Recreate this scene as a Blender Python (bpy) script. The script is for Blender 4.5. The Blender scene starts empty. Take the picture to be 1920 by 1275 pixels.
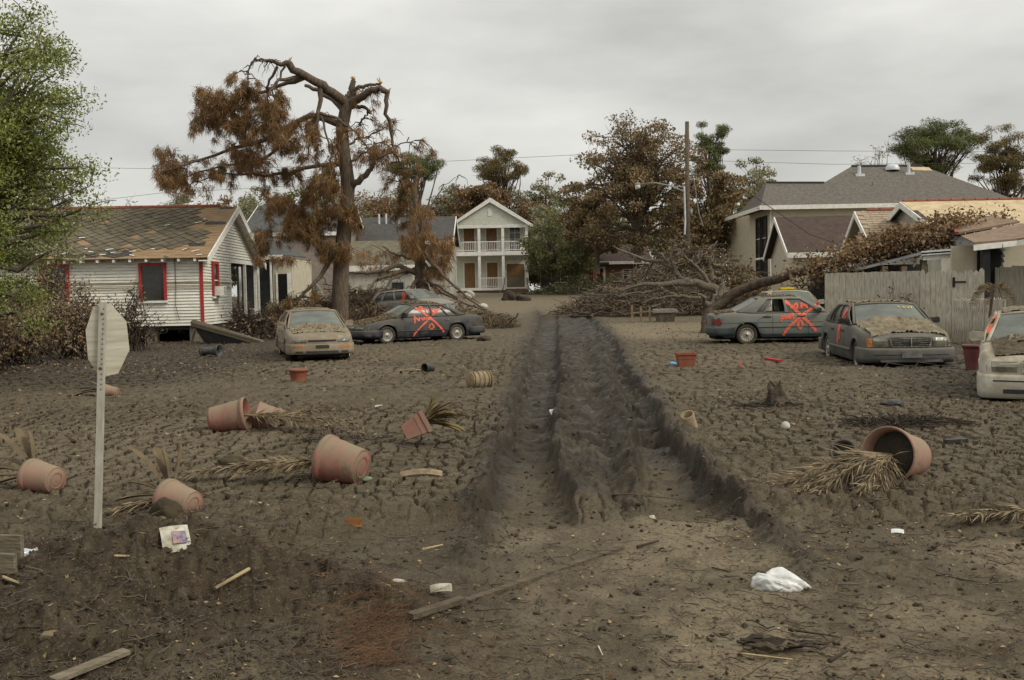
import bpy, bmesh, math, random
import numpy as np
from mathutils import Vector, Matrix
from mathutils.bvhtree import BVHTree

scene = bpy.context.scene
col = scene.collection
R = math.radians
PI = math.pi

# ------------------------------------------------------------------ camera
CAM_H, FPX, ROLL, PITCH = 1.70, 1920.0, R(1.05), math.atan(91.5 / 1920.0)
cam_d = bpy.data.cameras.new('camera'); cam = bpy.data.objects.new('camera', cam_d)
col.objects.link(cam); scene.camera = cam
cam_d.sensor_width = 36.0; cam_d.lens = 36.0; cam_d.clip_end = 3000; cam_d.clip_start = .05
_f = Vector((0, math.cos(PITCH), -math.sin(PITCH)))
_r0 = Vector((1, 0, 0)); _u0 = _r0.cross(_f)
_r = _r0 * math.cos(ROLL) - _u0 * math.sin(ROLL)
_u = _u0 * math.cos(ROLL) + _r0 * math.sin(ROLL)
cam.matrix_world = Matrix(((_r.x, _u.x, -_f.x, 0), (_r.y, _u.y, -_f.y, 0), (_r.z, _u.z, -_f.z, CAM_H), (0, 0, 0, 1)))
scene.render.resolution_x, scene.render.resolution_y = 1024, 680

# ------------------------------------------------------------------ sky, sun, exposure
SUN_EL, SUN_AZ = R(40), R(118)
world = bpy.data.worlds.new('World'); scene.world = world; world.use_nodes = True
wt = world.node_tree; wt.nodes.clear()
def wn(t, **k):
    n = wt.nodes.new(t)
    for a, b in k.items(): setattr(n, a, b)
    return n
wo = wn('ShaderNodeOutputWorld'); wb = wn('ShaderNodeBackground'); wb.inputs['Strength'].default_value = 0.072
sky = wn('ShaderNodeTexSky', sky_type='NISHITA', sun_disc=False, sun_elevation=SUN_EL, sun_rotation=SUN_AZ)
tc = wn('ShaderNodeTexCoord'); sep = wn('ShaderNodeSeparateXYZ')
wt.links.new(tc.outputs['Generated'], sep.inputs[0])
# overcast layer: brightness climbs evenly from the horizon to the zenith, with soft cloud banks
mr = wn('ShaderNodeMapRange'); mr.inputs['To Min'].default_value = 6.2; mr.inputs['To Max'].default_value = 14.0
wt.links.new(sep.outputs['Z'], mr.inputs['Value'])
mp = wn('ShaderNodeMapping'); mp.inputs['Scale'].default_value = (1.3, 1.3, 4.2)
wt.links.new(tc.outputs['Generated'], mp.inputs[0])
nz = wn('ShaderNodeTexNoise'); nz.inputs['Scale'].default_value = 2.3; nz.inputs['Detail'].default_value = 5; nz.inputs['Roughness'].default_value = .5
wt.links.new(mp.outputs[0], nz.inputs['Vector'])
cr = wn('ShaderNodeMapRange'); cr.inputs['From Min'].default_value = .3; cr.inputs['From Max'].default_value = .72
cr.inputs['To Min'].default_value = .66; cr.inputs['To Max'].default_value = 1.13
wt.links.new(nz.outputs['Fac'], cr.inputs['Value'])
mu = wn('ShaderNodeMath', operation='MULTIPLY'); wt.links.new(mr.outputs[0], mu.inputs[0]); wt.links.new(cr.outputs[0], mu.inputs[1])
vm = wn('ShaderNodeVectorMath', operation='SCALE'); vm.inputs[0].default_value = (1.0, .985, .925); wt.links.new(mu.outputs[0], vm.inputs['Scale'])
mx = wn('ShaderNodeMix', data_type='RGBA'); mx.inputs['Factor'].default_value = .93
wt.links.new(sky.outputs[0], mx.inputs['A']); wt.links.new(vm.outputs[0], mx.inputs['B'])
wt.links.new(mx.outputs['Result'], wb.inputs['Color']); wt.links.new(wb.outputs[0], wo.inputs[0])
sun_d = bpy.data.lights.new('sun', 'SUN'); sun_d.energy = 1.5; sun_d.angle = R(20); sun_d.color = (1, .95, .84)
sun = bpy.data.objects.new('sun', sun_d); col.objects.link(sun)
sun.rotation_euler = Vector((math.sin(SUN_AZ) * math.cos(SUN_EL), math.cos(SUN_AZ) * math.cos(SUN_EL), math.sin(SUN_EL))).to_track_quat('Z', 'Y').to_euler(); sun.location = (0, -20, 40)
vs = scene.view_settings; vs.view_transform = 'Standard'; vs.look = 'None'; vs.gamma = 1; vs.exposure = .58; vs.use_curve_mapping = False

# ------------------------------------------------------------------ helpers
def ray(px, py):
    return (_f + _r * ((px - 960) / FPX) + _u * ((637.5 - py) / FPX))
def at(px, py, Y):
    d = ray(px, py); t = Y / d.y
    return Vector((d.x * t, Y, CAM_H + d.z * t))
def sm(a, b, x):
    t = np.clip((x - a) / (b - a), 0, 1); return t * t * (3 - 2 * t)
def zb(y):
    return 1.62 * sm(38., 100., np.asarray(y, float) * 1.0) ** .9
def gnd(px, py):
    d = ray(px, py); z = 0.
    for _ in range(40):
        t = (z - CAM_H) / min(d.z, -1e-3); Y = min(d.y * t, 110); z = .5 * z + .5 * float(zb(Y))
    return Vector((d.x * Y / d.y, Y, z))

def tag(o, label=None, cat=None, group=None, kind=None):
    if label: o['label'] = label
    if cat: o['category'] = cat
    if group: o['group'] = group
    if kind: o['kind'] = kind
    return o
def empty(name, loc=(0, 0, 0), rz=0, label=None, cat=None, group=None, rot=None):
    o = bpy.data.objects.new(name, None); col.objects.link(o); o.location = loc
    o.rotation_euler = rot if rot else (0, 0, rz); o.empty_display_size = .2
    return tag(o, label, cat, group)
def setmesh(me, V, F):
    V = np.asarray(V, np.float32); F = np.asarray(F, np.int32); k = F.shape[1]
    me.vertices.add(len(V)); me.vertices.foreach_set('co', V.ravel())
    me.loops.add(F.size); me.loops.foreach_set('vertex_index', F.ravel())
    me.polygons.add(len(F)); me.polygons.foreach_set('loop_start', np.arange(0, F.size, k, dtype=np.int32))
    me.update(calc_edges=True)
def mk(name, V, F, mats=None, parent=None, smooth=False, mi=None, loc=None):
    me = bpy.data.meshes.new(name)
    if isinstance(F, np.ndarray): setmesh(me, V, F)
    else: me.from_pydata([tuple(v) for v in V], [], F)
    if mats is not None:
        for m in (mats if isinstance(mats, (list, tuple)) else [mats]): me.materials.append(m)
    if mi is not None: me.polygons.foreach_set('material_index', np.asarray(mi, np.int32))
    if smooth: me.polygons.foreach_set('use_smooth', np.ones(len(me.polygons), bool))
    me.update()
    o = bpy.data.objects.new(name, me); col.objects.link(o)
    if parent: o.parent = parent
    if loc is not None: o.location = loc
    return o
class MB:
    def __init__(s): s.V = []; s.F = []
    def add(s, V, F):
        n = len(s.V); s.V += [tuple(v) for v in V]; s.F += [tuple(i + n for i in f) for f in F]; return s
    def box(s, x0, x1, y0, y1, z0, z1, M=None):
        V = [Vector((x, y, z)) for x in (x0, x1) for y in (y0, y1) for z in (z0, z1)]
        if M: V = [M @ v for v in V]
        return s.add(V, [(0, 1, 3, 2), (4, 6, 7, 5), (0, 4, 5, 1), (2, 3, 7, 6), (0, 2, 6, 4), (1, 5, 7, 3)])
    def bar(s, a, b, w, h=None, up=(0, 0, 1)):
        a = Vector(a); b = Vector(b); h = h or w; d = (b - a).normalized(); up = Vector(up)
        if abs(d.dot(up)) > .97: up = Vector((0, 1, 0))
        x = d.cross(up).normalized() * w / 2; y = x.cross(d).normalized() * h / 2
        V = [a - x - y, a + x - y, a + x + y, a - x + y, b - x - y, b + x - y, b + x + y, b - x + y]
        return s.add(V, [(3, 2, 1, 0), (4, 5, 6, 7), (0, 1, 5, 4), (1, 2, 6, 5), (2, 3, 7, 6), (3, 0, 4, 7)])
    def prism(s, poly, d):            # polygon (3-d points) pushed along d
        n = len(poly); d = Vector(d); P = [Vector(p) for p in poly]
        return s.add(P + [p + d for p in P], [tuple(range(n))[::-1], tuple(range(n, 2 * n))] + [(i, (i + 1) % n, n + (i + 1) % n, n + i) for i in range(n)])
    def lathe(s, prof, n=20, M=None, close=False):
        V = []
        for r, z in prof:
            for k in range(n):
                a = 2 * PI * k / n; v = Vector((r * math.cos(a), r * math.sin(a), z)); V.append(M @ v if M else v)
        F = []; m = len(prof)
        for i in range(m if close else m - 1):
            j = (i + 1) % m
            for k in range(n): F.append((i * n + k, i * n + (k + 1) % n, j * n + (k + 1) % n, j * n + k))
        return s.add(V, F)
    def tube(s, pts, rad, n=7, caps=True):
        V, F = tubes(np.array([[tuple(p) for p in pts]], float), np.array([rad], float) if hasattr(rad, '__len__') else np.full((1, len(pts)), rad), n)
        F = [tuple(f) for f in F.tolist()]
        if caps: m = len(pts); F += [tuple(range(n))[::-1], tuple(range((m - 1) * n, m * n))]
        return s.add(V.tolist(), F)
    def build(s, name, mat, parent=None, smooth=False, loc=None): return mk(name, s.V, s.F, mat, parent, smooth, loc=loc)
def tubes(P, Rr, n=4):
    """P (N,K,3) paths, Rr (N,K) radii -> verts, quads (all tubes at once)"""
    N, K, _ = P.shape
    T = np.gradient(P, axis=1); T /= np.linalg.norm(T, axis=2, keepdims=True) + 1e-9
    m = T.mean(axis=1); ref = np.where(np.abs(m[:, 2:3]) > .8 * (np.linalg.norm(m, axis=1, keepdims=True) + 1e-9), np.array([[1., 0, 0]]), np.array([[0, 0, 1.]]))
    A = np.cross(T, ref[:, None, :]); A /= np.linalg.norm(A, axis=2, keepdims=True) + 1e-9
    B = np.cross(T, A)
    an = np.arange(n) * 2 * PI / n
    V = P[:, :, None, :] + Rr[:, :, None, None] * (A[:, :, None, :] * np.cos(an)[None, None, :, None] + B[:, :, None, :] * np.sin(an)[None, None, :, None])
    idx = np.arange(N * K * n).reshape(N, K, n); j = (np.arange(n) + 1) % n
    F = np.stack([idx[:, :-1, :], idx[:, :-1, j], idx[:, 1:, j], idx[:, 1:, :]], axis=-1).reshape(-1, 4)
    return V.reshape(-1, 3), F
def joinVF(parts):
    Vs, Fs, n = [], [], 0
    for V, F in parts: Vs.append(V); Fs.append(F + n); n += len(V)
    return np.concatenate(Vs), np.concatenate(Fs)
def unit(rng, n):
    v = rng.normal(size=(n, 3)); return v / np.linalg.norm(v, axis=1, keepdims=True)
def leaves(C, size, aspect, rng, flat=0., hang=0., bend=.25):
    """rhombic bent leaves at centres C -> verts, quads"""
    n = len(C); d = unit(rng, n); d[:, 2] = d[:, 2] * (1 - flat) - hang; d /= np.linalg.norm(d, axis=1, keepdims=True)
    w = unit(rng, n)
    if flat: w[:, 2] *= (1 - flat)
    w -= d * (w * d).sum(1, keepdims=True); w /= np.linalg.norm(w, axis=1, keepdims=True) + 1e-9
    u = np.cross(d, w); L = size * rng.uniform(.6, 1.3, (n, 1)); W = L * aspect
    V = np.stack([C - d * L / 2, C + w * W / 2 + u * L * bend * .4, C + d * L / 2 + u * L * bend * .15, C - w * W / 2 + u * L * bend * .4], axis=1).reshape(-1, 3)
    return V, np.arange(4 * n).reshape(n, 4)
def bez(p0, p1, p2, k):
    t = np.linspace(0, 1, k)[:, None]; return (1 - t) ** 2 * p0 + 2 * t * (1 - t) * p1 + t * t * p2
def resample(pts, k):
    P = np.array([tuple(p) for p in pts], float); d = np.r_[0, np.cumsum(np.linalg.norm(np.diff(P, axis=0), axis=1))]
    t = np.linspace(0, d[-1], k)
    return np.stack([np.interp(t, d, P[:, i]) for i in range(3)], 1)
def wig(P, amp, rng):
    Q = P.copy(); Q[1:-1] += rng.normal(size=Q[1:-1].shape) * amp; return Q

# noise in numpy
def _h(ix, iy, s):
    v = (ix.astype(np.int64) * 374761393 + iy.astype(np.int64) * 668265263 + s * 974634777) & 0xFFFFFFFF
    v = ((v ^ (v >> 13)) * 1274126177) & 0xFFFFFFFF
    return ((v ^ (v >> 16)) & 0xFFFFFF) / float(0xFFFFFF)
def vn(x, y, s=0):
    ix = np.floor(x); iy = np.floor(y); fx = x - ix; fy = y - iy; fx = fx * fx * fx * (fx * (fx * 6 - 15) + 10); fy = fy * fy * fy * (fy * (fy * 6 - 15) + 10)
    a = _h(ix, iy, s); b = _h(ix + 1, iy, s); c = _h(ix, iy + 1, s); d = _h(ix + 1, iy + 1, s)
    return (a + (b - a) * fx) * (1 - fy) + (c + (d - c) * fx) * fy - .5
def fbm(x, y, o=4, s=0, g=.5):
    r = 0.; a = 1.
    for i in range(o): r = r + a * vn(x * 2 ** i + 17.3 * i, y * 2 ** i - 9.1 * i, s + i); a *= g
    return r
def voro(x, y, s=0):
    """F2-F1 border distance, cell id noise, offset from cell centre"""
    ix = np.floor(x); iy = np.floor(y); f1 = np.full(x.shape, 9.); f2 = f1.copy(); cid = np.zeros(x.shape); dx1 = np.zeros(x.shape); dy1 = dx1.copy()
    for j in (-1, 0, 1):
        for i in (-1, 0, 1):
            cx = ix + i; cy = iy + j; dx = cx + .1 + .8 * _h(cx, cy, s) - x; dy = cy + .1 + .8 * _h(cx, cy, s + 7) - y
            d = np.sqrt(dx * dx + dy * dy); n = d < f1
            f2 = np.where(n, f1, np.minimum(f2, d)); cid = np.where(n, _h(cx, cy, s + 3), cid); dx1 = np.where(n, dx, dx1); dy1 = np.where(n, dy, dy1); f1 = np.where(n, d, f1)
    return f2 - f1, cid, dx1, dy1

# ------------------------------------------------------------------ materials
MATS = {}
def mat(name, c, c2=None, scale=6., rough=.8, bump=.0, bscale=None, spec=.3, detail=6, metal=0., stain=None, island=0., mud=None, wear=None, wave=None, trans=0., sub=None, stretch=None, bdist=.02):
    """plain procedural surface: two-tone noise, optional bump, flood-line stain (z0,z1,colour,amt), mud coat (amount, colour), per-piece tint"""
    m = bpy.data.materials.new(name); m.use_nodes = True; nt = m.node_tree; bs = nt.nodes['Principled BSDF']
    def N(t, **k):
        n = nt.nodes.new(t)
        for a, b in k.items(): setattr(n, a, b)
        return n
    L = nt.links.new
    co = N('ShaderNodeTexCoord'); vec = co.outputs['Object']
    if stretch:
        mpn = N('ShaderNodeMapping'); mpn.inputs['Scale'].default_value = stretch; L(vec, mpn.inputs[0]); vec = mpn.outputs[0]
    n1 = N('ShaderNodeTexNoise'); n1.inputs['Scale'].default_value = scale; n1.inputs['Detail'].default_value = detail; n1.inputs['Roughness'].default_value = .62; L(vec, n1.inputs['Vector'])
    def ramp(f, a, b):
        r = N('ShaderNodeMapRange'); r.inputs['From Min'].default_value = a; r.inputs['From Max'].default_value = b; L(f, r.inputs['Value']); return r.outputs[0]
    def mixc(f, a, b):
        x = N('ShaderNodeMix', data_type='RGBA')
        if isinstance(f, (int, float)): x.inputs['Factor'].default_value = f
        else: L(f, x.inputs['Factor'])
        for k, v in (('A', a), ('B', b)):
            if isinstance(v, tuple): x.inputs[k].default_value = (*v, 1)
            else: L(v, x.inputs[k])
        return x.outputs['Result']
    def mul(a, b):
        x = N('ShaderNodeMath', operation='MULTIPLY')
        for i, v in enumerate((a, b)):
            if isinstance(v, (int, float)): x.inputs[i].default_value = v
            else: L(v, x.inputs[i])
        return x.outputs[0]
    c2 = c2 or tuple(v * .72 for v in c)
    out = mixc(ramp(n1.outputs['Fac'], .35, .65), c2, c)
    if island:
        g = N('ShaderNodeNewGeometry'); hv = N('ShaderNodeHueSaturation'); r = N('ShaderNodeMapRange')
        r.inputs['To Min'].default_value = 1 - island; r.inputs['To Max'].default_value = 1 + island
        L(g.outputs['Random Per Island'], r.inputs['Value']); L(r.outputs[0], hv.inputs['Value']); L(out, hv.inputs['Color']); out = hv.outputs[0]
        if sub:
            w2 = N('ShaderNodeMath', operation='MULTIPLY'); w2.inputs[1].default_value = 7.31; L(g.outputs['Random Per Island'], w2.inputs[0])
            w3 = N('ShaderNodeMath', operation='FRACT'); L(w2.outputs[0], w3.inputs[0]); out = mixc(ramp(w3.outputs[0], .5, 1.), out, sub)
    if wear:
        n3 = N('ShaderNodeTexNoise'); n3.inputs['Scale'].default_value = wear[0]; n3.inputs['Detail'].default_value = 8; n3.inputs['Roughness'].default_value = .7; L(vec, n3.inputs['Vector'])
        out = mixc(ramp(n3.outputs['Fac'], wear[1], wear[1] + .06), out, wear[2])
    rgh = None
    if stain:
        g2 = N('ShaderNodeNewGeometry'); s2 = N('ShaderNodeSeparateXYZ'); L(g2.outputs['Position'], s2.inputs[0])
        n4 = N('ShaderNodeTexNoise'); n4.inputs['Scale'].default_value = 1.1; n4.inputs['Detail'].default_value = 6; L(g2.outputs['Position'], n4.inputs['Vector'])
        for (z0, z1, sc, amt) in stain:
            ad = N('ShaderNodeMath', operation='MULTIPLY_ADD'); L(n4.outputs['Fac'], ad.inputs[0]); ad.inputs[1].default_value = (z1 - z0) * .9; L(s2.outputs['Z'], ad.inputs[2])
            f = mul(ramp(ad.outputs[0], z1 + (z1 - z0) * .5, z0 + (z1 - z0) * .3), amt); out = mixc(f, out, sc)
    if mud:
        g3 = N('ShaderNodeNewGeometry'); s3 = N('ShaderNodeSeparateXYZ'); L(g3.outputs['Normal'], s3.inputs[0])
        n5 = N('ShaderNodeTexNoise'); n5.inputs['Scale'].default_value = 3.5; n5.inputs['Detail'].default_value = 9; n5.inputs['Roughness'].default_value = .7; L(vec, n5.inputs['Vector'])
        ad = N('ShaderNodeMath', operation='MULTIPLY_ADD'); L(s3.outputs['Z'], ad.inputs[0]); ad.inputs[1].default_value = .22; L(n5.outputs['Fac'], ad.inputs[2])
        f = mul(ramp(ad.outputs[0], .62 - mud[0] * .5, .95 - mud[0] * .5), .92); out = mixc(f, out, mud[1])
        rg = N('ShaderNodeMapRange'); rg.inputs['To Min'].default_value = rough; rg.inputs['To Max'].default_value = .9; L(f, rg.inputs['Value']); L(rg.outputs[0], bs.inputs['Roughness']); rgh = 1
    L(out, bs.inputs['Base Color'])
    if not rgh: bs.inputs['Roughness'].default_value = rough
    bs.inputs['Metallic'].default_value = metal
    bs.inputs['Specular IOR Level'].default_value = spec
    if bump:
        n2 = N('ShaderNodeTexNoise'); n2.inputs['Scale'].default_value = bscale or scale * 4; n2.inputs['Detail'].default_value = 8; n2.inputs['Roughness'].default_value = .65; L(vec, n2.inputs['Vector'])
        hgt = n2.outputs['Fac']
        if wave:
            wv = N('ShaderNodeTexWave', wave_type='BANDS', bands_direction=wave[0], wave_profile='SAW'); wv.inputs['Scale'].default_value = wave[1]; L(co.outputs['Object'], wv.inputs['Vector'])
            ad = N('ShaderNodeMath', operation='MULTIPLY_ADD'); ad.inputs[1].default_value = 2.; L(wv.outputs['Fac'], ad.inputs[0]); L(hgt, ad.inputs[2]); hgt = ad.outputs[0]
        bp = N('ShaderNodeBump'); bp.inputs['Strength'].default_value = bump; bp.inputs['Distance'].default_value = bdist; L(hgt, bp.inputs['Height']); L(bp.outputs[0], bs.inputs['Normal'])
    if trans:
        tr = N('ShaderNodeBsdfTranslucent'); L(out, tr.inputs[0]); ms = N('ShaderNodeMixShader'); ms.inputs[0].default_value = trans
        L(bs.outputs[0], ms.inputs[1]); L(tr.outputs[0], ms.inputs[2]); L(ms.outputs[0], nt.nodes['Material Output'].inputs['Surface'])
    MATS[name] = m; return m
MUD = (.105, .088, .060); MUDD = (.062, .050, .034)
# ================================================================== GROUND
def curve(pts):
    w = sorted([tuple(gnd(*p)) for p in pts], key=lambda v: v[1]); ys = np.array([v[1] for v in w]); xs = np.array([v[0] for v in w])
    return lambda y: np.interp(y, ys, xs)
cL = curve([(855, 1040), (870, 990), (884, 950), (900, 900), (918, 850), (938, 800), (955, 750), (972, 700), (990, 650), (1003, 615), (1012, 592)])
cR = curve([(1500, 965), (1440, 925), (1400, 890), (1350, 850), (1310, 810), (1280, 770), (1255, 735), (1215, 690), (1180, 645), (1155, 615), (1130, 592)])
cl = curve([(1075, 930), (1050, 890), (1034, 850), (1031, 815), (1043, 760), (1048, 720), (1047, 680), (1046, 640), (1045, 610), (1045, 592)])
cr_ = curve([(1215, 930), (1205, 890), (1198, 850), (1186, 800), (1166, 750), (1150, 700), (1138, 660), (1124, 630), (1108, 605), (1098, 592)])
MOUNDS = [(*gnd(330, 1085)[:2], .75, .38, .30), (*gnd(120, 1110)[:2], .7, .45, .24), (*gnd(520, 1090)[:2], .6, .3, .15), (*gnd(20, 1180)[:2], .8, .4, .16), (*gnd(740, 1095)[:2], .4, .2, .05), (*gnd(1700, 1010)[:2], 1.2, .5, .03)]
def ground_fields(x, y, fine=True):
    x = np.asarray(x, float); y = np.asarray(y, float)
    z = zb(y) + .10 * fbm(x * .13, y * .13, 3, 5) * sm(4, 12, y)
    e = .16 * fbm(y * 1.3, x * 0 + 3, 3, 11)
    L_ = cL(y) + e + .10; R_ = cR(y) - .22 - .008 * y + .20 * fbm(y * 1.2, x * 0 + 9, 3, 21)
    l_ = cl(y) + .10 * fbm(y * 1.7, x * 0 + 2, 3, 31); r_ = cr_(y) + .13 * fbm(y * 1.5, x * 0 + 5, 3, 41)
    wd = .035 + .0012 * y
    far = 1 - sm(55, 68, y)
    inR = sm(L_ - wd, L_ + wd * .6, x) * (1 - sm(R_ - wd * .6, R_ + wd, x)) * far
    isl = sm(l_ - wd * .5, l_ + wd, x) * (1 - sm(r_ - wd, r_ + wd * .5, x)) * sm(8.0, 8.9, y + .4 * fbm(x * 1.5, y, 2, 51)) * far
    front = 1 - sm(-.35, .35, y - (8.15 + .5 * sm(2.0, 4.2, x) * -1.2 - 1.6 * sm(-.6, -2.4, x) + .5 * fbm(x * .9, y * .4, 3, 61)))
    scraped = np.maximum(inR * (1 - isl), front * (1 - .25 * sm(-.8, -2.5, x)))
    z = z - .20 * scraped * (1 - .3 * front) + .02 * isl
    # rough churned mud along the rut edges and on the ridge between the ruts
    dl = np.minimum(np.abs(x - L_), np.abs(x - R_))
    edge = np.exp(-(dl / (.11 + .0065 * y)) ** 2) * far * sm(5.5, 8, y)
    innerwall = np.exp(-(np.minimum(np.abs(x - l_), np.abs(x - r_)) / .16) ** 2) * far * sm(8.3, 9.2, y)
    track = np.exp(-((x - (.38 * l_ + .62 * r_)) / (.10 + .004 * y)) ** 2) * isl
    rough = np.clip(edge + .8 * innerwall + .55 * isl + .35 * inR * sm(12, 16, y), 0, 1.3)
    rough = rough * (1 - .6 * sm(22, 48, y))
    mound = 0.
    for (mx_, my_, sx, sy, hh) in MOUNDS: mound = mound + hh * np.exp(-((x - mx_) / sx) ** 2 - ((y - my_) / sy) ** 2)
    mnd = np.clip(mound / .10, 0, 1)
    z = z + mound + .035 * edge - .11 * track
    res = {'scraped': scraped, 'isl': isl, 'inR': inR, 'edge': edge, 'mnd': mnd, 'rough': rough, 'front': front}
    if not fine: return z, res
    wx = x + .05 * fbm(x * 3, y * 3, 2, 71); wy = y + .07 * fbm(x * 3, y * 3, 2, 72)
    ky = np.log(np.maximum(wy, 1.)) * 9.2 / .42; kx = wx / (.165 + .0 * y)
    far_k = np.clip(y / 11., .8, 2.4)                       # plates dried thinner and larger away from the road
    ed, cid, dx, dy = voro(wx / .18, wy / .30, 81)
    ed2, cid2, _, _ = voro(wx / .27 + 5, wy / .48, 85); bigm = sm(15, 21, y)
    ed = ed * (1 - bigm) + ed2 * bigm; cid = np.where(bigm > .5, cid2, cid)
    def dome(c, sd):
        e_, i_, a_, b_ = voro(x / c + .25 * fbm(x / c * .7, y / c * .7, 2, sd + 1), y / c, sd)
        return np.sqrt(np.clip(1 - (a_ * a_ + b_ * b_) * 1.7, 0, 1)) * (.25 + .95 * i_)
    plate = (1 - scraped) * (1 - np.clip(rough * 1.3, 0, 1)) * (1 - mnd) * (1 - sm(36, 46, y))
    disturb = sm(.16, .40, fbm(x * .45 + 3, y * .3, 4, 91) + .38 * sm(9.6, 7.6, y) + .25 * sm(5.5, 8, np.abs(x - 1) - .12 * y) * sm(20, 9, y) + .22 * sm(4.5, 7.5, x) * sm(17, 23, y) + .25 * sm(27, 34, y))
    plate = plate * (1 - .75 * disturb)
    cw = (.125 + .10 * vn(x * 2.2, y * 2.2, 95)) * (.85 + .012 * y)
    crack = 1 - sm(.015, .015 + np.clip(cw, .07, .4), ed)
    rim_ = np.exp(-((ed - cw - .12) / .13) ** 2)
    z = z + plate * (-.16 * crack + .030 * (cid - .5) + .030 * ((cid * 7.7 % 1 - .5) * dx + (cid * 13.3 % 1 - .5) * dy) * (1 - bigm) + .014 * rim_ * (1 - crack))
    big_c = dome(.26, 101); sml_c = dome(.115, 111); cl2 = fbm(x * 6.5, y * 6.5, 2, 121)
    z = z + rough * (.105 * (big_c - .45) + .060 * (sml_c - .4) + .04 * cl2)
    z = z + np.clip(rough, 0, 1) * (.045 * (dome(.062, 161) - .4)) * (1 - sm(13, 18, y)) + .05 * isl * (dome(.19, 171) - .5)
    z = z + mnd * (.085 * (dome(.15, 131) - .4) + .055 * (dome(.07, 141) - .4) + .05 * cl2)
    z = z + disturb * (1 - scraped) * (1 - mnd) * (.050 * (sml_c - .4) + .035 * cl2 + .03 * (big_c - .45)) * (1 - .5 * sm(30, 60, y))
    z = z + scraped * (.022 * cl2 + .02 * fbm(x * 1.5, y * 1.5, 3, 151) + .018 * sml_c * sm(.0, .25, fbm(x * 1.1, y * 1.1, 2, 153)) + .008 * fbm(x * 22, y * 18, 1, 155))
    res.update(plate=plate, disturb=disturb)
    return z, res
def gz(x, y): return float(ground_fields(np.array([x]), np.array([y]), False)[0][0])
def gpt(px, py):
    d = ray(px, py); d = d / d.y; lo = 3.; hi = 3.
    while hi < 108 and CAM_H + d.z * hi > gz(d.x * hi, hi): lo = hi; hi *= 1.06
    for _ in range(14):
        m = (lo + hi) / 2
        if CAM_H + d.z * m > gz(d.x * m, m): lo = m
        else: hi = m
    return Vector((d.x * hi, hi, gz(d.x * hi, hi)))

NC = 770
rows = [3.4]
while rows[-1] < 34: rows.append(rows[-1] * 1.0040)
while rows[-1] < 120: rows.append(rows[-1] * 1.013)
rows = np.array(rows); NR = len(rows)
u = np.linspace(-.60, .60, NC)
GX = u[None, :] * (rows[:, None] + .8); GY = np.repeat(rows[:, None], NC, 1)
GZ, GF = ground_fields(GX.ravel(), GY.ravel()); 
V = np.stack([GX.ravel(), GY.ravel(), GZ], 1)
ii = np.arange(NR * NC).reshape(NR, NC)
F = np.stack([ii[:-1, :-1], ii[:-1, 1:], ii[1:, 1:], ii[1:, :-1]], -1).reshape(-1, 4)
# coarse surround out to the horizon, joined to the same sheet
def skirt(x0, y0, x1, y1, nx, ny, zoff):
    X, Y = np.meshgrid(np.linspace(x0, x1, nx), np.linspace(y0, y1, ny)); 
    Z = zb(Y.ravel()) + zoff
    I = np.arange(nx * ny).reshape(ny, nx)
    return np.stack([X.ravel(), Y.ravel(), Z], 1), np.stack([I[:-1, :-1], I[:-1, 1:], I[1:, 1:], I[1:, :-1]], -1).reshape(-1, 4)
SV, SF = skirt(-900, -120, 900, 1500, 40, 200, -.45)
def wing(us, ys):
    X = us[None, :] * (np.maximum(ys, 3.4)[:, None] + .8); Y = np.repeat(ys[:, None], len(us), 1); Z = ground_fields(X.ravel(), np.maximum(Y.ravel(), 3.4), False)[0]
    I = np.arange(X.size).reshape(X.shape); return np.stack([X.ravel(), Y.ravel(), Z], 1), np.stack([I[:-1, :-1], I[:-1, 1:], I[1:, 1:], I[1:, :-1]], -1).reshape(-1, 4)
SV, SF = joinVF([(SV, SF), wing(np.linspace(.60, 2.6, 26), rows[::5]), wing(np.linspace(-2.6, -.60, 26), rows[::5]), wing(np.linspace(-9, 9, 60), np.linspace(-40, 3.4, 30))])
V2 = np.concatenate([V, SV]); F2 = np.concatenate([F, SF + len(V)])
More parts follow.
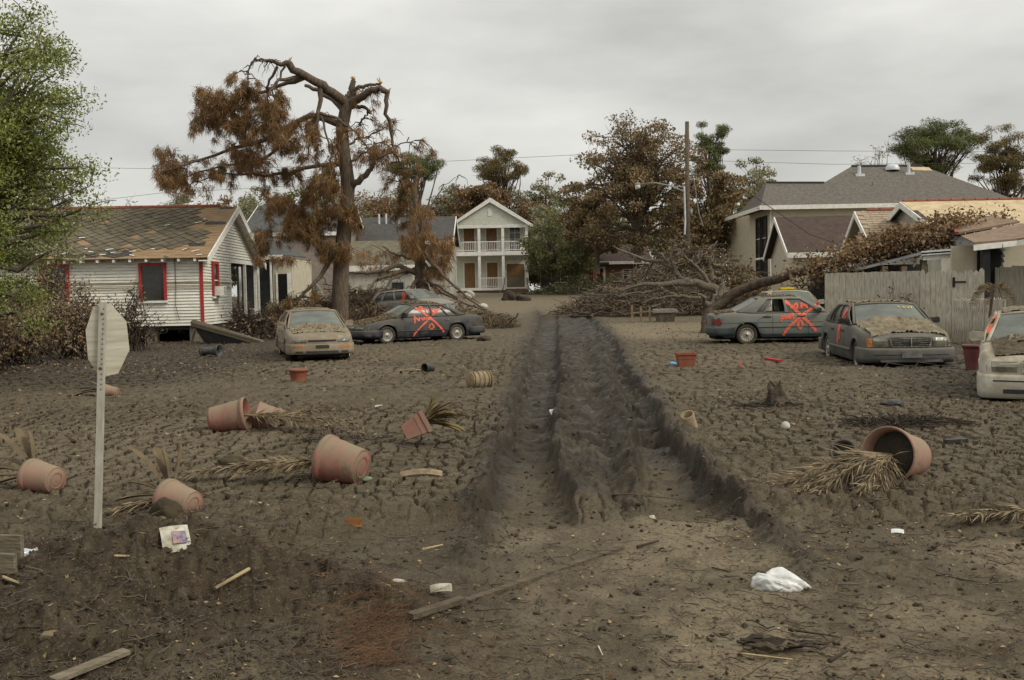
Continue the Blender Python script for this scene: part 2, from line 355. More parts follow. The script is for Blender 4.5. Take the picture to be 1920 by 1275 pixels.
def ground_mat():
    m = bpy.data.materials.new('flood_mud'); m.use_nodes = True; nt = m.node_tree; bs = nt.nodes['Principled BSDF']; L = nt.links.new
    def N(t, **k):
        n = nt.nodes.new(t)
        for a, b in k.items(): setattr(n, a, b)
        return n
    co = N('ShaderNodeTexCoord')
    def noise(s, d=6, r=.6):
        n = N('ShaderNodeTexNoise'); n.inputs['Scale'].default_value = s; n.inputs['Detail'].default_value = d; n.inputs['Roughness'].default_value = r; L(co.outputs['Object'], n.inputs['Vector']); return n.outputs['Fac']
    def rmp(f, a, b, lo=0, hi=1):
        r = N('ShaderNodeMapRange'); r.inputs['From Min'].default_value = a; r.inputs['From Max'].default_value = b; r.inputs['To Min'].default_value = lo; r.inputs['To Max'].default_value = hi; L(f, r.inputs['Value']); return r.outputs[0]
    def mixc(f, a, b):
        x = N('ShaderNodeMix', data_type='RGBA'); L(f, x.inputs['Factor'])
        for k, v in (('A', a), ('B', b)):
            if isinstance(v, tuple): x.inputs[k].default_value = (*v, 1)
            else: L(v, x.inputs[k])
        return x.outputs['Result']
    def att(nm):
        a = N('ShaderNodeAttribute'); a.attribute_name = nm; return a.outputs['Fac']
    def mul(a, b):
        x = N('ShaderNodeMath', operation='MULTIPLY'); L(a, x.inputs[0]); L(b, x.inputs[1]); return x.outputs[0]
    c = mixc(rmp(noise(1.4), .35, .65), (.084, .064, .036), (.128, .101, .062))
    c = mixc(rmp(noise(9, 8, .7), .42, .62, 0, .6), c, (.056, .041, .021))
    c = mixc(att('tan'), c, (.185, .148, .090))
    c = mixc(mul(att('humus'), rmp(noise(6, 7), .35, .6, .4, 1)), c, (.036, .024, .012))
    c = mixc(rmp(noise(17, 5, .75), .54, .66, 0, .7), c, (.034, .025, .013))
    c = mixc(rmp(noise(42, 4, .75), .52, .64, 0, .75), c, (.026, .019, .011))
    c = mixc(rmp(noise(60, 3, .75), .58, .70, 0, .65), c, (.23, .19, .115))
    c = mixc(mul(att('wet'), rmp(noise(3, 7), .3, .6, .6, .97)), c, (.024, .018, .011))
    L(c, bs.inputs['Base Color'])
    r = N('ShaderNodeMapRange'); r.inputs['To Min'].default_value = .82; r.inputs['To Max'].default_value = .30; L(mul(att('wet'), rmp(noise(2.2, 5), .45, .7)), r.inputs['Value']); L(r.outputs[0], bs.inputs['Roughness'])
    bs.inputs['Specular IOR Level'].default_value = .3
    b = N('ShaderNodeBump'); b.inputs['Strength'].default_value = .75; b.inputs['Distance'].default_value = .022; L(noise(30, 9, .72), b.inputs['Height'])
    b2 = N('ShaderNodeBump'); b2.inputs['Strength'].default_value = .6; b2.inputs['Distance'].default_value = .05; L(noise(9, 8, .65), b2.inputs['Height']); L(b.outputs[0], b2.inputs['Normal']); L(b2.outputs[0], bs.inputs['Normal'])
    return m
M_GROUND = ground_mat()
ground = mk('ground', V2, F2, M_GROUND, smooth=False); tag(ground, kind='structure')
x_, y_ = GX.ravel(), GY.ravel()
wet = np.clip(GF['inR'] * sm(9, 13, y_) * (1 - sm(45, 60, y_)) * .9 + GF['edge'] * 1. + GF['isl'] * (.25 + .7 * sm(.0, .2, fbm(x_ * .8, y_ * .5, 3, 202))) + .8 * sm(4.0, 6.5, x_ - .10 * y_) * sm(12, 16, y_) * (1 - sm(26, 34, y_)) * sm(-.1, .15, fbm(x_ * .5, y_ * .5, 3, 201)) + .5 * sm(-2, -6, x_ + .25 * (y_ - 20)) * sm(17, 24, y_), 0, 1)
tan = np.clip(GF['front'] * sm(-.05, .28, fbm(x_ * .8, y_ * .9, 4, 203)) * sm(-1.2, .2, x_) * .95 + .5 * np.exp(-((x_ - .1) / .1) ** 2 - ((y_ - 6.2) / .9) ** 2) + .7 * sm(52, 62, y_) + .35 * GF['plate'] * sm(.0, .3, fbm(x_ * .2, y_ * .2, 3, 204)) + .9 * sm(3, 5, x_) * sm(32, 36, y_) * (1 - sm(44, 50, y_)), 0, 1)
hum = np.clip(GF['mnd'] * .9 + .75 * sm(-1.2, -2.6, x_) * sm(7.6, 6.2, y_) + .5 * GF['disturb'] * sm(10, 7, y_) * sm(.5, -.8, x_) + .8 * sm(-6, -8, x_) * sm(17, 22, y_) * (1 - sm(45, 55, y_)), 0, 1)
for nm, arr in (('wet', wet), ('tan', tan), ('humus', hum)):
    a = ground.data.attributes.new(nm, 'FLOAT', 'POINT'); a.data.foreach_set('value', np.concatenate([arr, np.full(len(SV), .5 if nm == 'tan' else .2)]).astype(np.float32))
# ================================================================== shared materials
mat('rubber', (.030, .028, .024), (.075, .063, .045), 9, .85, .3)
mat('black_trim', (.018, .018, .018), (.035, .032, .028), 12, .6, spec=.4)
mat('dark_under', (.012, .011, .010), rough=.95)
mat('chrome_dull', (.42, .41, .38), (.16, .14, .11), 14, .35, metal=.8)
mat('rim_metal', (.46, .44, .38), (.24, .205, .15), 8, .5, .1, metal=.2)
mat('crust', (.25, .21, .14), (.13, .105, .066), 5, .95, .8, 45, island=.0)
mat('crust_dark', (.115, .092, .060), (.055, .043, .028), 7, .95, .8, 45)
mat('leaf_litter', (.20, .135, .065), (.10, .066, .034), 3, .85, island=.5, sub=(.34, .25, .13))
mat('orange_paint', (.80, .15, .085), (.55, .11, .065), 12, .6, spec=.2, wear=(22, .60, (.42, .13, .07)))
mat('yellow_paint', (.70, .55, .06), rough=.6)
mat('lamp_glass', (.20, .185, .14), (.10, .09, .066), 6, .22, spec=.6)
mat('amber', (.55, .20, .03), (.28, .12, .04), 8, .4)
mat('tail_red', (.16, .020, .018), (.09, .03, .02), 8, .35)
mat('plate_grey', (.17, .17, .155), (.11, .10, .085), 8, .7)
mat('seat_cloth', (.10, .088, .066), (.06, .05, .038), 6, .95)
def glass_mat(name, c, c2, tr=.12, rough=.28, sc=2.5):
    m = mat(name, c, c2, sc, rough, spec=.55, detail=8, stretch=(1, 1, 2.4)); nt = m.node_tree
    t = nt.nodes.new('ShaderNodeBsdfTransparent'); t.inputs[0].default_value = (.5, .55, .5, 1); x = nt.nodes.new('ShaderNodeMixShader'); x.inputs[0].default_value = tr
    nt.links.new(nt.nodes['Principled BSDF'].outputs[0], x.inputs[1]); nt.links.new(t.outputs[0], x.inputs[2]); nt.links.new(x.outputs[0], nt.nodes['Material Output'].inputs['Surface']); return m
glass_mat('silt_windshield', (.125, .145, .115), (.065, .070, .055))
glass_mat('silt_side_glass', (.105, .098, .072), (.045, .044, .036), .10)
glass_mat('house_glass', (.022, .024, .022), (.040, .038, .032), .0, .12)
def paint(name, c, mudamt=.3, mudc=(.135, .115, .080), rough=.38, stain=None):
    return mat(name, c, tuple(v * .8 for v in c), 3, rough, spec=.45, mud=(mudamt, mudc), stain=stain)
paint('paint_teal', (.130, .168, .165), .60, (.165, .150, .112), .5)
paint('clad_teal', (.035, .052, .062), .35, (.085, .078, .060), .6)
paint('paint_charcoal', (.062, .066, .068), .58, (.130, .118, .092), .42)
paint('paint_tan', (.32, .255, .185), .52, (.17, .135, .088), .42)
paint('paint_blue', (.018, .022, .040), .52, (.095, .080, .056), .42)
paint('paint_white', (.56, .53, .44), .50, (.26, .22, .145), .42)
paint('paint_silver', (.26, .275, .28), .45, (.20, .18, .14), .4)

# ================================================================== CARS   (local: +x forward, +y left, z up)
def patch(P, nu, nv, thick=.0, nrm=None, skip=None):
    """P(u,v)->Vector; grid with optional thickness along -nrm"""
    V = []; F = []
    for j in range(nv + 1):
        for i in range(nu + 1): V.append(P(i / nu, j / nv))
    g = lambda i, j: j * (nu + 1) + i
    cells = [(i, j) for j in range(nv) for i in range(nu)]
    F = [(g(i, j), g(i + 1, j), g(i + 1, j + 1), g(i, j + 1)) for i, j in cells]
    if thick:
        n = len(V); d = Vector(nrm).normalized() * thick; V += [v - d for v in V]
        F += [tuple(k + n for k in f[::-1]) for f in F]
        bd = [g(i, 0) for i in range(nu + 1)] + [g(nu, j) for j in range(1, nv + 1)] + [g(i, nv) for i in range(nu - 1, -1, -1)] + [g(0, j) for j in range(nv - 1, 0, -1)]
        for a, b in zip(bd, bd[1:] + bd[:1]): F.append((a, a + n, b + n, b))
    return V, F
def lerp(a, b, t): return a + (b - a) * t
def wheel(parent, x, y, r, style, w=.19, rimmat='rim_metal', steer=0):
    o = empty('wheel', (x, y, r)); o.parent = parent; s = 1 if y > 0 else -1
    o.rotation_euler = (0, 0, steer)
    M = Matrix.Rotation(-s * PI / 2, 4, 'X')
    b = MB(); rr = r * .64
    b.lathe([(rr * .97, -w * .4), (r * .9, -w * .5), (r * .985, -w * .36), (r, -w * .15), (r, w * .15), (r * .985, w * .36), (r * .9, w * .5), (rr * 1.02, w * .42), (rr * .97, w * .2)], 28, M); b.build('tyre', MATS['rubber'], o, True)
    b = MB(); b.lathe([(rr, -w * .4), (rr, w * .40), (rr * .93, w * .43), (rr * .86, w * .30), (rr * .4, w * .34), (rr * .28, w * .44), (0.001, w * .46)], 28, M)
    rim = b.build('rim', MATS[rimmat], o, True)
    b = MB(); n = {'slots': 15, 'wire': 18, 'plain': 6}[style]
    for k in range(n):
        a = 2 * PI * k / n; c, sn = math.cos(a), math.sin(a)
        if style == 'slots': r0, r1, hw = .70, .84, .055
        elif style == 'wire': r0, r1, hw = .48, .86, .030
        else: r0, r1, hw = .45, .75, .11
        ps = []
        for (q, t) in ((r0, -hw), (r0, hw), (r1, hw * 1.2), (r1, -hw * 1.2)):
            zz = w * .36 if q < .8 else w * .345
            ps.append(M @ Vector(((q * c - t * sn) * rr, (q * sn + t * c) * rr, zz)))
        b.prism(ps, M.to_3x3() @ Vector((0, 0, .004)))
    b.build('rim_slots', MATS['black_trim'], o)['kind'] = 'stuff'
    b = MB(); b.lathe([(rr * .22, w * .40), (rr * .2, w * .5), (.001, w * .52)], 14, M); b.build('hub_cap', MATS['chrome_dull'], o, True)
    return o
def ringpts(w, zl, zs):
    nom = [(.93, .0), (.985, .14), (1., .42), (.992, .66), (.972, .84), (.945, .95), (.90, .99), (.78, 1.012), (.5, 1.03), (.0, 1.04)]
    return [(w * a, b) for a, b in nom]
class Car:
    def __init__(s, name, label, loc, heading, sp, group='abandoned mud-covered cars', tilt=(0, 0)):
        s.sp = sp; L, W = sp['L'], sp['W']; s.L, s.W = L, W
        s.root = empty(name, loc, 0, label, 'car', group, rot=(tilt[0], tilt[1], heading))
        P = MATS[sp['paint']]; s.P = P
        hx = [p[0] for p in sp['top']]; hz = [p[1] for p in sp['top']]
        order = np.argsort(hx); s.hx = np.array(hx)[order]; s.hz = np.array(hz)[order]
        zsill = sp.get('sill', .22); ra = sp['r'] + sp.get('gap', .055); xw = sp['xw']
        xs = set(np.linspace(-L / 2, L / 2, 44).tolist())
        for xc in xw:
            for k in range(-9, 10): xs.add(xc + ra * math.sin(k / 9 * PI / 2))
        xs = np.array(sorted(xs)); xs = xs[np.r_[True, np.diff(xs) > .012]]; xs[0] = -L / 2; xs[-1] = L / 2
        bowf, bowr = sp.get('bowf', .14), sp.get('bowr', .10)
        rings = []
        for x in xs:
            zt = s.top(x); w = s.hw(x); zl = zsill + (.05 if abs(x) > L / 2 - .3 else 0)
            for xc in xw:
                q = ra * ra - (x - xc) ** 2
                if q > 0: zl = max(zl, sp['r'] + math.sqrt(q) - .01)
            row = []
            for i, (yy, fz) in enumerate(ringpts(w, 0, 0)):
                z = zsill + (zt - zsill) * fz if fz <= 1 else zt + (fz - 1) * .9
                z = max(z, min(zl + .006 * i, zt - .002 * (9 - i)))
                row.append(Vector((s.bow(x, yy), yy, z)))
            rings.append(row)
        n = len(rings[0]); V = []; F = []
        for row in rings: V += row + [Vector((p.x, -p.y, p.z)) for p in row]
        for i in range(len(rings) - 1):
            a, b = i * 2 * n, (i + 1) * 2 * n
            for k in range(n - 1):
                F.append((a + k, a + k + 1, b + k + 1, b + k)); F.append((a + n + k, b + n + k, b + n + k + 1, a + n + k + 1))
        for end in (0, len(rings) - 1):                      # closed front and rear faces, bowed in plan
            row = rings[end]; x = xs[end]; m = 10; base = len(V)
            for p in row:
                for q in range(m + 1):
                    y = lerp(p.y, -p.y, q / m); V.append(Vector((s.bow(x, y), y, p.z)))
            for k in range(n - 1):
                for q in range(m):
                    f = (base + k * (m + 1) + q, base + k * (m + 1) + q + 1, base + (k + 1) * (m + 1) + q + 1, base + (k + 1) * (m + 1) + q)
                    F.append(f if end else f[::-1])
        mats_ = [P]; mi = None
        if sp.get('clad'):
            mats_ = [P, MATS[sp['clad']]]; mi = [1 if max(V[k].z for k in f) < sp['cladz'] + .01 else 0 for f in F]
        s.body = mk('body', V, F, mats_, s.root, True, mi)
        s.bv = V; s.bf = list(F)
        # sills / floor pan and wheel wells
        MB().box(-L / 2 + .12, L / 2 - .12, -W / 2 + .27, W / 2 - .27, .17, min(hz) - .12).build('floor_pan', MATS['dark_under'], s.root)
        s.cabin()
        s.bvh = BVHTree.FromPolygons([tuple(v) for v in s.bv], s.bf)
        for k, xc in enumerate(xw):
            for y in (-1, 1): wheel(s.root, xc, y * (W / 2 - .13), sp['r'], sp['rim'], rimmat=sp.get('rimmat', 'rim_metal'), steer=sp.get('steer', 0) if k == 0 else 0)
    def top(s, x): return float(np.interp(x, s.hx, s.hz))
    def hw(s, x):
        L, W = s.L, s.W; t = max(0, (abs(x) - (L / 2 - .95)) / .95); return W / 2 * (1 - .13 * t ** 2.2)
    def bow(s, x, y):
        L = s.L; b = s.sp.get('bowf', .14) if x > 0 else s.sp.get('bowr', .10)
        t = max(0, (abs(x) - (L / 2 - .7)) / .7); return x - math.copysign(1, x) * b * t * (2 * y / s.W) ** 2
    def cabin(s):
        sp = s.sp; x0, x1, x2, x3 = sp['cab']; zr = sp['roof']; W = s.W; wb, wr = W / 2 * .905, W / 2 * sp.get('tumble', .70)
        zb_ = lambda x: s.top(x) + .005
        def side(u, v, sg):
            xb = lerp(x0, x3, u); xt = lerp(x1, x2, u); b = Vector((xb, sg * wb, zb_(xb) - .01)); t = Vector((xt, sg * wr, zr - .045 - .03 * (2 * u - 1) ** 4))
            p = b.lerp(t, v); p.y += sg * .05 * math.sin(v * PI) * 1.0; return p
        ub = sp['ub']; vb = [0, .05, .90, 1]
        us = sorted(set([0, 1] + [q for w in ub for q in w]))
        uu = []
        for a, b in zip(us[:-1], us[1:]): uu += [lerp(a, b, k / 3) for k in range(3)]
        uu.append(1.)
        vv = [0, .05, .33, .62, .90, 1]
        V = []; F = []
        for sg in (1, -1):
            base = len(V)
            for v in vv:
                for q in uu: V.append(side(q, v, sg))
            for j in range(len(vv) - 1):
                for i in range(len(uu) - 1):
                    um = (uu[i] + uu[i + 1]) / 2; vm_ = (vv[j] + vv[j + 1]) / 2
                    if any(w[0] < um < w[1] for w in ub) and .05 < vm_ < .90: continue
                    n = len(uu); f = (base + j * n + i, base + j * n + i + 1, base + (j + 1) * n + i + 1, base + (j + 1) * n + i); F.append(f if sg < 0 else f[::-1])
        # roof skin
        base = len(V); m = 12
        for j in range(m + 1):
            v = j / m * 2 - 1
            for i in range(m + 1):
                q = i / m; e = side(q, 1, 1); x = e.x + (.10 * (1 - v * v)) * (1 - 2 * q)
                V.append(Vector((x, v * wr, lerp(e.z, e.z + .05, 1 - abs(v) ** 2.6) + .012 * math.sin(q * PI))))
        for j in range(m):
            for i in range(m): F.append((base + j * (m + 1) + i, base + j * (m + 1) + i + 1, base + (j + 1) * (m + 1) + i + 1, base + (j + 1) * (m + 1) + i)[::-1])
        o = mk('roof_and_pillars', V, F, s.P, s.root, True)
        md = o.modifiers.new('thick', 'SOLIDIFY'); md.thickness = .02; md.offset = -1
        s.roofspan = (x2, x1, wr); off = len(s.bv); s.bv = s.bv + V; s.bf += [tuple(k + off for k in f) for f in F]
        # side panes
        for sg in (1, -1):
            for k, w in enumerate(ub):
                if (sg, k) in sp.get('open', ()): continue
                Vp, Fp = patch(lambda a, b: side(lerp(w[0], w[1], a), lerp(.05, .90, b), sg) + Vector((0, -sg * .012, 0)), 3, 4)
                mk('side_window', Vp, Fp, MATS['silt_side_glass'], s.root, True)
                off = len(s.bv); s.bv = s.bv + Vp; s.bf += [tuple(q + off for q in f) for f in Fp]
        def ws(q, v, front):
            uu_ = 0 if front else 1; b = side(uu_, .03, 1); t = side(uu_, 1, 1); y = lerp(-1, 1, q); e = 1 if front else -1
            p = Vector((lerp(b.x, t.x, v) + e * lerp(.16, .10, v) * (1 - y * y), y * lerp(wb, wr, v), lerp(b.z, t.z, v) + lerp(.02, .05, v) * (1 - y ** 2)))
            return p
        s.ws = ws
        for front in (True, False):
            Vp, Fp = patch(lambda a, b: ws(.045 + .91 * a, .02 + .93 * b, front) , 10, 6)
            if not front: Fp = [f[::-1] for f in Fp]
            mk('windshield' if front else 'rear_window', Vp, Fp, MATS['silt_windshield'], s.root, True)
            b = MB()                                         # painted surround of the glass
            for e in (0, 1):
                pts = [ws(e * .955 + .022, k / 6, front) for k in range(7)]; b.tube(pts, .030, 6)
            b.tube([ws(.03 + .94 * k / 8, .985, front) for k in range(9)], .022, 6)
            b.build('glass_surround', s.P, s.root, True)
            off = len(s.bv); s.bv = s.bv + Vp; s.bf += [tuple(q + off for q in f) for f in Fp]
        s.side = side
        # seats
        for (sx, sy) in ((.05, .36), (.05, -.36), (-.85, .36), (-.85, -.36)):
            zc = s.top(0); b = MB(); b.prism([(sx - .1, sy - .24, zc - .1), (sx + .06, sy - .24, zc - .1), (sx - .10, sy - .22, zc + .28), (sx - .2, sy - .22, zc + .28)], (0, .46, 0))
            b.box(sx - .20, sx - .10, sy - .12, sy + .12, zc + .30, zc + .42); b.build('seat', MATS['seat_cloth'], s.root)
    # --- surface helpers
    def onside(s, x, z, sg, off=.004):
        h = s.bvh.ray_cast(Vector((x, sg * 3, z)), Vector((0, -sg, 0)))
        lim = s.W / 2 * (.95 if z < s.top(x) else lerp(.93, s.sp.get('tumble', .7) + .02, min(1, (z - s.top(x)) / (s.sp['roof'] - s.top(x)))))
        y = max(abs(h[0].y), lim - .06) if h[0] else lim
        return Vector((x, sg * (y + off), z))
    def ontop(s, x, y):
        h = s.bvh.ray_cast(Vector((x, y, 3)), Vector((0, 0, -1))); return h[0].z if h[0] else None
    def onfront(s, y, z, e=1, off=.0):
        h = s.bvh.ray_cast(Vector((e * 5, y, z)), Vector((-e, 0, 0))); return (h[0].x if h[0] else e * s.L / 2) + e * off
    def ribbon(s, name, strokes, width, matn, proj, seg=.05):
        V = []; F = []
        for st in strokes:
            st, wd = (st[0], st[1]) if isinstance(st, tuple) else (st, width)
            pts = [np.array(p, float) for p in st]; dense = [pts[0]]
            for a, b in zip(pts[:-1], pts[1:]):
                k = max(1, int(np.linalg.norm(b - a) / seg)); dense += [a + (b - a) * q / k for q in range(1, k + 1)]
            D = np.array(dense); T = np.gradient(D, axis=0) if len(D) > 1 else np.array([[1, 0]]); T /= np.linalg.norm(T, axis=1, keepdims=True) + 1e-9
            Nn = np.stack([-T[:, 1], T[:, 0]], 1); n0 = len(V)
            for k in range(len(D)):
                wv = wd * (.85 + .8 * random.random()) / 2 * (.95 if matn == 'orange_paint' else .85)
                for q in (-1, 0, 1):
                    c = D[k] + Nn[k] * wv * q; V.append(proj(c[0], c[1]))
            for k in range(len(D) - 1):
                for q in (0, 1): F.append((n0 + 3 * k + q, n0 + 3 * k + q + 1, n0 + 3 * k + q + 4, n0 + 3 * k + q + 3))
        return mk(name, V, F, MATS[matn], s.root, True)
    def seams(s, doors, sg_list=(1, -1)):
        for sg in sg_list:
            for pl in doors: s.ribbon('door_seam', [pl], .012, 'black_trim', lambda x, z, sg=sg: s.onside(x, z, sg, .0025), .06)
    def moulding(s, z, x0, x1, h=.05, matn='black_trim', skipw=True):
        for sg in (1, -1):
            segs = []; ra = s.sp['r'] + .07; cur = x0
            cuts = sorted([(xc - math.sqrt(max(0, ra ** 2 - (z - s.sp['r']) ** 2)), xc + math.sqrt(max(0, ra ** 2 - (z - s.sp['r']) ** 2))) for xc in s.sp['xw']]) if z < s.sp['r'] + ra else []
            for a, b in cuts:
                if a > cur: segs.append((cur, a))
                cur = max(cur, b)
            if cur < x1: segs.append((cur, x1))
            for a, b in segs:
                bm_ = MB(); k = max(2, int((b - a) / .25)); pts = [s.onside(lerp(a, b, q / k), z, sg, .006) for q in range(k + 1)]
                V = []; F = []
                for p in pts: V += [p + Vector((0, -sg * .012, -h / 2)), p + Vector((0, sg * .008, -h * .35)), p + Vector((0, sg * .008, h * .35)), p + Vector((0, -sg * .012, h / 2))]
                for i in range(k):
                    for q in range(3): F.append((4 * i + q, 4 * i + q + 1, 4 * i + q + 5, 4 * i + q + 4))
                mk('side_moulding', V, F, MATS[matn], s.root, True)
    def handle(s, x, z, matn='black_trim', w=.2):
        for sg in (1, -1):
            p = s.onside(x, z, sg, .0); b = MB(); b.box(-w / 2, w / 2, -.012, .028, -.018, .018); o = b.build('door_handle', MATS[matn], s.root); o.location = p + Vector((0, sg * .0 - (.008 if sg > 0 else .008), 0))
    def mirror(s, x, z, matn=None, only=(1, -1)):
        for sg in only:
            p = s.onside(x, z, sg, 0); b = MB()
            pr = [(.10, .02, -.055), (.10, .20, -.065), (.06, .235, -.03), (.06, .235, .06), (.09, .20, .085), (.10, .03, .07)]
            poly = [p + Vector((q[0] - .08, sg * (q[1] - .0), q[2])) for q in pr]; b.prism(poly, (-.09, 0, 0)); b.build('door_mirror', MATS[matn] if matn else s.P, s.root)
    def panel(s, name, y0, y1, z0, z1, matn, th=.03, e=1, ny=8, nz=3, off=.0, shape=None, parent=None):
        """a piece wrapped on the front (e=1) or rear (e=-1) face"""
        V = []; F = []
        for lay in (0, 1):
            for j in range(nz + 1):
                for i in range(ny + 1):
                    y = lerp(y0, y1, i / ny); zz0, zz1 = (z0, z1) if not shape else shape(i / ny)
                    z = lerp(zz0, zz1, j / nz); x = s.onfront(y, z, e, off)
                    ed = 0 if (i in (0, ny) or j in (0, nz)) else 1
                    V.append(Vector((x + e * (-.02 if lay else th * (.55 + .45 * ed)), y, z)))
        n = (nz + 1) * (ny + 1); g = lambda i, j: j * (ny + 1) + i
        for j in range(nz):
            for i in range(ny): F += [(g(i, j), g(i + 1, j), g(i + 1, j + 1), g(i, j + 1)), tuple(k + n for k in (g(i, j + 1), g(i + 1, j + 1), g(i + 1, j), g(i, j)))]
        bd = [g(i, 0) for i in range(ny + 1)] + [g(ny, j) for j in range(1, nz + 1)] + [g(i, nz) for i in range(ny - 1, -1, -1)] + [g(0, j) for j in range(nz - 1, 0, -1)]
        for a, b in zip(bd, bd[1:] + bd[:1]): F.append((a, a + n, b + n, b))
        return mk(name, V, F, MATS[matn], parent or s.root)
    def bumper(s, e, z0, z1, matn, proud=.07, wrap=.55):
        """one continuous bar round the end of the car"""
        L = s.L; pts = []; hwid = s.hw(e * (L / 2 - wrap))
        for q in np.linspace(-1, 1, 25):
            a = q * 1.25
            y = np.clip(math.sin(q * PI / 2) * 1.02, -1, 1) * hwid
            tt = abs(q)
            x = L / 2 - (s.sp.get('bowf', .14) if e > 0 else .10) * (y / hwid) ** 2 - wrap * max(0, (tt - .72) / .28) ** 1.6
            nx, ny_ = (1, 0) if tt < .72 else (1 - (tt - .72) / .28, math.copysign((tt - .72) / .28, q))
            pts.append((Vector((e * x, y, 0)), Vector((e * nx, ny_, 0)).normalized()))
        prof = [(-.03, z0), (proud * .75, z0 + .02), (proud, z0 + (z1 - z0) * .35), (proud, z1 - .05), (proud * .8, z1 - .01), (-.03, z1)]
        V = []; F = []; m = len(prof)
        for p, n in pts:
            for o_, z in prof: V.append(p + Vector((n.x * o_, n.y * o_ * .35, z)))
        for i in range(len(pts) - 1):
            for k in range(m - 1):
                f = (i * m + k, i * m + k + 1, (i + 1) * m + k + 1, (i + 1) * m + k); F.append(f if e < 0 else f[::-1])
        F += [tuple(range(m)), tuple(range((len(pts) - 1) * m, len(pts) * m))]
        return mk('bumper', V, F, MATS[matn], s.root, True)
    def crust(s, x0, x1, hw0, hw1, matn='crust', th=.02, cell=.075, seed=1, cover=.0, res=.030, name='mud_crust', leafn=0):
        """dried cracked mud lying on hood, roof or boot"""
        nx = int((x1 - x0) / res); ny = int(2 * max(hw0, hw1) / res); rg = np.random.default_rng(seed)
        X = np.linspace(x0, x1, nx)[:, None] * np.ones((1, ny)); T = np.linspace(-1, 1, ny)[None, :] * np.ones((nx, 1)); Y = T * (hw0 + (hw1 - hw0) * ((X - x0) / (x1 - x0)))
        ed, cid, dx, dy = voro(X / cell + 30 * seed, Y / cell, seed); nzv = fbm(X * 3 + seed * 9, Y * 3, 4, seed)
        msk = np.minimum(np.minimum(X - x0, x1 - X) / .12, (1 - np.abs(T)) / .10) + 1.1 * nzv + cover
        Z = np.full((nx, ny), np.nan)
        for i in range(nx):
            for j in range(ny):
                if msk[i, j] > .0:
                    t = s.ontop(X[i, j], Y[i, j])
                    if t is not None: Z[i, j] = t
        H = th * (.05 + .95 * sm(.03, .24, ed)) * (.55 + .9 * cid) + th * .8 * fbm(X * 9, Y * 9, 3, seed + 5) + .35 * th * (cid * 3.3 % 1 - .5) * dx * 2
        H = H * sm(0, .25, msk) + .003
        Zz = Z + H; idx = -np.ones((nx, ny), int); ok = ~np.isnan(Zz); idx[ok] = np.arange(ok.sum())
        V = np.stack([X[ok], Y[ok], Zz[ok]], 1)
        Q = np.stack([idx[:-1, :-1], idx[1:, :-1], idx[1:, 1:], idx[:-1, 1:]], -1).reshape(-1, 4); Q = Q[(Q >= 0).all(1)]
        zr_ = V[Q][:, :, 2]; Q = Q[(zr_.max(1) - zr_.min(1)) < .12]
        if len(Q): mk(name, V, Q.astype(np.int32), MATS[matn], s.root, False)
        if leafn and ok.sum():
            k = rg.choice(len(V), leafn); C = V[k] + rg.normal(size=(leafn, 3)) * [.01, .01, .006] + [0, 0, .012]
            LV, LF = leaves(C, .07, .45, rg, flat=.75); o = mk('fallen_leaves', LV, LF.astype(np.int32), MATS['leaf_litter'], s.root); o['kind'] = 'stuff'
def strokes_map(st, x0, z0, sx, sz, flip=1): return [([(x0 + flip * a * sx, z0 + b * sz) for a, b in q]) for q in st]
random.seed(4)

# ---- teal saloon with orange cross, seen from its right side (faces +X)
p = gnd(1403, 646)
TEAL = dict(L=4.74, W=1.74, r=.315, xw=(1.43, -1.37), sill=.23, paint='paint_teal', clad='clad_teal', cladz=.50, rim='slots', roof=1.43, gap=.05,
            top=[(2.37, .70), (2.30, .76), (1.15, .93), (.9, .95), (0, .945), (-1.3, .95), (-1.6, .985), (-2.22, .955), (-2.37, .86)],
            cab=(1.02, .28, -.92, -1.66), ub=[(.10, .44), (.475, .70), (.715, .80)], tumble=.72, open=((-1, 1), (1, 1)))
c = Car('teal_sedan', 'teal saloon with orange spray-painted cross and broken-out rear side window', (p.x + 1.37, p.y + .85, gz(p.x, p.y) - .05), R(-1.5), TEAL)
c.bumper(-1, .30, .54, 'clad_teal', .06); c.bumper(1, .30, .54, 'clad_teal', .06)
c.seams([[(-.62, .27), (-.62, .95)], [(.42, .27), (.42, .95)], [(-.62, .95), (-.98, .78), (-1.08, .70)], [(1.05, .29), (1.05, .88)]])
c.ribbon('body_line', [[(-2.25, .66), (2.2, .66)]], .012, 'black_trim', lambda x, z: c.onside(x, z, -1, .003), .1)
c.moulding(.53, -2.25, 2.25, .03, 'clad_teal'); c.handle(-.78, .83, w=.22); c.handle(.22, .83, w=.22); c.mirror(.78, 1.0, 'black_trim')
for sg in (-1, 1):
    b = MB(); b.box(-2.395, -2.10, sg * .60 - .19, sg * .60 + .19, .62, .80); 
    c.panel('tail_light', sg * .44, sg * .80, .60, .79, 'tail_red', .025, -1, 4, 2)
    c.ribbon('tail_light_side', [([(-2.30, .695), (-2.13, .695)], .20)], .20, 'tail_red', lambda x, z, sg=sg: c.onside(x, z, sg, .006), .05)
c.panel('number_plate', -.26, .26, .58, .70, 'plate_grey', .015, -1, 3, 1)
for sg in (-1, 1): c.panel('headlight', sg * .42, sg * .78, .56, .70, 'lamp_glass', .02, 1, 4, 2)
c.panel('grille', -.32, .32, .55, .74, 'black_trim', .03, 1, 4, 2)
c.crust(-2.26, -1.72, .72, .74, 'crust_dark', .018, seed=3, cover=.25, leafn=220); c.crust(-.85, .2, .52, .52, 'crust_dark', .014, seed=4, cover=.1, leafn=160); c.crust(1.1, 2.2, .72, .7, 'crust', .02, seed=5, cover=.3)
